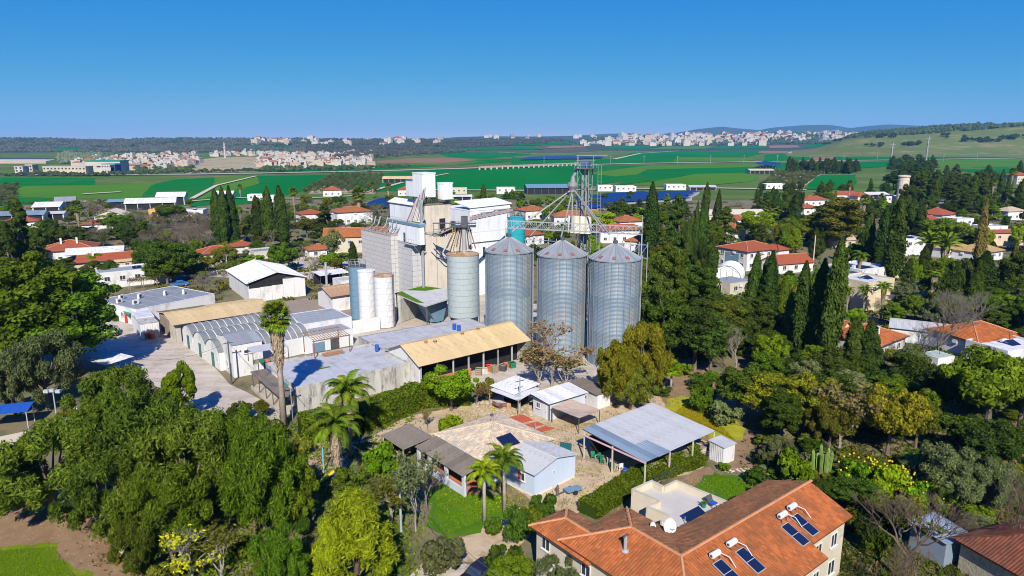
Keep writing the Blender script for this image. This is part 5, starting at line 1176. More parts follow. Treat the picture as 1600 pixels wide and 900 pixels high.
# ---------------------------------------------------------------- the homesteads in the foreground
# pale tiled bungalow with two lean-to porches
R = (-2.7, 66.6, math.radians(40), 9.2, 9.4); t = bld('bungalow', 'pale bungalow with a beige tiled hip roof and brown lean-to porches', 'house', R)
L1, L2 = 9.2, 9.4
walls(t, L1, L2, 2.75, mat('bluish_white_plaster', (0.48,0.515,0.57), (0.42,0.455,0.51), .5))
F_, caps = hip_faces(0, 0, L1, L2, 2.8, 1.75, .35); tile_roof(t, F_, TILEB, caps, True, CAPB)
MB().bar((L1*.5,L2*.52,4.5),(L1*.5,L2*.52,5.3),.14).build('vent_pipe', STEEL, t); MB().lathe([(.14,0),(.26,.12),(.02,.3),(0,.3)],10).build('vent_cowl', STEELD, t).location = (L1*.5,L2*.52,5.3)
for i in range(2):
    p = MB(); k_ = 1.75/5.05; a = 3.1+i*1.05
    p.slab([(a,.55,2.95+.2+(.55+.35)*k_),(a+.98,.55,2.95+.2+(.55+.35)*k_),(a+.98,2.2,2.95+.2+(2.2+.35)*k_),(a,2.2,2.95+.2+(2.2+.35)*k_)], .07); p.build('solar_collector', PANEL, t)
window(t, L1, L2, 'f', 1.4, 1.0, 1.2, 1.1); window(t, L1, L2, 'f', 7.6, 1.0, 1.0, 1.0)
BW = MATS['bluish_white_plaster']
# long porch on the left face: x from -3.1 to 0
def porch(t, x0, x1, y0, y1, zh, zl, m, n):
    r_ = MB(); r_.bar((x1-.05,y0,zh-.08),(x1-.05,y1,zh-.08),.12); r_ = r_.build('porch_roof', WOOD, t)
    sheets(r_, (x0,y1,zl), (0,y0-y1,0), (x1-x0,0,zh-zl), 1.15, m)
porch(t, -3.3, -.38, -.3, L2-.5, 2.95, 2.45, ROOFB, 8)
for yy in (.0, 3.2, 6.4, 8.6): MB().box(-3.05,yy-.2,0,-2.8,yy+.25,2.4).build('porch_pier', BW, t)
for a, b in ((.27,2.98),(3.47,6.18),(6.67,8.38)): MB().box(-3.02,a,0,-2.85,b,.85).build('porch_parapet', BW, t)
MB().box(-.06,.3,.05,-.004,L2-.8,2.5).build('porch_back_wall', TERRA, t)
MB().box(-2.95,.05,0,-.1,L2-.6,.12).build('porch_floor', TERRA, t)
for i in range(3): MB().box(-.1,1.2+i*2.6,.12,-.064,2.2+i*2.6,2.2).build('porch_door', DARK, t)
# second lean-to further left
porch(t, -4.6, -.6, L2-.2, L2+4.9, 2.75, 2.35, ROOFB, 5)
for a, b in ((-4.5,L2),(-4.5,L2+4.7),(-.8,L2+4.7),(-2.6,L2+.05)): MB().bar((a,b,0),(a,b,2.35),.16).build('porch_post', WOOD, t)
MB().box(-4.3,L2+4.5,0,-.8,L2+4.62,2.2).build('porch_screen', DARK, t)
MB().box(-.64,L2+.2,0,-.5,L2+4.6,2.3).build('porch_wall', BW, t)
MB().box(.1,L2+.01,0,-.4,L2+.0,.1)
# small blue-white shed house
R = (2.3, 64.4, math.radians(44), 6.4, 4.6); t = bld('pale_blue_shed', 'small pale blue gabled shed house with corrugated metal roof', 'shed', R); L1, L2 = 6.4, 4.6
PB = mat('pale_blue_cladding', (0.45,0.515,0.62), (0.41,0.475,0.58), .3, rough=.6)
walls(t, L1, L2, 2.7, PB, z0=.35); MB().box(.04,.04,0,L1-.04,L2-.04,.35).build('plinth', WHITE, t)
gable_roof(t, L1, L2, 2.7, .75, 'y', .3, ROOFL, sheet=.75, ends=PB)
MB().box(L1/2-.2,-.34,3.50,L1/2+.2,L2+.34,3.56).build('ridge_cap', WHITE, t)
window(t, L1, L2, 'l', 1.9, 1.3, 1.1, .9); window(t, L1, L2, 'f', 2.9, 1.7, .35, .4, False)
MB().box(-.09,2.0,1.35,-.075,2.35,2.15).build('curtain', RED, t)
for i in range(8): MB().box(L1*i/8+.0,-.02,.36,L1*i/8+.025,-.002,2.7).build('cladding_batten', PB, t)
# large open shed
R = (14.0, 66.2, math.radians(39.5), 12.5, 12.0); L1 = 12.5
lp = G(920,677,3.1); rp = G(1117,673,3.1); tp = G(1023,635,3.3); L2 = (lp-G(1008,722,3.1)).length
R = (14.0, 66.2, math.radians(39.5), 12.5, 9.3); L2 = 9.3
t = bld('open_shed', 'large open-sided shed with a grey corrugated roof and cluttered interior', 'shed', R)
def alt(i, n): return ROOFBL if i < 2 else ROOFL
HS = 3.0
fr = MB()
for xx in (.1, L1/3, 2*L1/3, L1-.1): fr.bar((xx,0,HS),(xx,L2,HS+.62),.12)
fr = fr.build('rafter_frame', STEELD, t)
sheets(fr, (0,0,HS+.1), (L1,0,0), (0,L2,.62), 1.0, None, alt)
sheets(fr, (2.0,-.15,HS+.15), (2.1,0,0), (0,3.4,.17), 1.05, ROOFBL)
MB().box(-.06,-.1,HS-.08,.02,L2-.1,HS+.1).build('fascia', mat('pink_fascia', (0.58,0.38,0.40)), t)
for xx in (.05, L1/3, 2*L1/3, L1-.1):
    for yy in (.05, L2*.5, L2-.3):
        if xx in (.05, L1-.1) or yy != L2*.5: MB().bar((xx,yy,0),(xx,yy,HS+.05*yy),.13).build('post', OFFWHITE, t)
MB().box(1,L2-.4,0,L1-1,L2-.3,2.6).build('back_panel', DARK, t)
MB().box(L1-.12,.3,1.3,L1-.05,L2,1.42).box(L1-.12,.3,.7,L1-.05,L2,.8).build('side_rail', OFFWHITE, t)
OS = Matrix.Translation((14.0,66.2,0)) @ Matrix.Rotation(math.radians(39.5), 4, 'Z')
CH = 0
def chair(label, p, r, m_):
    c = thing('garden_chair', label, 'chair', p, r)
    MB().box(-.24,-.24,.42,.24,.24,.47).build('seat', m_, c); MB().box(-.24,.2,.48,.24,.25,.92).build('backrest', m_, c)
    for a in (-.21,.21):
        for b in (-.21,.21): MB().box(a-.025,b-.025,0,a+.025,b+.025,.42).build('leg', m_, c)
        MB().box(a-.03,-.22,.62,a+.03,.2,.66).build('armrest', m_, c)
for i in range(6): chair(['front green garden chair under the shed edge', 'green garden chair second along the shed edge', 'third green garden chair, beside a white one', 'white garden chair among the green ones under the shed', 'green garden chair at the back of the group', 'white garden chair behind the middle post'][i], OS @ Vector((.8+.5*(i % 2), L2-1.0-i*.75, 0)), .7*i, WHITE if i in (3,5) else GREENP)
t = thing('blue_barrel', 'blue barrel beside the middle post under the shed edge', 'barrel', OS @ Vector((.6, 3.2, 0))); MB().lathe([(.28,0),(.3,.1),(.3,.8),(.26,.88),(0,.88)],14).build('body', BLUE, t); MB().lathe([(.27,.881),(.27,.93),(0,.93)],14).build('lid', BLUE, t)
jl = ['grey bicycle-like frame rack', 'rusty metal rack', 'wooden shelf stack', 'green crate stack', 'white box stack', 'brown timber stack', 'dark machine housing', 'orange crate stack', 'grey bin stack', 'pale plank stack']
for i in range(10):
    xx = 1.6+i*1.05; t = thing('storage_stack', jl[i]+' stored under the right side of the open shed' if i % 2 else jl[i]+' stored under the front side of the open shed', 'storage', OS @ Vector((xx, .7+.5*(i % 3), 0)), math.radians(39.5)+random.uniform(-.2,.2))
    mm = [STEEL, RUSTY, WOOD, GREENP, WHITE, WOOD, STEELD, ORANGE, CLADG, OFFWHITE][i]
    for j in range(3): MB().box(-.42+.05*j,-.35,j*.42,.42-.07*random.random(),.35,j*.42+.34).build('box', mm, t); MB().box(-.44,-.37,j*.42+.345,.44,.37,j*.42+.41).build('board', WOOD, t)
# fence of rails along the hedge side
t = thing('mesh_fence', 'low grey mesh fence between the open shed and the clipped hedge', 'fence', OS @ Vector((0,0,0)), math.radians(39.5))
for i in range(12): MB().bar((.3+i*1.05,-.35,0),(.3+i*1.05,-.35,1.2),.06).build('post', STEELD, t)
for z_ in (.25,.6,.95,1.18): MB().bar((.3,-.35,z_),(11.9,-.35,z_),.03).build('rail', STEELD, t)
# small white storage box
R = (24.0, 71.7, math.radians(36), 2.0, 2.0); t = bld('storage_cabin', 'small white ribbed storage cabin at the end of the open shed', 'cabin', R)
walls(t, 2.0, 2.0, 2.1, WHITE); MB().slab([(-.12,-.12,2.2),(2.12,-.12,2.2),(2.12,2.12,2.36),(-.12,2.12,2.36)], .1).build('roof', ROOFL, t)
for i in range(8): MB().box(-.04,i*.25+.03,.05,-.003,i*.25+.15,2.05).build('rib', WHITE, t); MB().box(i*.25+.03,-.04,.05,i*.25+.15,-.003,2.05).build('rib', WHITE, t)
# white sheds and canopies in the middle of the lot
R = (4.9, 84.4, math.radians(38), 6.5, 3.3); t = bld('white_shed', 'white shed with a pale sheet roof and door facing the dirt lot', 'shed', R)
walls(t, 6.5, 3.3, 2.35, BW); rr = MB(); rr.box(-.3,-.3,2.36,6.8,3.6,2.42); rr = rr.build('roof', STEELD, t); sheets(rr, (-.35,-.35,2.46), (7.2,0,0), (0,4.0,.35), 1.0, ROOFW)
door(t, 6.5, 3.3, 'l', .9, .9, 2.0, WHITE); window(t, 6.5, 3.3, 'l', 2.2, 1.1, .8, .8); MB().bar((-.04,-.04,0),(-.04,-.04,2.4),.12).build('corner_post', STEELD, t)
R = (11.7, 88.2, math.radians(36), 2.4, 5.6); t = bld('white_shed', 'white shed with a brown-grey roof behind the tan canopy', 'shed', R)
walls(t, 2.4, 5.6, 2.1, WHITE); rr = MB(); rr.box(-.1,-.1,2.104,2.5,5.7,2.15); rr = rr.build('roof', STEELD, t); sheets(rr, (-.3,-.2,2.2), (2.9,0,0), (0,6.1,.25), 1.0, ROOFB); door(t, 2.4, 5.6, 'f', 1.2, .9, 1.9, WHITE)
def canopy(name, label, px_, z_, m, sag=.2, posts=True, pm=STEELD, hl=None):
    P = [G(u, v, z_) for u, v in px_]; c = sum(P, Vector())/4; t = thing(name, label, 'canopy', (c.x, c.y, 0))
    n = 8; V = []; 
    for i in range(n+1):
        for j in range(n+1):
            a = P[0].lerp(P[1], i/n); b = P[3].lerp(P[2], i/n); q = a.lerp(b, j/n); s_ = math.sin(PI*i/n)*math.sin(PI*j/n)
            V.append((q.x-c.x, q.y-c.y, z_ - sag*s_ + random.uniform(-.03,.03) + (hl[0]*(i/n-.5)+hl[1]*(j/n-.5) if hl else 0)))
    F_ = [(i*(n+1)+j, i*(n+1)+j+1, (i+1)*(n+1)+j+1, (i+1)*(n+1)+j) for i in range(n) for j in range(n)]
    mb = MB().add(V, F_); mb.add([(a, b, z-.05) for a, b, z in V], [f[::-1] for f in F_]); mb.build('cover', m, t)
    if posts:
        for i in (0, n):
            for j in (0, n): q = V[i*(n+1)+j]; MB().bar((q[0]*.95,q[1]*.95,0),(q[0]*.95,q[1]*.95,q[2]-.05),.11).build('post', pm, t)
    return t
canopy('tarp_canopy', 'sagging tan tarpaulin canopy on posts before the white shed', ((861,636),(891,623),(939,640),(905,653)), 2.2, mat('tan_tarp', (0.44,0.34,0.26), (0.37,0.28,0.21), .6), .25)
t = canopy('ragged_shack', 'ragged white sheet shack with open dark sides on the dirt lot', ((763,609),(803,591),(845,607),(810,626)), 2.4, ROOFW, -.25, True, WOOD)
sheets(t, (-3.6,.8,2.62), (3.4,-3.6,0), (3.6,3.8,.2), .9, ROOFW)
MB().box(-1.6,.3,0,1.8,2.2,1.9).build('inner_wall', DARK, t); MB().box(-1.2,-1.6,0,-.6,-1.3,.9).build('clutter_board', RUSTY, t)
t = thing('rusty_tank', 'tilted rusty sheet-metal cart beside the ragged shack', 'cart', G(781,636), .6); MB().slab([(-.9,-.5,1.0),(.9,-.5,.5),(.9,.5,.5),(-.9,.5,1.0)], .5).build('body', REDST, t); MB().tube([(-.2,-.6,.3),(-.2,.6,.3)],.3,12).build('wheel', STEELD, t); MB().slab([(-.95,-.55,1.12),(.95,-.55,.62),(.95,.55,.62),(-.95,.55,1.12)], .05).build('lid', ROOFW, t)
# red mats drying on the ground
for i, (q, lb) in enumerate((((( 793,653),(817,648),(834,657),(812,662)), 'red mat nearest the ragged shack on the dirt lot'), (((818,664.5),(839,659),(850,663.5),(829,669)), 'middle red mat on the dirt lot'), (((836,672),(853,666),(867,670),(846,676)), 'red mat nearest the pale blue shed on the dirt lot'))):
    P = px(*q); c = sum(P, Vector())/4; o = MB().slab([(p_.x-c.x, p_.y-c.y, .07) for p_ in P], .05).build('ground_mat', mat('red_mat', (0.42,0.085,0.045), (0.34,0.07,0.04), 1.0)); o.location = (c.x, c.y, 0); tag(o, lb, 'mat')
t = thing('teal_sail', 'dark teal tarpaulin sheet propped up behind the pale blue shed', 'tarpaulin', G(882,708), .3); MB().add([(-.8,0,0),(.9,.1,.1),(.95,.1,1.0),(-.5,0,1.5),(-.8,.05,0),(.9,.15,.1),(.95,.15,1.0),(-.5,.05,1.5)], [(0,1,2,3),(7,6,5,4),(0,4,5,1),(1,5,6,2),(2,6,7,3),(3,7,4,0)]).build('sheet', mat('teal_tarp', (0.01,0.09,0.11)), t); MB().bar((-.65,.08,0),(-.5,.08,1.55),.06).build('pole', WOOD, t)
# trailer and stump beside the shed
t = thing('flat_trailer', 'small flat grey trailer parked beside the pale blue shed', 'trailer', G(895,770), .45); MB().box(-.9,-.5,.4,.9,.5,.5).build('bed', BLUEGREY, t); MB().bar((-.9,0,.45),(-2.2,0,.2),.09).build('drawbar', STEELD, t)
for sg in (-1,1): MB().tube([(0,sg*.52,.26),(0,sg*.64,.26)],.26,12).build('wheel', MATS['tyre_rubber'], t)
t = thing('tree_stump', 'slim brown weathered stump standing by the small trailer', 'stump', G(871,774)); MB().tube([(0,0,-.05),(.03,0,.5),(-.04,0,.95),(.05,.02,1.2)],[.22,.13,.16,.07],8).build('stem', BARK, t); MB().tube([(0,0,.5),(.16,0,.85)],[.06,.03],6).build('branch_stub', BARK, t)
t = thing('timber_pile', 'long dark planks lying on the dirt before the open shed', 'planks', G(925,722), -.55)
for i in range(4): MB().box(-2.4+.3*i, i*.24, 0, 2.3-.2*i, i*.24+.2, .07+.02*i).build('plank', WOOD, t)
# ---------------------------------------------------------------- the large orange tiled house
J = Vector((12.1, 43.7, 0)); rJ = math.radians(38.3); t = thing('large_tiled_house', 'large L-shaped cream house with orange clay tile roofs in the foreground', 'house', J, rJ)
HOUSES += [(J.x-3, J.y-3, rJ, 22, 9), (J.x-3, J.y-3, rJ, 8, 16)]
E_, RZ = 5.5, 7.0; hw = 3.9; XR = 17.7; YK = 4.75; YE = 8.7
CW = mat('cream_house_plaster', (0.50,0.45,0.35), (0.43,0.38,0.29), .7, dirt=(0.42,0.36,0.27), dscale=1.0)
MB().box(-3.5,-3.5,0,XR-.5,3.5,E_-.02).build('wall', CW, t); MB().box(-3.5,3.51,0,3.5,YE-.4,E_-.02).build('wall', CW, t); MB().box(-3.6,YE-.39,0,0,11.7,E_-.32).build('wall', CW, t)
zf = lambda d: RZ-(RZ-E_)*d/hw
XS = 11.3
faces = [
 [(-hw,-hw,E_),(XS,-hw,E_),(XS,0,RZ),(0,0,RZ)],                           # right wing, front slope
 [(XS,-hw,E_),(XR,-hw,E_),(XR,0,RZ),(XS,0,RZ)],
 [(XR,hw,E_),(hw,hw,E_),(0,0,RZ),(XR,0,RZ)],                              # right wing, back slope
 [(-hw,YE,E_),(-hw,-hw,E_),(0,0,RZ),(0,YK,RZ)],                           # left wing, outer slope
 [(hw,hw,E_),(hw,YE,E_),(0,YK,RZ),(0,0,RZ)],                              # left wing, inner slope
 [(hw,YE,E_),(-hw,YE,E_),(0,YK,RZ)]]                                      # left wing, hip end
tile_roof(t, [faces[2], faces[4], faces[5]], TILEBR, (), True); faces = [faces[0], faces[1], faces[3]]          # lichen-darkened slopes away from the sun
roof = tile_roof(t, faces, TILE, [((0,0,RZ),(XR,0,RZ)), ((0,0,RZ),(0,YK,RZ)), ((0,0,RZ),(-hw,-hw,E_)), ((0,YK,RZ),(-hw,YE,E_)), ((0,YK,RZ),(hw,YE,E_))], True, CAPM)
k_ = (RZ-E_)/hw; lowf = [[(-hw-.0,-hw-1.3,E_-1.3*k_),(XS-.1,-hw-1.3,E_-1.3*k_),(XS-.1,-hw-.02,E_-.02),(-hw,-hw-.02,E_-.02)]]
tile_roof(t, lowf, TILE, (), True)
# lower wing at the left
m0, m1, e0, ye = -4.1, .15, 5.2, 12.1; mc = (m0+m1)/2; z1 = e0+.85
tile_roof(t, [[(m0,ye,e0),(m0,5.2,e0),(mc,5.2,z1),(mc,ye-2.1,z1)], [(m0-.0,ye-.02,e0),(m0,5.2,e0),(mc,5.2,z1)]][:1], TILE, [((mc,5.2,z1),(mc,ye-2.1,z1)), ((mc,ye-2.1,z1),(m0,ye,e0)), ((mc,ye-2.1,z1),(m1,ye,e0))], True, CAPM)
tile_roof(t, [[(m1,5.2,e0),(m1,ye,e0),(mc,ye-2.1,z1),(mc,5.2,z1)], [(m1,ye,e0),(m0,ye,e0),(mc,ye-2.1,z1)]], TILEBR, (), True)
MB().box(XR-.52,-3.4,E_-.02,XR-.5,3.4,E_).build('gable', CW, t)
g_ = MB(); g_.add([(XR-.5,-3.5,E_-.05),(XR-.5,3.5,E_-.05),(XR-.5,0,RZ-.2)], [(0,1,2)]); g_.build('gable', CW, t)
for s_, z_, w_, h_ in ((-.5,3.4,1.2,1.2),(4.0,3.4,1.2,1.2),(13.0,3.4,1.0,1.2),(15.5,3.4,1.0,1.2),(13.0,.9,1.0,1.2),(15.5,.8,1.1,1.3)):
    f_, gm, sm = win_mesh(w_, h_); o = obj('window', f_, None, t); o.location = (s_,-3.525,z_); obj('pane', gm, None, o); obj('sill', sm, None, o)
for s_, z_ in ((10.5,3.6),(6,3.6),(1,3.4)):
    f_, gm, sm = win_mesh(1.0, 1.1); o = obj('window', f_, None, t); o.location = (-3.525 if s_ < 8 else -3.625,s_,z_); o.rotation_euler = (0,0,-PI/2); obj('pane', gm, None, o); obj('sill', sm, None, o)
a_ = MB(); a_.box(-4.1,9.3,2.4,-3.63,10.3,3.0); a_.build('air_conditioner', WHITE, t)
# vent pipe on the left wing
MB().tube([(-1.9,3.6,6.2),(-1.9,3.6,7.6)], .13, 8).build('vent_pipe', STEEL, t); MB().lathe([(.3,0),(.3,.06),(.14,.16)],10).build('vent_flashing', STEEL, t).location = (-1.9,3.6,6.33); MB().tube([(-2.15,3.6,7.62),(-1.65,3.6,7.62)], .1, 6).build('vent_cowl', STEELD, t)
Jm = Matrix.Translation(J) @ Matrix.Rotation(rJ, 4, 'Z')
def on_roof(u, v):
    """front slope of the right wing under a picture point: local x, y, z"""
    best = None
    for i in range(200):
        z_ = 5.0 + i*.011; q = Jm.inverted() @ G(u, v, z_); d = abs(z_ - (RZ + q.y*k_))
        if best is None or d < best[0]: best = (d, q.x, q.y, RZ + q.y*k_)
    return best[1:]
def heater(label, ut, vt, collectors, cx=None, ang=0):
    x_, y_, z_ = on_roof(ut, vt); h = thing('solar_water_tank', label, 'water heater', Jm @ Vector((x_, y_, z_+.08)), rJ)
    MB().tube([(-.47,0,.36),(-.43,0,.36),(.43,0,.36),(.47,0,.36)], [.18,.24,.24,.18], 14).build('tank', WHITE, h)
    MB().tube([(-.49,0,.36),(-.471,0,.36)], .1, 10).build('end_cap', STEELD, h)
    for a in (-.35,.35): MB().bar((a,-.2,-.15),(a,-.1,.2),.05).bar((a,.2,.0),(a,.1,.2),.05).build('stand', STEELD, h)
    MB().tube([(.5,-.2,.3),(.75,-.7,.15),(.7,-1.3,-.35)], .035, 6).build('pipe', WHITE, h)
for i, (u, v) in enumerate(((1237,799),(1222,812),(1143,856),(1117,874))): heater(['rear white solar water tank of the touching pair on the orange roof', 'front white solar water tank of the touching pair on the orange roof', 'single white solar water tank right of the roof middle', 'white solar water tank lowest and furthest left on the orange roof'][i], u, v, 1)
for i, (u, v) in enumerate(((1257,822),(1242,837),(1172,878),(1137,897))):
    x_, y_, z_ = on_roof(u, v); p = thing('solar_collector_panel', ['right dark solar collector at the upper end of the orange roof', 'long dark solar collector below the touching tanks', 'purplish two-part solar collector below the single tank', 'dark blue solar collector cut by the picture bottom'][i], 'solar panel', Jm @ Vector((x_, y_, z_+.10)), rJ); p.rotation_euler = (math.atan(k_), 0, 0); p.rotation_euler = (Matrix.Rotation(rJ,4,'Z') @ Matrix.Rotation(math.atan(k_),4,'X')).to_euler()
    MB().box(-.52,-1.05,.0,.52,1.05,.07).build('frame', STEEL, p)
    for j in (0, 1): MB().box(-.47,-1.0+j*1.02,.071,.47,-.04+j*1.02,.082).build('cell_panel', PANEL, p)
# satellite dishes
def dish(label, P, r, s_):
    h = thing('satellite_dish', label, 'satellite dish', P, r); m_ = MB(); m_.lathe([(0,.0),(.2*s_,.02),(.4*s_,.09),(.5*s_,.15),(.5*s_,.17),(.4*s_,.11),(0,.02)], 20); o = m_.build('reflector', WHITE, h); o.location = (0,0,.9); o.rotation_euler = (math.radians(65),0,0)
    MB().bar((0,.05,0),(0,.05,.9),.05).build('mast', STEELD, h); MB().bar((0,-.1,.75),(0,-.6*s_,1.0),.03).build('feed_arm', STEELD, h)
dish('large white satellite dish above the inner corner of the tiled roofs', Jm @ Vector((3.6, 4.0, 5.2)), .5, 1.25)
dish('small dark satellite dish beside the cream terrace wall', Jm @ Vector((2.6, 4.9, 5.1)), .9, .8)
# cream flat-roofed annex
P = [(11.4,59.7),(13.6,57.6),(12.2,56.6),(14.0,54.9),(13.0,54.3),(14.7,52.8),(17.6,54.6),(20.0,57.4),(16.1,61.5),(14.6,60.3),(13.7,61.5)]
c = Vector((15.5,57.5,0)); t = thing('flat_annex', 'cream flat-roofed annex with stepped parapet behind the tiled house', 'building', c)
CR = mat('cream_render', (0.56,0.49,0.37), (0.49,0.43,0.32), .6); Q = [(a-c.x, b-c.y) for a, b in P]
MB().slab([(a,b,2.9) for a,b in Q[::1]], 2.9).build('wall', CR, t)
TR = mat('terrace_floor', (0.46,0.43,0.37), (0.40,0.37,0.32), .5)
ins = [(a*.965, b*.965, 2.93) for a, b in Q]; MB().slab(ins, .03).build('roof', TR, t)
for i in range(len(Q)):
    a, b = Vector((*Q[i],0)), Vector((*Q[(i+1) % len(Q)],0)); d = (b-a).normalized(); n_ = Vector((-d.y,d.x,0))*.22
    if i == 6: continue
    V = [a, b, b+n_, a+n_]; MB().slab([(v.x,v.y,3.5+.002*i) for v in V], .61).build('parapet', CR, t)
    MB().slab([(v.x-n_.x*.1+n_.x*.0,v.y-n_.y*.1,3.56+.002*i) for v in V], .05).build('coping', mat('coping_stone', (0.45,0.41,0.33)), t)
t = thing('folding_chair', 'dark folding chair on the cream terrace roof', 'chair', (18.6,57.6,2.95), .6); MB().box(-.35,-.3,.35,.35,.3,.4).build('seat', BLUE, t); MB().slab([(-.35,.3,.4),(.35,.3,.4),(.35,.55,.95),(-.35,.55,.95)],.05).build('backrest', STEELD, t); MB().bar((-.3,-.25,0),(-.3,.25,.4),.04).bar((.3,-.25,0),(.3,.25,.4),.04).build('legs', STEELD, t)
t = thing('flower_pot', 'green plant pot on the cream terrace roof', 'pot', (17.7,57.4,2.95)); MB().lathe([(.16,0),(.24,.4),(.2,.4),(0,.36)],12).build('pot', GREENP, t); obj('plant', leaves('plant', rng.normal(size=(60,3))*.12+np.array([0,0,.55]), unit(60), .2, .1), LM['mid'], t)
t = thing('terrace_solar_panel', 'dark blue solar panel leaning at the inner edge of the terrace', 'solar panel', (16.4,54.9,2.95), rJ); MB().slab([(-1,-.8,.3),(1.1,-.8,.3),(1.1,.7,.9),(-1,.7,.9)],.06).build('panel', PANEL, t); MB().bar((-.9,.6,0),(-.9,.6,.84),.05).bar((1,.6,0),(1,.6,.84),.05).bar((-.9,-.7,0),(-.9,-.7,.25),.05).bar((1,-.7,0),(1,-.7,.25),.05).build('stand', STEEL, t)
t = thing('clipped_hedge', 'long clipped green hedge running between the open shed and tiled house', 'hedge', (0,0,0))
def hedge(t, pts, w, h, n, col='mid', leaf=(.2,.13)):
    P = [Vector(p) for p in pts]; tot = sum((P[i+1]-P[i]).length for i in range(len(P)-1)); C_, D_ = [], []
    for i in range(len(P)-1):
        a, b = P[i], P[i+1]; L = (b-a).length; d = (b-a)/L; q = Vector((-d.y, d.x, 0)); k = int(n*L/tot)
        s = rng.random(k)*L; e = rng.random(k); w_ = w*(1+.08*np.sin(s*2.1)); h_ = h*(1+.05*np.sin(s*1.3+1))
        top = e < w/(w+2*h); off = np.where(top, rng.uniform(-.5,.5,k)*w_, np.where(e < .5+w/(2*(w+2*h)), -.5, .5)*w_); zz = np.where(top, h_, rng.random(k)*h_)
        base = np.array([a.x,a.y,0])[None]+s[:,None]*np.array([d.x,d.y,0])+off[:,None]*np.array([q.x,q.y,0]); base[:,2] = zz; base += rng.normal(size=base.shape)*.07
        nn = np.where(top[:,None], np.array([0,0,1.])[None], np.sign(off)[:,None]*np.array([q.x,q.y,.25])[None]); C_.append(base); D_.append(nn)
        cb = MB(); cb.slab([(v.x,v.y,h*.9) for v in (a+q*w*.42, a-q*w*.42, b-q*w*.42, b+q*w*.42)], h*.9); cb.build('inner_branches', LM['cyp'], t)
    obj('foliage', leaves('foliage', np.concatenate(C_), np.concatenate(D_), *leaf, jit=.5), LM[col], t)
hedge(t, [G(918,806), G(1000,752), G(1092,722)], 2.2, 1.2, 24000, 'mid')
t = thing('tall_hedge', 'dense dark green hedge along the stained shop wall', 'hedge', (0,0,0)); hedge(t, [G(470,690), G(560,672), G(660,632), G(735,628)], 3.0, 3.0, 22000, 'mid', (.3,.2))
t = thing('garden_hedge', 'low green hedge with red flowers beside the parked cars', 'hedge', (0,0,0)); hedge(t, [G(155,486), G(184,502)], 1.0, 1.2, 3000, 'mid')
# corner house at the lower right
R = (*G(1512, 905)[:2], math.radians(15), 9, 8); x_, y_ = XU(1530, 47, 3.0)+4.3, 46.2; t = bld('stone_cottage', 'stone cottage with a dark red tiled hip roof at the lower right corner', 'house', (x_, y_, math.radians(20), 9, 6.5))
ST = mat('rough_stone', (0.48,0.42,0.31), (0.30,0.26,0.19), 2.5, bump=.6, bscale=4, dirt=(0.22,0.19,0.14), dscale=3)
walls(t, 9, 6.5, 2.8, ST); F_, caps = hip_faces(0,0,9,6.5,2.85,1.8,.5); tile_roof(t, F_, TILED, caps, True, TILED); window(t, 9, 6.5, 'f', 3.2, .9, 1.2, 1.2); MB().box(.8,-.06,0,1.7,-.004,2.1).build('door', DARK, t)
t = thing('metal_hut', 'blue-grey patched metal hut behind the bare tree at lower right', 'hut', (XU(1478,52.5,2), 52.5, 0), math.radians(25)); MB().box(0,0,0,3.2,3.2,2.3).build('wall', mat('patched_tin', (0.26,0.33,0.42), (0.19,0.245,0.32), 1.2, rough=.4, metal=.2, dirt=(0.24,0.16,0.11), dscale=1.2), t); rr = MB().box(-.1,-.1,2.304,3.3,3.3,2.34).build('roof', STEELD, t); sheets(rr, (-.2,-.2,2.4), (3.6,0,0), (0,3.6,.35), .9, ROOFBL)
HOUSES.append((XU(1470,54.5,2), 54.5, math.radians(25), 3, 3))
# ---------------------------------------------------------------- houses of the village
def fittings(t, L1, L2, h, top, gut=True):
    k_ = random.Random(int(t.location.x*7+t.location.y))
    if gut: MB().bar((-.45,-.52,h-.02),(L1+.45,-.52,h-.02),.12).build('gutter', STEELD, t); MB().bar((L1-.1,-.08,.1),(L1-.1,-.08,h-.1),.08).build('downpipe', STEEL, t)
    MB().bar((L1*k_.uniform(.2,.8),L2*.5,top-.3),(L1*.5,L2*.5,top+1.8),.05).bar((L1*.5-.5,L2*.5,top+1.7),(L1*.5+.5,L2*.5,top+1.7),.04).build('aerial', STEELD, t)
    if L1 > 5: x_ = k_.uniform(.3,.7)*L1; MB().box(x_-.45,-.36,h-1.1,x_+.45,-.03,h-.45).build('air_conditioner', WHITE, t)
    if L2 > 5: y_ = k_.uniform(.3,.7)*L2; MB().box(-.36,y_-.45,h-1.1,-.03,y_+.45,h-.45).build('air_conditioner', WHITE, t)
def hip_house(label, u, vg, L1, L2, h, rise, rot=38, wall=WHITE, tile=TILER, wins='fl', name='tiled_house', geo=False, chim=0, group=None, heater_=False, ov=.45, storeys=1):
    p = G(u, vg); r = math.radians(rot); t = bld(name, label, 'house', (p.x, p.y, r, L1, L2), group)
    walls(t, L1, L2, h, wall); F_, caps = hip_faces(0, 0, L1, L2, h+.04, rise, ov); rf = tile_roof(t, F_, tile, caps if p.y < 210 else caps[:1], geo, CAPM)
    for s in range(storeys):
        for side in wins:
            L = L1 if side in 'fb' else L2; n = max(1, int(L/3.2))
            for i in range(n): window(t, L1, L2, side, L*(i+.5)/n, .95+s*2.8, 1.2, 1.15)
    for i in range(chim):
        MB().box(L1*(.35+.3*i)-.25, L2*.32-.25, h+.3, L1*(.35+.3*i)+.25, L2*.32+.25, h+rise+1.0).build('chimney', WHITE, rf)
    if heater_: boiler(t, L1*.6, L2*.45, h+rise*.75, panels=2)
    if p.y < 300: fittings(t, L1, L2, h, h+rise)
    return t
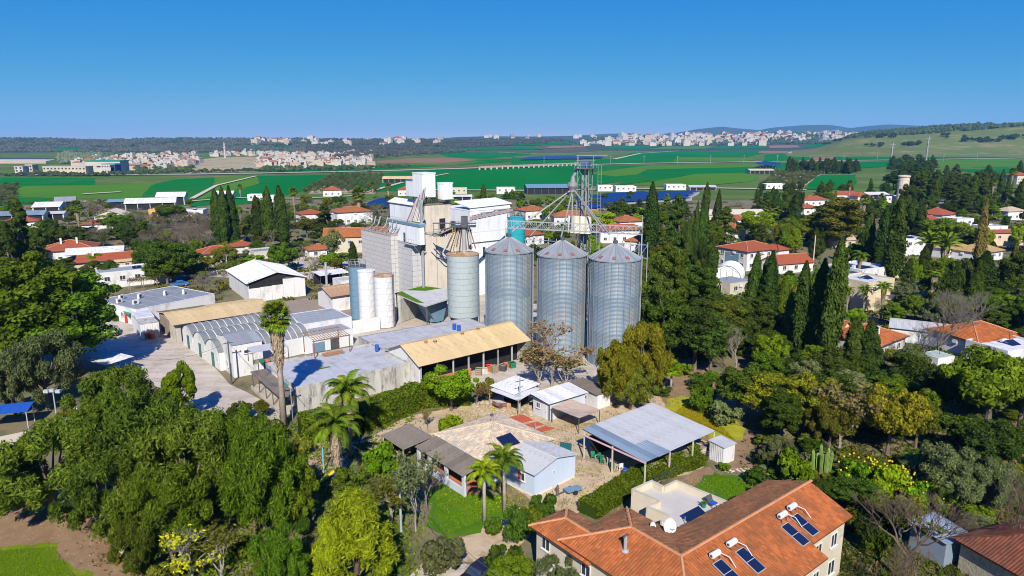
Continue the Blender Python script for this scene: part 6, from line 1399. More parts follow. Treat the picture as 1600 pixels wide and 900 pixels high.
def gable_house(label, u, vg, L1, L2, h, rise, axis='x', rot=38, wall=WHITE, tile=TILER, wins='fl', name='tiled_house', tiles=True, m=None):
    p = G(u, vg); t = bld(name, label, 'house' if tiles else 'building', (p.x, p.y, math.radians(rot), L1, L2)); walls(t, L1, L2, h, wall)
    gable_roof(t, L1, L2, h, rise, axis, .4, tile if tiles else m, tiles, ends=wall)
    for side in wins:
        L = L1 if side == 'f' else L2; n = max(1, int(L/3.2))
        for i in range(n): window(t, L1, L2, side, L*(i+.5)/n, h-1.8 if h < 4 else h*.55, 1.2, 1.15)
    return t
def flat_house(label, u, vg, L1, L2, h, rot=38, wall=WHITE, roof=ROOFL, wins='fl', name='flat_roofed_house', ph=.4, heat=False):
    p = G(u, vg); t = bld(name, label, 'house', (p.x, p.y, math.radians(rot), L1, L2)); walls(t, L1, L2, h, wall); flat_roof(t, L1, L2, h, roof, ph, wall)
    for side in wins:
        L = L1 if side == 'f' else L2; n = max(1, int(L/3.4))
        for i in range(n): window(t, L1, L2, side, L*(i+.5)/n, h-1.9, 1.3, 1.15)
    if heat: boiler(t, L1*.5, L2*.6, h+.05, panels=2)
    if p.y < 300: fittings(t, L1, L2, h, h+.3, False)
    return t
# left side
hip_house('red hip-roofed house with two white chimneys and a white extension', 66, 411, 14, 13, 3.4, 2.4, 25, chim=2, wins='l', heater_=False)
p = G(104, 414); t = bld('white_extension', 'long white gabled extension roof beside the red hip-roofed house', 'building', (p.x, p.y, math.radians(25), 15, 8)); walls(t, 15, 8, 2.9, WHITE); gable_roof(t, 15, 8, 2.9, 1.4, 'x', .3, ROOFW)
t = hip_house('long low red-roofed house with a beige lean-to, left of the white flat house', 99, 428, 22, 7, 2.7, 1.6, 36, wall=OFFWHITE, wins='f', chim=1)
MB().box(11,-2.6,0,18,-.02,2.3).build('lean_to_wall', mat('pinkish_plaster', (0.55,0.42,0.32)), t); sheets(t, (10.6,-3.0,2.35), (7.8,0,0), (0,3.2,.5), 1.1, ROOFY)
for i in range(2): f_, gm, sm = win_mesh(1.0,1.0); o = obj('window', f_, None, t); o.location = (13+i*2.5,-2.625,1.0); obj('pane', gm, None, o)
flat_house('white flat-roofed house with vine pergola left of the yard', 157, 452, 17, 9, 3.7, 36, WHITE, ROOFG, 'fl', heat=True)
t = thing('vine_pergola', 'brown leafless vine covering a pergola by the white flat house', 'pergola', G(204, 455), R38)
for a in (0, 3, 6): MB().bar((a,0,0),(a,0,2.5),.12).bar((a,2.6,0),(a,2.6,2.5),.12).build('post', WOOD, t)
obj('vine', leaves('vine', rng.uniform(size=(1400,3))*np.array([6.4,3,.9])+np.array([-.2,-.2,2.1]), unit(1400), .35, .1), LM['brown'], t)
hip_house('small red-roofed cream house behind grey bare trees, left of centre', 318, 413, 10, 8, 3.0, 1.7, 38, wall=OFFWHITE, wins='fl')
hip_house('red-roofed hut tucked behind the small cream house', 366, 398, 7, 6, 2.6, 1.3, 38, wins='')
gable_house('cream two-storey house with a broad orange gable roof left of the mill', 507, 396, 20, 9, 5.4, 2.3, 'x', 10, OFFWHITE, TILE, 'f')
hip_house('small white annex with an orange hip roof before the cream house', 484, 404, 8, 6, 2.6, 1.5, 30, tile=TILE, wins='f')
flat_house('pale blue-roofed white house near the lime bush', 398, 412, 9, 7, 3.2, 38, OFFWHITE, ROOFBL, 'f')
hip_house('orange-roofed villa behind the cream two-storey house', 528, 352, 16, 11, 5.5, 2.0, 30, tile=TILE, wins='fl', heater_=False)
hip_house('small red-roofed white house beside the dark round tree, left of centre', 472, 350, 11, 9, 4.2, 1.6, 34, wins='fl')
hip_house('red-roofed long white house at the olive grove edge', 505, 307, 12, 8, 4, 2, 15, wins='f')
hip_house('red-roofed white house right of the far fan palms', 622, 306, 10, 8, 4, 1.8, 10, wins='f')
hip_house('dark red roof peeping out at the left edge of the village', 6, 360, 12, 9, 3.2, 1.9, 30, wins='f')
hip_house('rusty red roof low among trees behind the red hip-roofed house', 128, 362, 15, 8, 2.8, 1.2, 20, wins='')
# farm sheds at the village edge, left
def barn(label, u, vg, L1, L2, h, rise, rot, m, wall=WHITE, axis='x', opn=True, ov=.5):
    p = G(u, vg); t = bld('barn', label, 'barn', (p.x, p.y, math.radians(rot), L1, L2)); walls(t, L1, L2, h, wall, y0=.3)
    gable_roof(t, L1, L2, h, rise, axis, ov, m, sheet=2.2, ends=wall)
    n = max(2, int(L1/5))
    for i in range(n+1): MB().bar((L1*i/n*.98+.1,.1,0),(L1*i/n*.98+.1,.1,h),.25).build('post', wall, t)
    if opn: MB().box(.5,.24,.1,L1-.5,.296,h-.3).build('opening', DARK, t)
    return t
barn('white-roofed barn pair, left one, behind the dark conifer', 52, 336, 12, 10, 4, 2, 12, ROOFW)
barn('grey barn with a steep shaded end right of the white-roofed barn', 88, 330, 9, 12, 5, 2, 30, ROOFG)
barn('low white shed with a dark bay before the left barns', 66, 345, 9, 6, 3.2, .8, 15, ROOFL)
barn('cream hall with a brown-edged gable facing the camera', 148, 348, 12, 12, 3.2, 2.2, 15, OFFWHITE, OFFWHITE, 'y', False)
barn('long pale-roofed barn with slatted side in the middle left', 196, 330, 24, 12, 4, 2.2, 20, ROOFW)
barn('white peaked barn behind the long pale-roofed barn', 245, 321, 15, 9, 5, 2.2, 12, ROOFW)
barn('dark-roofed cow shed below the long pale barn', 170, 326, 13, 8, 3.6, 1.2, 20, BLUEGREY, STEELD)
flat_house('ochre house with two dark windows beside the round green tree', 233, 342, 8, 7, 4.2, 12, mat('ochre_plaster', (0.52,0.30,0.09)), ROOFY, 'f')
flat_house('small grey flat house with rooftop tank left of the cypresses', 284, 340, 10, 7, 3.2, 8, WHITE, ROOFG, 'f', heat=True)
barn('white long shed between the cypresses, left', 333, 313, 12, 6, 4, 1.6, 5, ROOFW)
flat_house('white flat house at the field edge right of the cypress trio', 387, 314, 9, 6, 3.6, 5, WHITE, ROOFW, 'f')
flat_house('white house glimpsed left of the slim cypresses at the fields', 402, 316, 10, 6, 3.6, 4, WHITE, ROOFW, 'f')
barn('blue-roofed glasshouse range at the left edge', -5, 350, 18, 10, 3.6, 1.4, 20, ROOFBL)
# behind the mill, centre and right
hip_house('brown-roofed house seen under the left spouts', 822, 344, 13, 10, 4.2, 1.8, 30, tile=TILE, wins='fl')
hip_house('orange hip-roofed long house behind the elevator tower', 866, 352, 24, 9, 3.8, 2.2, 5, tile=TILE, wins='f')
hip_house('orange hip-roofed white house right of the lime tree', 968, 362, 11, 9, 4.0, 2.0, 20, tile=TILE, wins='fl')
hip_house('red-roofed house directly behind the catwalk', 938, 380, 18, 9, 4.6, 1.6, 8, wins='f')
hip_house('red-roofed white house between the turquoise tank and the catwalk', 816, 385, 10, 8, 3.6, 1.8, 38, wins='f')
hip_house('orange roof with a white gable right of the right silo', 1012, 400, 9, 8, 4.4, 2.0, 60, tile=TILE, wins='f')
t = hip_house('white two-storey house with a broad red hip roof behind the cypresses', 1166, 424, 14, 11, 5.6, 1.8, 30, tile=TILER, wins='fl', storeys=2)
F_, caps = hip_faces(9.6,-2.6,14.4,4,5.6,1.2,.4); tile_roof(t, F_, TILER, caps); MB().box(9.6,-2.6,0,14.3,-.01,5.5).build('wall', WHITE, t)
MB().box(-.1,3,.2,-.03,8,4.6).build('balcony_recess', BLUEGREY, t)
hip_house('small brown cupola-roofed house behind the broad red roof', 1148, 378, 6, 6, 5.0, 2.6, 35, tile=TILE, wins='f')
# poly tunnel
p = G(1112, 436); t = bld('greenhouse_tunnel', 'white arched greenhouse tunnel with a ribbed end', 'greenhouse', (p.x, p.y, math.radians(-25), 7.5, 7)); ns = 12
pf = [(3.75-3.75*math.cos(PI*k/ns), 3.9*math.sin(PI*k/ns)) for k in range(ns+1)]; PL = mat('white_film', (0.82,0.83,0.84), (0.78,0.79,0.80), .5, rough=.4)
s_ = MB()
for j in range(ns): s_.add([(pf[j][0],0,pf[j][1]),(pf[j][0],9,pf[j][1]),(pf[j+1][0],9,pf[j+1][1]),(pf[j+1][0],0,pf[j+1][1])], [(0,1,2,3)])
s_.build('film_cover', PL, t, smooth=True); [MB().add([(a,yy_,z_) for a, z_ in pf], [tuple(range(ns+1))]).build('end_film', PL, t) for yy_ in (.05, 8.95)]
e_ = MB(); 
for j in range(ns): e_.bar((pf[j][0],0,pf[j][1]),(pf[j+1][0],0,pf[j+1][1]),.1)
for k_ in (2.2,3.75,5.3): e_.bar((k_,0,0),(k_,0,3.5),.08)
e_.bar((1,0,2.2),(3.75,0,3.8),.07).bar((6.5,0,2.2),(3.75,0,3.8),.07); e_.build('end_frame', STEELD, t)
flat_house('small house with grey sheet roof and white chimneys below the greenhouse', 1140, 462, 7.5, 6.5, 2.9, 30, OFFWHITE, ROOFG, 'fl', ph=.05)
gable_house('low brown-red roofed house with white gable right of the white two-storey house', 1216, 428, 12, 7, 2.8, 1.8, 'x', 20, WHITE, TILER, 'f')
p = G(1094, 348); t = bld('long_hall', 'long cream-roofed hall with a red roof strip behind the cypresses', 'building', (p.x, p.y, math.radians(4), 30, 10)); walls(t, 30, 10, 3.8, OFFWHITE); gable_roof(t, 30, 10, 3.8, 1.6, 'x', .6, OFFWHITE, sheet=2.4, ends=OFFWHITE)
for i in range(8): window(t, 30, 10, 'f', 2+i*3.7, 1.3, 1.5, 1.3)
hip_house('red hip roof attached right of the long cream hall', 1190, 345, 12, 10, 3.8, 2.0, 4, wins='f')
hip_house('red-roofed house low before the long cream hall', 1130, 356, 11, 7, 3.4, 1.7, 10, wins='f')
for i, (u, v, L, lb) in enumerate(((1256,322,15,'left red hip roof of the long group under the green field'), (1306,313,19,'long red-roofed block in the middle right distance'), (1340,316,11,'red roof at the right end of the long distant block'), (1256,336,9,'white-gabled house with an orange-red roof before the distant block'))):
    hip_house(lb, u, v, L, 9, 3.4, 1.9, 6+4*i, wins='f')
t = thing('water_tower', 'round cream concrete water tower right of the distant red roofs', 'tower', (*G(1408,318)[:2],0)); MB().lathe([(3.0,0),(3.0,15.5),(3.4,15.6),(3.4,16.4),(0,16.8)],20).build('shaft', CONC, t)
for i in range(5): MB().lathe([(3.03,1.5+i*3),(3.08,1.5+i*3),(3.08,1.75+i*3),(3.03,1.75+i*3)],20).build('ring_band', OFFWHITE, t)
MB().box(-.6,-3.15,0,.6,-2.95,2.2).build('door', STEELD, t)
barn('white sheds left of the water tower', 1356, 312, 14, 9, 3.2, 1.2, 8, ROOFW)
flat_house('long pale flat building right below the water tower', 1384, 317, 13, 8, 3.6, 6, WHITE, ROOFG, 'f')
flat_house('white cube house at the far field left of the solar field end', 934, 299, 11, 7, 4, 2, WHITE, ROOFW, 'f')
flat_house('long white flat house with stepped roof beyond the solar field', 962, 300, 15, 8, 3.8, 2, WHITE, ROOFW, 'f')
flat_house('white farm villa with small tower at the field edge', 1041, 297, 15, 8, 3.8, 2, WHITE, ROOFW, 'f')
barn('tan low sheds right of the farm villa', 1078, 298, 20, 8, 2.6, 1.2, 3, ROOFL, OFFWHITE)
flat_house('white hall at the orchard edge far right of centre', 1197, 297, 16, 9, 4.2, 2, WHITE, ROOFW, 'f')
barn('tan-roofed farm shed in the green field right of centre', 1172, 272, 28, 14, 4, 1.5, 4, OFFWHITE, OFFWHITE)
barn('yellow-roofed farm hall beyond the olive grove', 598, 286, 27, 14, 3.6, 2, 4, ROOFY, OFFWHITE)
barn('blue-roofed cattle barn left of the solar field', 824, 304, 30, 18, 4.5, 2, 6, BLUEGREY, STEELD)
barn('white canopy-roofed shed right behind the headhouse', 708, 318, 11, 8, 4, .8, 6, ROOFW)
flat_house('pale flat house right behind the mill headhouse', 705, 303, 11, 8, 3.6, 3, OFFWHITE, ROOFL, 'f')
flat_house('grey-roofed white farmhouse left of the blue cattle barn', 776, 303, 13, 8, 4, 3, WHITE, ROOFG, 'f')
# right side
t = hip_house('orange-tiled house with a stained white wall behind two cypresses', 1372, 566, 9.5, 9.5, 2.9, 1.9, 38, wall=STAINED, tile=TILE, wins='f', geo=True)
MB().box(2.2,1.5,4.0,2.9,2.2,5.4).build('chimney', WHITE, t)
gable_house('narrow orange gable end rising left of the twin cypresses', 1306, 548, 4.5, 7, 3.2, 1.8, 'y', 30, WHITE, TILE, 'f')
gable_house('low house with a pale grey roof behind the stained orange house', 1390, 532, 9, 6, 2.6, .9, 'x', -30, WHITE, TILE, '', tiles=False, m=ROOFL)
t = hip_house('orange hip-roofed house at the right edge beside a white flat wing', 1524, 562, 11, 9, 3.0, 2.0, 20, tile=TILE, wins='f', geo=True, heater_=False)
flat_house('white flat-roofed wing with solar heater at the right edge', 1570, 580, 10, 7, 3.0, 20, WHITE, ROOFW, 'fl', heat=True)
flat_house('little green-roofed white hut among dead branches', 1463, 584, 3.6, 3.2, 2.5, 20, WHITE, mat('green_grey_sheet', (0.34,0.40,0.34)), 'l', 'garden_hut', ph=.06)
t = flat_house('modern white flat house with a deep blue shaded wall', 1345, 446, 12, 10, 3.6, 30, WHITE, ROOFW, 'f', 'modern_house'); MB().box(-.06,.4,.1,-.004,9.6,3.3).build('blue_wall', mat('deep_blue_wall', (0.02,0.10,0.24)), t)  # blue shade of the left wall, painted on as a thin dark sheet
MB().box(3,2,3.66,8,6,3.75).build('solar_panel', PANEL, t); MB().box(1,3,3.66,1.7,3.7,4.6).build('chimney', WHITE, t)
t = flat_house('tall beige stone villa with a solar heater on its flat roof', 1352, 488, 9.5, 8, 6.2, 30, mat('beige_stone', (0.52,0.44,0.30), (0.44,0.37,0.25), 1.5), ROOFW, 'f', 'stone_villa', heat=True); MB().box(3,-3,0,9.3,-.01,3.0).build('terrace_block', MATS['beige_stone'], t)
flat_house('low white house with a slanting pale roof left of the stone villa', 1308, 484, 8, 6, 2.8, 20, OFFWHITE, ROOFL, 'f', ph=.1)
flat_house('white rooftop block house left of the date palms', 1411, 400, 8, 7, 5.2, 10, WHITE, ROOFW, 'f', heat=True)
hip_house('mossy tan hip-roofed white house behind the date palms', 1478, 404, 12, 10, 3.0, 2.2, 25, tile=TILEY, wins='f')
hip_house('tan hip-roofed house with blue shaded slope right of the dead cypress', 1534, 410, 12, 9, 2.8, 2.0, 30, tile=TILEY, wins='f')
gable_house('terracotta-fronted cream house on the right behind lime bushes', 1552, 384, 12, 9, 4.5, .5, 'x', 8, mat('pinkish_plaster', (0.5,0.4,0.3)), TILE, 'f')
hip_house('dark red-brown roofed house right of the dark cypress pair', 1436, 360, 12, 10, 4.2, 2.4, 25, wall=OFFWHITE, wins='l')
hip_house('bright red hip roof with white gable among the pines', 1470, 352, 12, 11, 4.4, 2.6, 30, wins='fl')
flat_house('white wall house below the bright red hip roof', 1494, 356, 9, 6, 3.5, 15, WHITE, ROOFL, 'f')
flat_house('white flat house among dark pines at the right', 1540, 368, 10, 7, 3.2, 12, WHITE, ROOFL, 'f')
hip_house('small pinkish roofed house at the far right edge among pines', 1574, 344, 11, 8, 4.0, 1.8, 15, tile=TILEB, wins='f')
hip_house('cream and orange block of flats at the right edge far off', 1588, 288, 16, 12, 7.5, 2, 10, wall=OFFWHITE, wins='f', storeys=2)
gable_house('beige roofed hut between cypresses and eucalyptus, right', 1300, 388, 9, 6, 2.8, 1.6, 'x', 12, OFFWHITE, TILEB, 'f')
gable_house('tan tiled roof wedge behind the stone villa', 1385, 437, 8, 6, 2.8, 1.4, 'x', 30, OFFWHITE, TILEB, '')
ONES = 'zeroth first second third fourth fifth sixth seventh eighth ninth tenth eleventh twelfth thirteenth fourteenth fifteenth sixteenth seventeenth eighteenth nineteenth'.split()
def ordinal(n):
    if n < 20: return ONES[n]
    t_ = ['','','twent','thirt','fort','fift','sixt','sevent','eight','ninet'][n//10]; return t_+'ieth' if n % 10 == 0 else t_+'y-'+ONES[n % 10]
# ---------------------------------------------------------------- far towns, groves, woods, solar field
FW = [mat('far_white', (0.44,0.41,0.37), (0.34,0.32,0.29), .05), mat('far_cream', (0.42,0.355,0.27), (0.35,0.295,0.225), .05), mat('far_pink', (0.40,0.30,0.24), (0.33,0.25,0.20), .05), mat('far_grey', (0.25,0.25,0.26), (0.2,0.2,0.21), .05)]
FRD = mat('far_red_roof', (0.30,0.10,0.055), (0.25,0.085,0.045), .05); FFL = mat('far_flat_roof', (0.40,0.385,0.36), (0.32,0.31,0.295), .05)
def far_mesh(kind, wi):
    m = MB()
    if kind == 'flat':
        m.box(-.5,-.5,-.3,.5,.5,.88); m.box(-.52,-.52,.881,.52,.52,1.0); m.box(-.2,-.1,1.001,.1,.25,1.25)
    elif kind == 'hip':
        m.box(-.5,-.5,-.3,.5,.5,.75); m.add([(-.56,-.56,.751),(.56,-.56,.751),(.56,.56,.751),(-.56,.56,.751),(-.12,0,1.05),(.12,0,1.05)], [(0,1,5,4),(2,3,4,5),(1,2,5),(3,0,4),(0,3,2,1)])
    else:
        m.box(-.5,-.5,-.3,.1,.5,.7); m.box(-.52,-.52,.701,.12,.52,.78); m.box(.1,-.42,-.3,.5,.42,1.0)
    me = m.mesh('far_house'); me.materials.append(FW[wi]); me.materials.append(FRD if kind == 'hip' else FFL)
    nf = len(me.polygons)
    for p in me.polygons:
        if (kind == 'hip' and p.index >= 6) or (kind != 'hip' and p.normal.z > .9): p.material_index = 1
    # window openings as dark recess faces, two rows
    return me
FM = {(k_, w): far_mesh(k_, w) for k_ in ('flat','hip','step') for w in range(4)}
FWIN = MB().box(-.06,-.53,-.09,.06,-.501,.09).mesh('window'); FWIN.materials.append(GLASS)
TAKEN = []
FARST = {}
def far_house(p, w, d, h, r, kind, wi, label, group, wins=False):
    for q in TAKEN:
        if abs(q[0]-p[0]) < (q[2]+w)*.52 and abs(q[1]-p[1]) < (q[2]+w)*.52: return False
    TAKEN.append((p[0], p[1], w))
    if group is None: FARST.setdefault(label, []).append((p, w, d, h, r, kind, wi)); return True
    o = obj('town_house', FM[(kind, wi)]); o.location = p; o.rotation_euler = (0,0,r); o.scale = (w, d, h); tag(o, label, 'house', group); REL.append((o, ['white','cream','pinkish','grey'][wi]+' '+{'flat':'flat-roofed','hip':'red-roofed','step':'stepped'}[kind]+' house', label, p[0]/p[1]))
    if wins:
        for j in range(2):
            for i in range(3): c = obj('window', FWIN, None, o); c.location = (-.3+.3*i, 0, .22+.36*j)
    return True
def town(n, box, sizes, label, group, R=None, shape=None, wins=0):
    k_ = 0; tries = 0; r_ = random.Random(hash(label) % 1000 + len(label))
    while k_ < n and tries < n*12:
        tries += 1; u = r_.uniform(box[0], box[2]); v = r_.uniform(box[1], box[3])
        if shape and not shape(u, v): continue
        p = onhill(R, u, v) if R else G(u, v, 0); w = r_.uniform(*sizes)
        kind = r_.choices(['flat','step','hip'], [5,3,2.2])[0]; wi = r_.choices([0,1,2,3], [6,3,1.2,1])[0]
        big = k_ < wins
        if far_house(p, w, w*r_.uniform(.6,.95), w*r_.uniform(.45,.8), r_.uniform(-.5,.5), kind, wi, label, group, big): k_ += 1
town(100, (120,240,312,266), (9,15), 'small pale house in the dense town left of the bare terraces', 'houses of the near left town', shape=lambda u, v: v > 240+max(0,(230-u))*.12 and v < 268-max(0,(u-260))*.16, wins=40)
town(110, (405,238,580,264), (9,15), 'small pale house in the long town above the left green field', 'houses of the near middle town', shape=lambda u, v: v < 266-(u-398)*.03, wins=40)
town(30, (330,234,420,245), (9,14), 'pale house on the rise between the two left towns', 'houses between the left towns')
town(150, (905,212,1195,228), (22,42), 'tiny white buildings of the far town below the blue mountain', None, R_town, shape=lambda u, v: v > 226-(u-905)*.05 or u > 960)
town(70, (1190,206,1340,222), (20,36), 'tiny white buildings of the far town beside the wooded slope', None, R_town)
town(34, (395,218.5,700,227), (18,34), 'tiny white buildings scattered on the far left ridge', None, R_left)
town(12, (760,213,930,217), (24,46), 'tiny pale buildings on the distant middle skyline', None, R_mid)
town(170, (150,240,308,265), (7,12), 'further tiny pale houses filling the near left town', None, shape=lambda u, v: v > 240+max(0,(230-u))*.12 and v < 268-max(0,(u-260))*.16)
town(180, (405,236,580,263), (7,12), 'further tiny pale houses filling the near middle town', None)
town(60, (330,233,420,244), (7,11), 'further tiny pale houses on the rise between the left towns', None)
for lb, items in FARST.items():          # the far towns read as one mass each
    V, F_, MI = [], [], []
    for p, w, d, h, r, kind, wi in items:
        me = FM[(kind, wi)]; Mx = Matrix.Translation(p) @ Matrix.Rotation(r, 4, 'Z') @ Matrix.Diagonal((w, d, h, 1)); o_ = len(V); V += [tuple(Mx @ v_.co) for v_ in me.vertices]
        for q in me.polygons: F_.append([o_+i for i in q.vertices]); MI.append(4+(kind == 'hip') if q.material_index else wi)
    me = bpy.data.meshes.new('far_town'); me.from_pydata(V, [], F_); me.update()
    for m_ in (*FW, FFL, FRD): me.materials.append(m_)
    me.polygons.foreach_set('material_index', MI); tag(obj('far_town', me, None, None, 'stuff'), lb, 'town')
# larger far buildings with their windows
def far_block(label, u, v, L1, L2, h, wall, roof=FFL, rows=2, cols=10, rot=0, roof_h=.6):
    p = G(u, v); t = thing('far_block', label, 'building', p, math.radians(rot)); MB().box(0,0,0,L1,L2,h).build('wall', wall, t); MB().box(-.4,-.4,h+.02,L1+.4,L2+.4,h+roof_h).build('roof', roof, t)
    w_ = L1/cols*.45; key = ('fb', round(w_,2)); 
    if key not in _cache: me = MB().box(-w_/2,-.2,-.8,w_/2,-.02,.8).mesh('window'); me.materials.append(GLASS); _cache[key] = me
    for j in range(rows):
        for i in range(cols): o = obj('window', _cache[key], None, t); o.location = (L1*(i+.5)/cols, 0, h*(j+.55)/rows)
    return t
far_block('long cream school block with two rows of windows at far left', 68, 273.5, 47, 14, 9, FW[1], rows=2, cols=12)
far_block('white and green-roofed hall right of the long school block', 135, 270, 40, 20, 13, FW[0], GREENP, 1, 4, 2, 1.2)
far_block('blue-sided modern block at the end of the green-roofed hall', 160, 272, 14, 16, 11, FW[0], BLUEGREY, 2, 5)
far_block('dark blue cube right of the modern block', 174, 272, 5, 12, 10, mat('far_dark_blue', (0.03,0.07,0.16)), BLUEGREY, 2, 2)
far_block('small white block with stepped roof at far left', 24, 273.5, 9, 10, 9, FW[0], rows=3, cols=2)
far_block('cream tower block left of the long school block', 41, 272, 8, 10, 10, FW[1], rows=3, cols=2)
for i, (v, m_, lb) in enumerate(((252, mat('dark_net', (0.03,0.06,0.10)), 'dark net greenhouse strip at far left'), (255.5, FW[0], 'white long greenhouse strip at far left'))):
    p = G(-30, v); L = XU(72, p.y) - p.x; t = thing('greenhouse_range', lb, 'greenhouse', p)
    for j in range(10): MB().slab([(L*j/10,0,4),(L*(j+.97)/10,0,4),(L*(j+.97)/10,25,6),(L*j/10,25,6)],.3).build('roof_bay', m_, t)
    MB().box(0,.1,0,L,.4,3.6).build('wall', FW[2], t)
p = G(352, 247); t = thing('minaret', 'slim pale minaret in the left towns', 'minaret', p); MB().lathe([(2,0),(2,22),(3,22.5),(3,24),(1.5,24.2),(1.5,30),(0,36)],10).build('shaft', FW[0], t); MB().lathe([(2.9,22),(3.2,22),(3.2,23),(2.9,23)],10).build('balcony', FW[1], t)
# viaduct on the highway
t = thing('viaduct', 'low pale viaduct carrying the highway across the green fields', 'bridge'); a, b = G(748, 266), G(905, 259); n = 20
for i in range(n):
    p, q = a.lerp(b, i/n), a.lerp(b, (i+1)/n); s_ = Vector((0, 12, 0)); MB().slab([p+Vector((0,0,4.5)), q+Vector((0,0,4.5)), q+s_+Vector((0,0,4.5)), p+s_+Vector((0,0,4.5))], 1.2).build('deck', FW[2], t); MB().box(p.x, p.y+1, 0, p.x+2.0, p.y+11, 3.29).build('pier', FW[1], t)
# solar field
def solar(quad, rot, gap, width, label, group, z=1.6, seg=9.0):
    Q = [Vector((p.x, p.y, 0)) for p in quad]; r = math.radians(rot); e, n_ = Vector((math.cos(r), math.sin(r), 0)), Vector((-math.sin(r), math.cos(r), 0))
    key = ('solar', width, seg)
    if key not in _cache:
        me = MB().slab([(.1,-width/2,-.5),(seg-.1,-width/2,-.5),(seg-.1,width/2,.5),(.1,width/2,.5)], .12).mesh('panel'); me.materials.append(PANELF); _cache[key] = me
        me = MB().box(-.12,-.12,-z,.12,.12,-.1).mesh('post'); me.materials.append(STEEL); _cache[key+('p',)] = me
    s0 = min(q.dot(n_) for q in Q); s1 = max(q.dot(n_) for q in Q); s = s0+width; c_ = 0
    while s < s1:
        X = []
        for i in range(len(Q)):
            a, b = Q[i], Q[i-1]; da, db = a.dot(n_)-s, b.dot(n_)-s
            if da*db < 0: X.append(a.lerp(b, da/(da-db)).dot(e))
        if len(X) == 2 and abs(X[0]-X[1]) > seg*1.5:
            x0, x1 = min(X), max(X); k_ = int((x1-x0)/seg); p = e*x0+n_*s; nr_ = globals().setdefault('SROW', {}); nr_[label] = nr_.get(label, 0)+1; t = thing('solar_row', ordinal(nr_[label])+' row from the front of the '+label, 'solar panels', (p.x, p.y, z), r, group)
            for i in range(k_):
                o = obj('panel', _cache[key], None, t); o.location = (i*seg,0,0); o = obj('post', _cache[key+('p',)], None, t); o.location = (i*seg+seg/2,0,0)
        s += gap; c_ += 1
        if c_ % 6 == 5: s += 3.5
solar(px((900,312),(985,303),(1088,302),(1075,313),(1000,316),(945,327),(905,330)), 33, 6.6, 5.0, 'blue solar field behind the elevator tower', 'rows of the near solar field')
solar(px((806,252),(830,247),(940,244),(952,248),(900,250)), 5, 30, 24, 'dark distant solar field', 'rows of the distant solar field', 3, 40)
solar(px((565,326),(600,312),(640,314),(630,330)), 20, 5.6, 5.0, 'dark blue solar field left behind the mill', 'rows of the small solar field')
solar(px((1180,262),(1200,257),(1226,262),(1210,266)), 12, 12, 10, 'grey-blue solar panels by the distant farm hall', 'rows by the distant farm hall', 6)
# olive groves: each tree its own object
def grove(box_fn, a, b, rows, cols, label, group, kind='olive', col='grey', h=4.5, w=5.5):
    for i in range(rows):
        for j in range(cols):
            p = box_fn(i/(rows-1), (j+random.uniform(-.15,.15))/(cols-1)); t = tree(kind, col, p, h*random.uniform(.85,1.15), w*random.uniform(.85,1.1), label, group); REL.pop(); t['label'] = '%s tree of the %s row in the %s' % (ordinal(j+1), ordinal(i+1), label)
def quadpx(a, b, c, d):
    A, B_, C_, D_ = G(*a), G(*b), G(*c), G(*d); return lambda s, t_: (A.lerp(B_, s)).lerp(D_.lerp(C_, s), t_)
grove(quadpx((478,302),(585,302),(596,275),(525,274.5)), 0, 0, 9, 15, 'olive grove left of the mill', 'olive trees of the left grove', w=6.2)
grove(quadpx((1190,294),(1256,290),(1282,272),(1215,270)), 0, 0, 9, 9, 'olive grove beside the right field', 'olive trees of the right grove', w=6.5)
grove(quadpx((-15,322),(14,322),(24,292),(-5,292)), 0, 0, 3, 9, 'bluish plantation at the left edge', 'plantation rows at the left edge', w=8, h=4)
# woods: uncountable masses
def wood(name, label, pts, rmin, rmax, m, zs=.8, flat=.9):
    n = len(pts); r_ = rng.uniform(rmin, rmax, n); base = np.array([(1,0,0),(0,1,0),(-1,0,0),(0,-1,0),(0,0,1.1),(0,0,-.4),(.6,.6,.6),(-.6,.6,.6),(-.6,-.6,.6),(.6,-.6,.6)], float)
    tri = [(0,6,4),(6,1,4),(1,7,4),(7,2,4),(2,8,4),(8,3,4),(3,9,4),(9,0,4),(0,1,6),(1,2,7),(2,3,8),(3,0,9)]
    P = np.array(pts)[:,None,:] + base[None]*r_[:,None,None]*rng.uniform(.75,1.25,(n,10,1))*np.array([1,1,zs]); P[:,:,2] += (r_*flat*.5)[:,None]
    F_ = (np.array(tri)[None]+np.arange(n)[:,None,None]*10).reshape(-1,3); me = bpy.data.meshes.new(name); me.from_pydata(P.reshape(-1,3).tolist(), [], F_.tolist()); me.update()
    o = obj(name, me, m, None, 'stuff'); tag(o, label, 'woodland'); return o
WB = leafmat('wood_bare', (0.030,0.034,0.026), (0.065,0.062,0.042), 0, .9); WD = leafmat('wood_dark', (0.022,0.035,0.014), (0.05,0.07,0.028), 0, .9)
def scatter(n, box, R=None, shape=None):
    out = []
    for _ in range(n*4):
        u, v = random.uniform(box[0], box[2]), random.uniform(box[1], box[3])
        if shape and not shape(u, v): continue
        p = onhill(R, u, v) if R else G(u, v)
        out.append(tuple(p)); 
        if len(out) >= n: break
    return out
wood('woodland', 'brownish bare woodland covering the low hills at left', scatter(6500, (-20,217,480,240), R_left, lambda u, v: math.sin(u*.045+v*.5)+math.sin(u*.021-v*.9+2)+math.sin(u*.11) > -1.0 and not (78<u<132 and 231<v<237) and not (368<u<458 and 227<v<232) and not (258<u<336 and 223<v<228)), 3.2, 7, WB, 1.0)
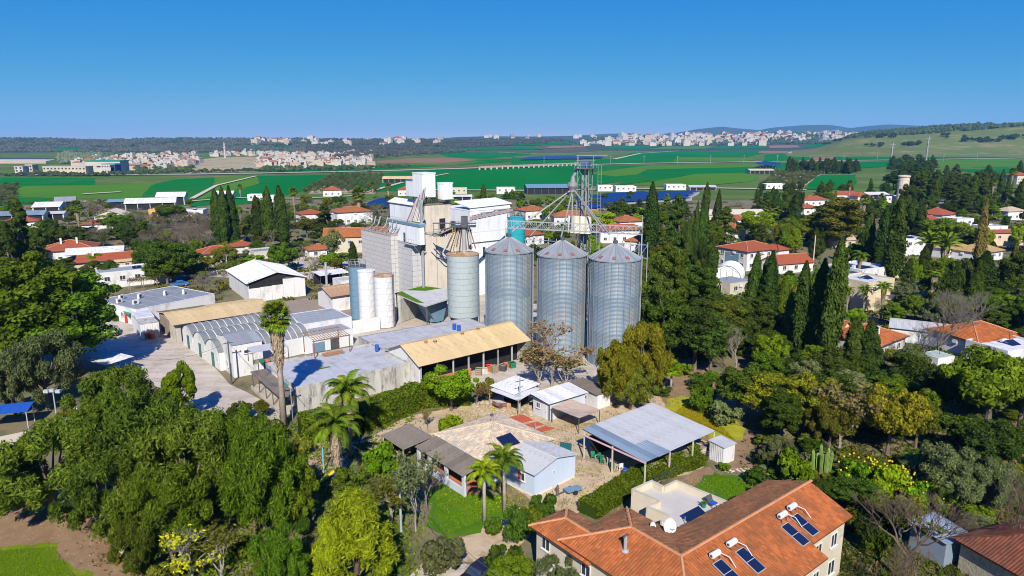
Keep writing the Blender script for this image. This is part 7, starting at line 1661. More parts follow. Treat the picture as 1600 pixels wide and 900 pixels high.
wood('woodland', 'grey-brown woodland on the low hills in the middle distance', scatter(3600, (480,218,920,238), R_left, lambda u, v: v < 238-max(0,u-620)*.055 and math.sin(u*.05+v*.5)+math.sin(u*.023-v) > -.9), 3.2, 6.5, WB, 1.0)
wood('woodland', 'dark patches of wood on the far left ridge', scatter(900, (-20,217.5,720,230), R_left, lambda u, v: math.sin(u*.03)+math.sin(u*.083+v*.7) > .7), 4, 8, WD, 1.0)
wood('woodland', 'dark green wood along the crest of the right grassy hill', scatter(520, (1320,196,1640,216), R_right, lambda u, v: abs(v-(214-(u-1320)*.075)) < 5), 4, 8, WD, 1.0)
wood('woodland', 'dark wood around the far right town', scatter(900, (1180,208,1360,226), R_town), 6, 11, WD)
wood('woodland', 'dark trees scattered through the far white town', scatter(600, (900,214,1200,228), R_town), 6, 11, WD)
wood('orchard_mass', 'grey-green orchard left of the near left town', scatter(420, (92,241,160,256)), 4, 7, leafmat('orchard_mass', (0.05,0.07,0.04), (0.09,0.115,0.06), 0, .9))
wood('roadside_scrub', 'dark scrub along the far highway', [tuple(G(u, 275-.028*max(0,u-150)+random.uniform(-.6,1.2))) for u in np.linspace(-10, 640, 160)], 2, 4.5, WD)
wood('roadside_scrub', 'dark scrub along the fields before the left towns', [tuple(G(random.choice((random.uniform(150,300), random.uniform(405,580))), random.uniform(263,269))) for _ in range(160)], 2, 4.5, WD)
wood('town_greenery', 'dark garden trees scattered through the left towns', [tuple(G(random.choice((random.uniform(150,305), random.uniform(405,580))), random.uniform(240,266))) for _ in range(520)], 2, 4.5, WD)
wood('field_trees', 'brownish scrub on the rise beyond the middle green fields', scatter(900, (520,232,760,250), None, lambda u, v: v < 252-(u-520)*.065 and v > 236), 4, 8, WB)
# dark clumps on the grassy hill
for i, (u, v, n) in enumerate(((1362,229,7),(1420,228,12),(1515,222,9),(1545,222,14),(1570,218,10),(1590,217,10),(1300,222,8),(1382,215,12),(1465,213,4),(1490,217,2))):
    for j in range(n): q = onhill(R_right, u+random.uniform(-14,14), v+random.uniform(-1.5,1.5)); tree('broad', 'forest', q, random.uniform(9,14), random.uniform(12,18), 'dark round tree in the clumps on the grassy hill', 'tree clumps on the grassy hill')
for i in range(26): p = G(1232+i*4.3, 272-random.uniform(0,3)); tree('conifer' if i % 2 else 'cypress', 'forest', p, random.uniform(12,19), random.uniform(6,10), 'dark windbreak tree behind the right green field', 'windbreak behind the right field')
for u, v, h in ((1392,252,34),(1447,250,46)):
    p = G(u, v); t = thing('pylon', 'pale tall mast %s the tree-lined avenue' % ('left of' if u < 1420 else 'at the far end of'), 'mast', p); MB().bar((0,0,0),(0,0,h),2.0).build('mast', FW[3], t); MB().bar((-5,0,h*.9),(5,0,h*.9),.8).bar((-4,0,h*.75),(4,0,h*.75),.8).build('crossarm', FW[3], t)
for i in range(14):
    u = 850+i*52; v = 259.5-.011*(u-850)-1; p = G(u, v); t = thing('roadside_pole', ordinal(i+1)+' slim pole from the left along the far highway', 'pole', p, 0, 'poles along the highway'); MB().bar((0,0,0),(0,0,13),.45).build('shaft', FW[3], t); MB().bar((-1.8,0,12.4),(1.8,0,12.4),.3).build('crossarm', FW[3], t)
# ---------------------------------------------------------------- poles, lamps and wires
def pole(label, u, vb, vt, m=WOOD, r=.13, arms=1, name='utility_pole'):
    p = G(u, vb); h = ZV(p.y, vt); t = thing(name, label, 'pole', p, .6); MB().tube([(0,0,-.2),(0,0,h)], [r, r*.7], 8).build('shaft', m, t)
    for i in range(arms):
        MB().bar((-.7,0,h-.3-.5*i),(.7,0,h-.3-.5*i),.09).build('crossarm', STEELD, t)
        for a in (-.6,0,.6): MB().tube([(a,0,h-.25-.5*i),(a,0,h-.08-.5*i)], .04, 6).build('insulator', WHITE, t)
    return p + Vector((0,0,h-.1))
GP = mat('green_grey_pole', (0.30,0.36,0.36), (0.22,0.27,0.28), 1.0)
w0 = pole('greenish utility pole in front of the grey bare shrub', 627, 830, 735, GP)
w1 = pole('wooden pole by the ragged white shack', 812, 645, 592, GP, arms=1)
w2 = pole('dark steel pole with arms before the white workshop', 362, 600, 533, STEELD, arms=1)
pole('short steel pole beside the red mats', 836, 674, 658, STEEL, .05, 0, 'fence_pole')
w4 = pole('grey street pole in the road behind the warehouse', 356, 428, 398, STEEL, .12, 0)
w5 = pole('pale steel pole before the flat-roofed shop corner', 457, 655, 606, STEEL, .1, 1)
pole('leaning bare pale trunk pole behind the brown-red roof', 1270, 415, 368, OFFWHITE, .2, 0, 'wooden_pole')
def wire(label, a, b, sag=1.2):
    m = MB(); P = [a.lerp(b, i/12) - Vector((0,0,sag*4*(i/12)*(1-i/12))) for i in range(13)]; m.tube(P, .022, 4); o = m.build('power_line', STEELD); tag(o, label, 'cable')
wire('upper power line running from the greenish pole to the bottom edge', w0, G(790, 905, 4.0)); wire('lower power line running from the greenish pole to the bottom edge', w0+Vector((-.4,0,-.4)), G(775, 915, 3.6))
wire('power line from the greenish pole to the shop corner pole', w0, w5); wire('power line from the shop corner pole to the workshop pole', w5, w2); wire('power line from the workshop pole over the yard', w2, G(205, 560, 7))
def lamp(label, u, vb, vt, heads):
    p = G(u, vb); h = ZV(p.y, vt); t = thing('floodlight_mast', label, 'lamp', p, 0); MB().tube([(0,0,-.1),(0,0,h)], [.1,.07], 8).build('shaft', STEEL, t); MB().box(-.4,-.4,0,.4,.4,.25).build('base', CONC, t)
    for i in range(heads): a = (i-(heads-1)/2)*.75; MB().box(a-.3,-.3,h-.1+.12*(i % 2),a+.3,.05,h+.3+.12*(i % 2)).build('lamp_head', PALETEAL, t)
    MB().bar((-.8,0,h),(.8,0,h),.07).build('crossarm', STEEL, t)
lamp('floodlight mast with several pale heads in the left trees', 91, 668, 612, 3)
p = G(193, 862); t = thing('blue_post', 'light blue post in a concrete footing by the brown soil', 'post', p); MB().tube([(0,0,0),(0,0,2.6)], .06, 8).build('shaft', mat('light_blue_paint', (0.16,0.42,0.60)), t); MB().box(-.45,-.35,0,.4,.35,.3).build('footing', CONC, t)
p = G(506, 738); t = thing('swing_post', 'blue and white post on the pink playground paving', 'post', p); MB().tube([(0,0,0),(0,0,2.9)], .07, 8).build('shaft', MATS['light_blue_paint'], t); MB().box(-.2,-.2,0,.2,.2,.15).build('base', CONC, t)
p = G(514, 752); t = thing('toy_slide', 'small yellow and blue playground slide on the path edge', 'slide', p, .5); MB().slab([(-.9,-.25,.2),(.6,-.25,1.1),(.6,.25,1.1),(-.9,.25,.2)],.08).build('chute', mat('toy_yellow', (0.6,0.45,0.03)), t); MB().box(.6,-.3,0,1.0,.3,1.1).build('ladder_block', BLUE, t)
p = G(10, 668); t = thing('blue_pavilion', 'blue sheet-roofed pavilion at the left edge in tree shade', 'pavilion', p, .3); sheets(t, (-2.5,-1.2,2.3), (5.5,0,0), (0,2.6,.4), 1.1, BLUE)
for a in (-2.4,2.8):
    for b in (-1.1,1.2): MB().bar((a,b,0),(a,b,2.3),.1).build('post', STEEL, t)
t = thing('white_sign', 'white standing board beside a red one under the left trees', 'sign', G(116, 652), .2); MB().box(-.5,-.05,.3,.5,.05,1.6).build('board', WHITE, t); MB().bar((-.4,0,0),(-.4,0,.3),.08).bar((.4,0,0),(.4,0,.3),.08).build('legs', STEELD, t)
t = thing('red_box', 'red box beside the white board under the left trees', 'box', G(107, 652), .2); MB().box(-.5,-.4,.05,.5,.4,1.1).build('body', RED, t); MB().box(-.54,-.44,1.101,.54,.44,1.18).build('lid', RED, t)
p = G(1283, 752); t = thing('column_cactus', 'tall ribbed column cactus cluster behind the tiled house', 'cactus', p)
CAC = leafmat('cactus_skin', (0.13,0.20,0.05), (0.20,0.28,0.07), 0)
for i in range(11):
    m = MB(); a = i*2.4; rr = .28+.11*(i % 5); h = random.uniform(2.6,4.6); b = Vector((rr*math.cos(a)*1.4, rr*math.sin(a), 0)); n = 10; o_ = len(m.v)
    for (z_, k_) in ((0,1),(h*.5,1.05),(h*.92,1),(h,.4)):
        for j in range(n*2): q = (.17 if j % 2 else .12)*k_; m.v.append((b.x*(1+.25*z_/h)+q*math.cos(PI*j/n), b.y+q*math.sin(PI*j/n), z_))
    for s in range(3):
        for j in range(20): m.f.append((s*20+j, s*20+(j+1) % 20, s*20+20+(j+1) % 20, s*20+20+j))
    m.f.append(tuple(range(60, 80))); m.build('column', CAC, t)
# grass tufts on the lawns
def tufts(label, quad, n, h, col):
    Q = [G(*q) for q in quad]; s, t_ = rng.random(n), rng.random(n); A = np.array([tuple(q) for q in Q]); P = ((A[0]*(1-s)[:,None]+A[1]*s[:,None])*(1-t_)[:,None] + (A[3]*(1-s)[:,None]+A[2]*s[:,None])*t_[:,None]); P[:,2] = .02+h*.4
    d = unit(n); d[:,2] *= .3; o = obj('grass', leaves('grass', P, d, h, .035, down=-5, jit=.1), LM[col], None, 'stuff'); tag(o, label, 'grass')
tufts('short bright lawn grass at the lower left corner', ((-20,905),(120,905),(85,855),(-20,862)), 9000, .13, 'bright')
tufts('bright lawn grass in front of the bungalow porch', ((690,840),(780,800),(770,778),(680,768)), 7000, .16, 'bright')
tufts('bright lawn grass behind the cream annex', ((1095,760),(1200,800),(1180,765),(1125,742)), 7000, .16, 'bright')
tufts('yellowing weeds beyond the open shed', ((1045,650),(1100,664),(1150,690),(1085,625)), 6000, .3, 'yellow')
# loose stones
def stones(label, n, fn, smin, smax):
    m = MB()
    for _ in range(n):
        p = fn(); s = random.uniform(smin, smax); V = [(p.x+s*a*random.uniform(.7,1.2), p.y+s*b*random.uniform(.7,1.2), p.z+s*c*random.uniform(.5,1)) for a, b, c in ((1,0,.1),(0,1,.1),(-1,0,.1),(0,-1,.1),(.1,.1,.8))]; m.add(V, [(0,1,4),(1,2,4),(2,3,4),(3,0,4)])
    tag(m.build('rubble', mat('pale_rubble', (0.48,0.42,0.34), (0.3,0.25,0.2), 1.0), None, kind='stuff'), label, 'rubble')
stones('pale rubble strewn before the ragged shack', 260, lambda: G(random.uniform(730,850), random.uniform(622,650)), .06, .22)
stones('pale stones scattered on the dirt lot', 320, lambda: G(random.uniform(700,1080), random.uniform(640,780)), .03, .10)
stones('pale stones edging the lawn behind the annex', 60, lambda: G(random.uniform(1120,1190), 735+random.uniform(-3,3)), .1, .22)
stones('stones in the brown soil at lower left', 160, lambda: G(random.uniform(0,200), random.uniform(780,890)), .03, .08)
# ---------------------------------------------------------------- trees one by one
# lower left mass
T('tall','mid', 62, 600, 386, 170, 'tallest dark green tree of the left edge, beside the shaded lane')
T('tall','mid', 118, 590, 408, 150, 'green tree right of the tallest left tree, over the parked cars')
T('tall','dark', 15, 590, 395, 120, 'dark tree cut by the left edge above the blue pavilion')
T('tall','mid', 95, 575, 470, 110, 'lower green tree before the tallest left tree')
T('feather','grey', 75, 640, 505, 130, 'grey-green eucalyptus shading the carport')
T('feather','grey', 25, 650, 540, 90, 'grey-green tree above the blue pavilion')
T('conifer','forest', 42, 445, 309, 62, 'dark shaggy conifer standing before the white-roofed barns')
T('conifer','forest', 20, 455, 345, 50, 'smaller dark conifer left of the shaggy conifer')
T('feather','acacia', 85, 805, 655, 205, 'spreading acacia at the left, over the sandy path')
T('feather','acacia', 175, 840, 690, 150, 'olive-green feathery tree beside the brown soil')
T('feather','acacia', 235, 770, 590, 170, 'large feathery tree before the yard entrance')
T('feather','acacia', 300, 820, 640, 170, 'dense feathery tree in the middle of the lower left mass')
T('feather','mid', 270, 880, 720, 140, 'feathery tree above the leafless yellow shrub')
T('feather','acacia', 340, 700, 640, 90, 'feathery tree at the yard side of the lower left mass')
T('feather','mid', 415, 850, 652, 150, 'upright green casuarina right of the lower left mass')
T('feather','mid', 375, 790, 630, 100, 'green casuarina behind the upright one')
T('feather','mid', 455, 830, 712, 100, 'green casuarina at the right flank, beside the pink paving')
T('feather','mid', 440, 935, 812, 110, 'low green casuarina at the bottom edge left of the lime tree')
T('feather','acacia', 215, 910, 800, 80, 'dark feathery tree trunked by the blue post')
T('spray','lime', 560, 925, 765, 150, 'bright yellow-green tree at the bottom centre left')
T('spray','lime', 520, 945, 810, 70, 'smaller yellow-green tree leaning on the bright one')
T('autumn','yellow', 300, 905, 822, 110, 'thin leafless shrub with yellow leaves at lower left')
T('sparse','olive', 350, 910, 835, 90, 'thin twiggy shrub beside the yellow-leaved one')
T('bush','gold', 180, 880, 866, 22, 'tiny yellow plant on the brown soil')
T('bush','grey', 690, 895, 835, 85, 'round grey-green shrub beside the lane')
T('sparse','grey', 650, 830, 715, 90, 'grey twiggy shrub behind the greenish pole')
T('bare','twig', 668, 800, 705, 70, 'grey bare shrub beside the bungalow porch')
T('sparse','olive', 610, 820, 740, 90, 'olive twiggy shrub left of the greenish pole')
T('bush','bright', 595, 740, 685, 62, 'bright green citrus shrub left of the lean-to porch')
T('bush','bright', 632, 742, 715, 40, 'small green shrub below the porch')
T('bush','dark', 545, 770, 722, 55, 'dark green shrub below the feather palms')
T('bush','bright', 703, 680, 648, 55, 'bright green shrub on the dirt lane behind the bungalow')
T('sparse','brown', 668, 672, 640, 24, 'small dead shrub on the dirt lane')
T('broad','bright', 705, 642, 568, 88, 'bright green tree at the end of the tall hedge')
T('bush','gold', 762, 620, 588, 32, 'yellow-green shrub before the yellow-roofed store')
T('sparse','brown', 745, 635, 602, 40, 'brown dry shrub at the rubble')
T('bush','mid', 772, 835, 808, 36, 'small green shrub at the end of the front lawn')
T('bush','dark', 808, 850, 785, 55, 'dark round shrub left of the tiled house')
T('bush','dark', 850, 815, 768, 50, 'dark round shrub behind the left tiled wing')
T('bush','mid', 830, 835, 790, 46, 'green shrub between the two dark round shrubs')
T('bush','dark', 790, 905, 850, 70, 'dark shrub at the bottom edge by the black car')
T('broad','mid', 800, 930, 870, 80, 'green tree crown cut by the bottom edge')
T('feather','grey', 885, 945, 858, 110, 'olive-grey tree before the left tiled wing at the bottom')
# palms
palm('fan', 444, 668, 484, 60, 'tall fan palm with a shaggy trunk beside the flat-roofed shop', trunk_r=.34)
palm('feather', 548, 715, 602, 84, 'taller feather palm before the tall hedge')
palm('feather', 528, 760, 654, 88, 'lower feather palm beside the pink paving')
palm('feather', 757, 815, 732, 62, 'yellowing feather palm before the bungalow', 'lime', skirt=False)
palm('feather', 788, 800, 712, 70, 'green feather palm beside the yellowing one', 'mid', skirt=False)
T('broad','bright', 285, 660, 562, 60, 'bright green broad-leaved tree at the yard side of the lower left mass')
T('feather','acacia', 190, 690, 562, 130, 'feathery tree below the carport at the yard entrance')
T('feather','acacia', 325, 770, 622, 110, 'feathery tree reaching up to the yard at the right of the mass')
T('feather','mid', 130, 720, 630, 100, 'green feathery tree before the floodlight mast')
T('feather','acacia', 30, 790, 690, 110, 'feathery tree over the sandy path at the left edge')
T('feather','acacia', 225, 860, 735, 120, 'feathery tree behind the light blue post')
palm('fan', 1048, 612, 570, 36, 'small low fan palm at the edge of the brown soil', 'bright', skirt=False)
palm('fan', 126, 372, 318, 24, 'slim fan palm before the big round bare tree at left')
palm('fan', 461, 345, 296, 18, 'slim fan palm right of the twin cypresses')
palm('fan', 562, 348, 298, 28, 'fan palm behind the orange-roofed villa')
palm('fan', 583, 310, 287, 12, 'far left of two distant fan palms'); palm('fan', 607, 310, 289, 14, 'right of two distant fan palms')
palm('fan', 376, 310, 290, 10, 'distant fan palm right of the cypress trio')
palm('fan', 1453, 485, 415, 32, 'tall fan palm with thick skirt right of the stone villa')
palm('feather', 1376, 500, 446, 30, 'feather palm before the stone villa front', 'palm')
palm('feather', 1348, 492, 450, 26, 'feather palm left of the stone villa terrace', 'palm'); palm('feather', 1322, 490, 452, 22, 'feather palm before the low white house', 'palm')
palm('date', 1447, 425, 372, 42, 'left of two dark date palms on the right'); palm('date', 1472, 430, 375, 48, 'right of two dark date palms on the right')
palm('fan', 1324, 330, 284, 12, 'distant fan palm before the long red-roofed block'); palm('fan', 1348, 345, 308, 20, 'fan palm beside the big right eucalyptus'); palm('fan', 1205, 345, 320, 34, 'fan palm clump behind the broad red roof')
palm('fan', 1548, 320, 282, 14, 'left distant fan palm at the right edge pines'); palm('fan', 1575, 322, 265, 14, 'right distant fan palm at the right edge pines')
palm('feather', 1340, 440, 398, 28, 'palm shading the modern white house roof', 'mid')
# silo surroundings
T('autumn','orange', 862, 605, 492, 110, 'nearly bare tree with orange leaves before the silos')
T('sparse','brown', 842, 612, 540, 80, 'brown twiggy tree below the orange-leaved one')
T('sparse','brown', 885, 610, 560, 70, 'brown dry shrub at the middle silo foot')
T('feather','gold', 960, 632, 520, 90, 'golden drooping tree before the right silo')
T('feather','gold', 1000, 625, 490, 90, 'taller golden drooping tree right of the right silo')
T('feather','olive', 985, 640, 570, 80, 'olive drooping tree at the front of the golden pair')
DL = ['dark broad tree touching the right silo', 'dark tree behind the golden drooping tree', 'dark tall tree right of the right silo', 'dark round tree above the brown soil', 'green tree left of the cypress pair', 'dark tree over the edge of the brown soil', 'green round tree behind the brown soil patch', 'dark tree below the white greenhouse tunnel', 'yellowish green tree below the small grey house', 'dark tree between the silo and the red gable']
for i, (k_, c_, u, vb, vt, w) in enumerate((('tall','forest',1025,560,420,75),('tall','dark',1045,575,440,85),('tall','dark',1040,545,375,80),('tall','forest',1085,580,455,90),('tall','olive',1130,560,460,80),('tall','forest',1110,585,480,80),('broad','dark',1145,560,490,70),('tall','dark',1090,520,410,80),('broad','mid',1125,520,455,70),('tall','forest',1062,500,385,70))): T(k_, c_, u, vb, vt, w, DL[i])
T('bare','twigw', 1148, 585, 505, 62, 'pale leafless tree in the dark group right of the silos')
T('broad','bright', 1200, 590, 518, 60, 'light green tree right of the pale leafless tree')
T('broad','dark', 1150, 650, 565, 92, 'dense dark green tree at the right of the brown soil')
T('bush','grey', 1130, 665, 622, 52, 'grey-green shrub below the dense dark tree'); T('bush','mid', 1098, 645, 600, 44, 'light shrub at the brown soil edge')
T('broad','gold', 1215, 672, 578, 110, 'golden-green tree right of the weedy grass'); T('broad','gold', 1265, 680, 580, 90, 'golden-green tree beside the brownish tree')
T('sparse','brown', 1310, 705, 605, 110, 'brownish thin tree between the golden-green trees'); T('feather','olive', 1295, 700, 612, 90, 'olive-brown tree behind the brownish thin tree')
T('broad','gold', 1385, 712, 592, 110, 'rounded golden-green tree in the right middle'); T('broad','olive', 1430, 700, 612, 70, 'olive tree right of the rounded golden-green tree')
T('pine','mid', 1540, 685, 546, 165, 'wide dark green round-topped tree at the right, before the orange house'); T('pine','mid', 1590, 680, 560, 120, 'dark round-topped tree cut by the right edge')
T('broad','forest', 1465, 650, 575, 80, 'dark tree left of the wide round-topped tree'); T('bush','dark', 1420, 640, 590, 60, 'dark low shrub below the stained orange house')
T('feather','grey', 1480, 790, 690, 120, 'grey-green airy tree right of the citrus trees'); T('feather','grey', 1540, 800, 715, 100, 'drooping grey-green tree before the right edge')
T('feather','grey', 1580, 790, 730, 70, 'grey-green tree at the right edge, lower part'); T('olive','grey', 1440, 760, 700, 80, 'grey olive tree behind the citrus trees')
T('broad','forest', 1545, 745, 655, 100, 'dark tree behind the grey-green airy trees')
T('feather','grey', 1215, 735, 678, 60, 'grey-green tree left of the cactus'); T('bush','bright', 1240, 765, 700, 62, 'bright shrub beside the cactus')
CITR = [(1340,765,710,70),(1385,780,720,70),(1430,790,740,60),(1475,800,755,50)]
FRUIT = mat('yellow_fruit', (0.62,0.42,0.02), rough=.5); FRM = MB().lathe([(0,-.07),(.06,-.03),(.07,.02),(.04,.06),(0,.07)],6).mesh('fruit'); FRM.materials.append(FRUIT)
for i, (u, vb, vt, w) in enumerate(CITR):
    t = T('bush','bright', u, vb, vt, w, ['leftmost citrus tree with yellow fruit behind the tiled house','second citrus tree with yellow fruit from the cactus','third citrus tree with yellow fruit, before the grey-green airy tree','citrus tree with yellow fruit nearest the metal hut'][i])
    for j in range(26): d = unit(1)[0]; o = obj('fruit', FRM, None, t); o.location = (d[0]*1.45, d[1]*1.45, 1.15+abs(d[2])*1.0)
T('broad','dark', 1330, 800, 748, 80, 'dark green tree touching the right gable of the tiled house'); T('broad','dark', 1290, 785, 745, 60, 'dark shrub behind the orange ridge')
T('bush','mid', 1365, 860, 810, 60, 'mossy green shrub below the right gable'); T('sparse','olive', 1400, 850, 770, 110, 'twiggy olive tree below the citrus row')
T('bare','twigb', 1415, 915, 760, 170, 'large bare brown tree at the lower right'); T('bare','twigb', 1575, 890, 735, 90, 'tall bare tree at the lower right edge'); T('bare','twigb', 1430, 960, 850, 120, 'bare shrub crown at the bottom right edge')
T('broad','forest', 1350, 860, 800, 50, 'dark shrub beside the cream gable wall')
T('bush','mid', 1130, 735, 722, 24, 'small shrub at the storage cabin'); T('bush','mid', 1082, 715, 690, 30, 'small shrub at the right end of the clipped hedge')
# cypresses
CY = [(1014,405,285,24,'tall cypress right of the solar field centre'),(1097,372,285,16,'slim cypress before the long cream hall, left of two'),(1120,368,297,16,'slim cypress before the long cream hall, right of two'),(1092,420,322,22,'cypress above the greenhouse tunnel'),(1083,425,315,14,'thin dark cypress left of the greenhouse tunnel'),(1072,430,352,15,'short dark cypress left of the thin one'),
(1170,505,393,26,'left cypress of the pair before the white two-storey house'),(1200,510,393,32,'right cypress of the pair before the white two-storey house'),(1190,500,402,18,'thin cypress between the pair before the white two-storey house'),
(1247,560,408,34,'left cypress of the tall dark trio right of centre'),(1268,565,405,32,'middle cypress of the tall dark trio right of centre'),(1292,580,372,40,'right and tallest cypress of the dark trio right of centre'),
(1331,590,496,44,'left cypress of the twin before the stained orange house'),(1358,595,500,36,'right cypress of the twin before the stained orange house'),
(1393,440,303,38,'massive cypress beside the modern white house'),(1372,425,322,24,'black cypress left of the massive cypress'),(1357,420,330,20,'short black cypress left of the black one'),
(1532,470,392,46,'broad cypress right of the tall fan palm'),(1420,372,310,26,'left dark cypress before the dark red-brown roof'),(1435,378,318,22,'right dark cypress before the dark red-brown roof'),
(343,385,295,20,'left cypress of the left trio'),(354,388,292,20,'middle cypress of the left trio'),(366,385,290,22,'right cypress of the left trio'),(421,378,292,22,'left of the slim twin cypresses'),(445,390,290,26,'right of the slim twin cypresses'),(404,378,306,20,'short cypress left of the slim twins'),
(755,318,288,11,'lone cypress behind the white mill hall'),(1210,345,296,18,'distant cypress right of the long cream hall'),(1240,350,300,22,'dark cypress before the distant red roofs')]
for u, vb, vt, w, lb in CY: T('cypress','cyp', u, vb, vt, w, lb)
T('cypress','brown', 1526, 430, 312, 20, 'brown dying cypress on the right')
T('conifer','forest', 1052, 420, 303, 58, 'large pyramidal conifer right of the solar field'); T('conifer','forest', 1130, 385, 322, 52, 'dark conifer before the long cream hall'); T('conifer','forest', 510, 380, 318, 50, 'dark round conifer before the orange-roofed villa')
# left and middle village
T('broad','dark', 272, 440, 372, 90, 'dark green tree mass behind the long grey roof'); T('broad','mid', 262, 445, 400, 70, 'green tree before the dark mass behind the grey roof'); T('broad','dark', 235, 432, 378, 60, 'dark tree left of the small cream house')
T('broad','bright', 397, 420, 396, 36, 'lime green round bush by the road'); T('broad','mid', 442, 428, 376, 46, 'green upright tree at the road behind the warehouse'); T('bush','lime', 512, 415, 394, 30, 'yellow-green shrub below the cream two-storey house'); T('broad','bright', 528, 418, 392, 40, 'green bush right of the yellow-green shrub')
T('broad','bright', 150, 420, 393, 34, 'bright green tree before the long low red-roofed house'); T('broad','dark', 160, 440, 405, 60, 'dark tree above the white flat house'); T('broad','mid', 186, 365, 330, 60, 'leafy tree behind the red hip-roofed house')
T('broad','dark', 268, 350, 317, 50, 'round dark green tree beside the ochre house'); T('bare','twig', 143, 362, 308, 50, 'large round bare tree above the cream hall')
T('broad','gold', 325, 425, 400, 26, 'yellow-green shrub beside the small cream house'); T('feather','olive', 350, 420, 380, 50, 'thin olive tree right of the small cream house'); T('olive','grey', 520, 408, 355, 44, 'dark grey tree before the cream two-storey house'); T('cypress','cyp', 553, 425, 378, 16, 'green column shrub left of the grey panelled block')
T('broad','olive', 480, 372, 335, 40, 'light tree left of the orange-roofed villa'); T('bare','twig', 600, 372, 318, 80, 'brown bare tree behind the grey panelled block'); T('bare','twigw', 485, 440, 398, 40, 'pale bare tree at the road behind the warehouse'); T('bare','twig', 318, 468, 425, 70, 'bare brown tree between the grey roof and the warehouse'); T('bare','twigw', 375, 372, 330, 44, 'pale bare tree right of the cypress trio')
T('broad','lime', 938, 372, 327, 52, 'lime green round tree behind the catwalk'); T('broad','lime', 838, 325, 310, 30, 'yellow-green tree left of the elevator tower'); T('broad','dark', 970, 345, 312, 60, 'dark round tree before the solar field'); T('broad','mid', 840, 372, 340, 44, 'green tree below the left spouts'); T('broad','bright', 997, 352, 335, 24, 'lime shrub right of the dark round tree'); T('conifer','forest', 815, 322, 300, 20, 'small dark conifer behind the turquoise tank')
T('broad','mid', 1025, 345, 315, 50, 'green tree behind the tall cypress'); T('broad','bright', 1180, 380, 325, 60, 'bright tree behind the broad red roof'); T('broad','mid', 1230, 385, 340, 70, 'green tree above the brown-red roof')
T('tall','olive', 1310, 390, 305, 80, 'tall pale-leaved eucalyptus in the right middle'); T('tall','olive', 1280, 385, 325, 60, 'eucalyptus left of the tall pale-leaved one'); T('broad','bright', 1215, 470, 425, 60, 'bright green tree right of the cypress pair'); T('broad','gold', 1322, 385, 360, 26, 'golden shrub below the eucalyptus')
T('pine','mid', 1470, 392, 340, 75, 'spreading green tree before the bright red hip roof'); T('broad','lime', 1590, 395, 350, 36, 'yellow-green tree at the right edge'); T('broad','lime', 1537, 395, 352, 28, 'yellow-green tree beside the terracotta-fronted house'); T('broad','bright', 1560, 500, 458, 60, 'bright green tree above the right orange house'); T('broad','mid', 1428, 505, 460, 36, 'green shrub below the tall fan palm'); T('broad','bright', 1338, 510, 480, 36, 'green round tree behind the twin cypresses')
T('bare','twig', 1465, 560, 465, 90, 'bare grey tree before the right orange house'); T('bare','twig', 1500, 545, 452, 90, 'pale bare tree beside the red-leaved shrub'); T('bare','twig', 1440, 580, 500, 70, 'bare grey tree right of the stained orange house'); T('bush','orange', 1493, 548, 524, 30, 'red-leaved shrub by the right orange house'); T('bare','twigw', 1380, 500, 470, 40, 'bare vine tree before the stone villa')
T('broad','forest', 1585, 470, 385, 70, 'very dark tree at the right edge'); T('broad','forest', 1490, 470, 400, 60, 'dark tree right of the tall fan palm')
# planting that nobody could tell apart: groups share a label
def proj(x, y, z):
    zd = y*cp-(z-CAM_H)*sp; return 800+FPX*x/zd, 450-FPX*(y*sp+(z-CAM_H)*cp)/zd
KEEP = []
for (x, y, r, L1, L2) in HOUSES:
    e, n_ = Vector((math.cos(r), math.sin(r))), Vector((-math.sin(r), math.cos(r))); c = Vector((x, y))+e*L1/2+n_*L2/2; u, v = proj(c.x, c.y, 3.5)
    us = [proj(*(Vector((x, y))+e*L1*a+n_*L2*b), 3)[0] for a in (0,1) for b in (0,1)]; KEEP.append((min(us), max(us), v-9, max(proj(*(Vector((x, y))+e*L1*a+n_*L2*b), .6)[1] for a in (0,1) for b in (0,1)), y, c, max(L1, L2)*.55))
def fill(n, box, kinds, cols, hr, wr, label, group, seed, cat=None, dens=.62):
    r_ = random.Random(seed); k_ = tries = 0
    while k_ < n and tries < n*25:
        tries += 1; u, vb = r_.uniform(box[0], box[2]), r_.uniform(box[1], box[3]); p = G(u, vb); h = r_.uniform(*hr); kd = r_.choice(kinds); w = r_.uniform(*wr)*(.45 if kd == 'cypress' else 1)
        if any((p.x-c.x)**2+(p.y-c.y)**2 < (rad+w*.35)**2 for *_, c, rad in KEEP): continue
        if any((p.x-a)**2+(p.y-b)**2 < ((w/2+rr)*dens)**2 for a, b, rr in ALLT): continue
        vt = proj(p.x, p.y, h)[1]; hw_ = w/2/mpp(p)
        if any(p.y < hy and u+hw_*.7 > u0+.25*(u1-u0) and u-hw_*.7 < u1-.25*(u1-u0) and vt < v1-9 for u0, u1, v0, v1, hy, *_ in KEEP): continue
        tree(kd, r_.choice(cols), p, h, w, label, group, cat); k_ += 1
fill(44, (-20,375,240,480), ['broad','tall'], ['dark','mid','forest'], (5,10), (6,9), 'green tree in the planting around the left red roofs', 'trees around the left red roofs', 1)
fill(48, (150,338,330,395), ['bare'], ['twig','twigb'], (5,8), (6,10), 'grey bare tree in the thicket at middle left', 'bare thicket at middle left', 2, dens=.4)
fill(60, (150,350,430,440), ['broad','olive','feather','bush','bare'], ['olive','grey','dark','mid'], (2.5,7), (4,8), 'mixed green tree in the middle left gardens', 'trees of the middle left gardens', 3, dens=.5)
fill(64, (400,325,640,425), ['broad','olive','bare','sparse'], ['olive','dark','mid','grey'], (2.5,7), (4,8), 'small garden tree left of the mill', 'garden trees left of the mill', 4, dens=.5)
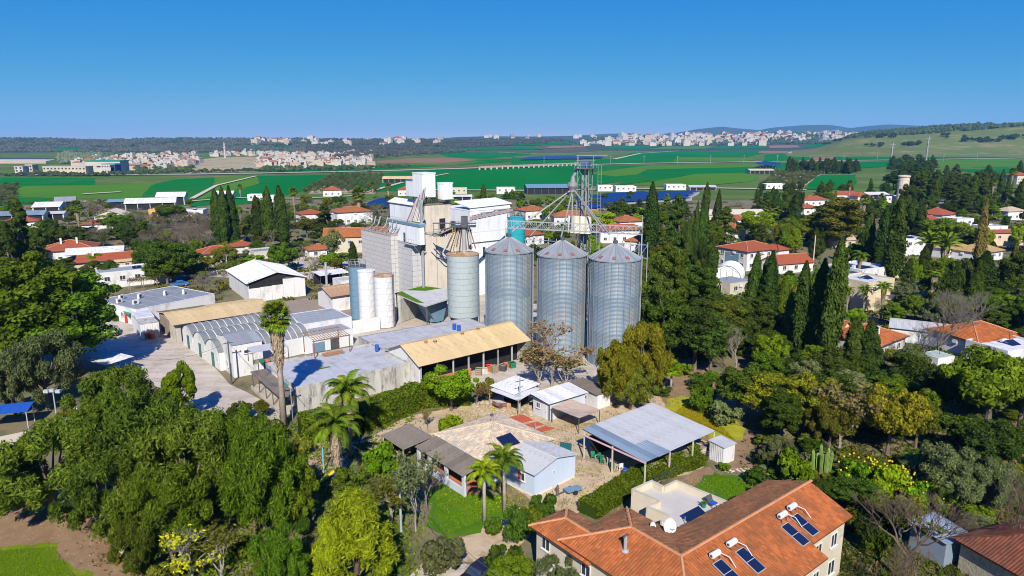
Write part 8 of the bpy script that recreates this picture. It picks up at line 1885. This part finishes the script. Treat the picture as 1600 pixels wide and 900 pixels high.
fill(44, (780,325,1010,420), ['feather','bush','olive'], ['mid','dark','bright'], (4,7), (5,8), 'garden tree behind the grain silos', 'garden trees behind the silos', 5)
fill(80, (1000,340,1240,560), ['tall','feather','conifer','cypress','olive'], ['forest','dark','mid','olive'], (6,13), (6,9), 'dark tree in the dense planting right of the silos', 'dense planting right of the silos', 6)
fill(120, (1230,325,1640,490), ['tall','feather','conifer','cypress','olive'], ['forest','dark','mid','bright','olive'], (3.5,11), (4,9), 'dark tree in the dense gardens at the right', 'dense gardens at the right', 7, dens=.5)
fill(60, (1190,480,1640,720), ['broad','olive','tall'], ['forest','dark','grey','mid'], (4,8), (5,8), 'dark tree in the shaded grove at the lower right', 'shaded grove at the lower right', 8)
fill(70, (1415,282,1640,345), ['conifer','cypress','broad','tall'], ['forest','dark','forest'], (10,19), (8,13), 'dark pine in the wood behind the right houses', 'pine wood behind the right houses', 9)
fill(40, (1392,252,1460,300), ['tall','conifer'], ['forest','dark'], (10,16), (10,16), 'dark tree of the avenue leading to the fields', 'trees along the avenue', 10)
fill(60, (1180,300,1420,350), ['feather','conifer','cypress','olive'], ['dark','forest','mid'], (6,11), (6,10), 'tree among the distant red roofs at right', 'trees among the distant red roofs', 11)
fill(44, (300,316,640,345), ['broad','olive','bush'], ['dark','mid','olive','bright'], (3,6), (5,9), 'low tree along the village edge by the left fields', 'low trees at the left village edge', 12)
fill(44, (640,305,1010,340), ['broad','bush','conifer'], ['dark','mid','bright'], (3,6), (5,9), 'low tree along the village edge by the middle fields', 'low trees at the middle village edge', 13)
fill(40, (0,318,300,370), ['broad','bush'], ['dark','mid','olive'], (3,5), (5,8), 'low tree among the left barns', 'low trees among the left barns', 14)
fill(80, (1180,540,1640,860), ['bush','bush','olive'], ['dark','grey','mid','olive'], (1.2,2.6), (2.5,4.5), 'low dark shrub under the lower right trees', 'undergrowth at the lower right', 15, dens=.4)
fill(40, (215,640,480,930), ['bush','olive'], ['dark','mid','olive'], (1.2,3), (2.5,4.5), 'low dark shrub under the lower left trees', 'undergrowth at the lower left', 16, dens=.35)
fill(16, (1000,540,1200,620), ['bush'], ['dark','mid'], (1.2,2.4), (2.5,4), 'low shrub at the foot of the dark trees by the silos', 'undergrowth beside the silos', 17, dens=.4)
# alike neighbours: say which one, counted from the left within its kind and group
import re
byk = {}
for o, desc, lb, u in REL:
    m_ = re.search(r' (in|around|left|behind|along|among|under|at|of|on|between|above|beside) ', lb); byk.setdefault((desc, lb[m_.start()+1:]), []).append((u, o))
for (desc, where), L_ in byk.items():
    L_.sort(key=lambda q: q[0])
    for i, (u, o) in enumerate(L_): o['label'] = ('%s %s from left %s' % (ordinal(i+1), desc, where)) if len(L_) > 1 else 'only %s %s' % (desc, where)
# weeds and litter on the bare ground
def cover(label, n, box, h, col, keep=1.0, w=.05):
    P = []
    while len(P) < n:
        c0 = G(random.uniform(box[0], box[2]), random.uniform(box[1], box[3])); k_ = random.randint(8, 40); sp_ = random.uniform(.3, 1.6)
        if any((c0.x-c.x)**2+(c0.y-c.y)**2 < rad**2 for *_, c, rad in KEEP): continue
        P += [(c0.x+random.gauss(0, sp_), c0.y+random.gauss(0, sp_), h*.35) for _ in range(k_)]
    P = np.array(P[:n]); d = unit(n); d[:, 2] = np.abs(d[:, 2])*.8+.2; tag(obj('ground_cover', leaves('ground_cover', P, d, h, w, down=-1.0, jit=.4), LM[col], None, 'stuff'), label, 'ground cover')
cover('low green weeds under the lower right trees', 26000, (1180,560,1640,960), .4, 'dark', w=.16)
cover('dry brown litter under the lower right trees', 14000, (1180,560,1640,960), .35, 'brown', w=.12)
cover('low green weeds under the lower left trees', 18000, (210,640,640,960), .4, 'mid', w=.16)
cover('dry litter under the lower left trees', 8000, (130,640,640,960), .3, 'brown', w=.12)
cover('weeds between the houses at middle left', 16000, (0,350,640,470), .8, 'olive', w=.4)
cover('dark weeds between the houses at the right', 22000, (1000,340,1640,560), .8, 'dark', w=.4)
cover('dry weeds on the dirt lot', 5000, (690,625,1100,800), .22, 'yellow', w=.06)
cover('brown litter on the dirt lot', 7000, (690,610,1100,800), .2, 'brown', w=.08)
cover('green weeds around the feather palms', 4000, (470,690,640,900), .35, 'mid', w=.14)
cover('weeds at the village edge', 14000, (-20,316,1640,350), .9, 'olive', w=.7)
# ---------------------------------------------------------------- haze over the far country
hz = MB(); hz.box(-12100,-450,-1.2,12100,12100,330); hz = hz.build('haze', None, None, kind='stuff'); tag(hz, 'thin bluish haze in the far distance', 'haze')
m = bpy.data.materials.new('haze_air'); nt, N, L = nodes(m); out = N.new('ShaderNodeOutputMaterial'); v = N.new('ShaderNodeVolumePrincipled')
v.inputs['Color'].default_value = (0.18,0.55,1.0,1); v.inputs['Density'].default_value = 0.00006; v.inputs['Anisotropy'].default_value = 0.0
L.new(v.outputs[0], out.inputs['Volume']); hz.data.materials.append(m)
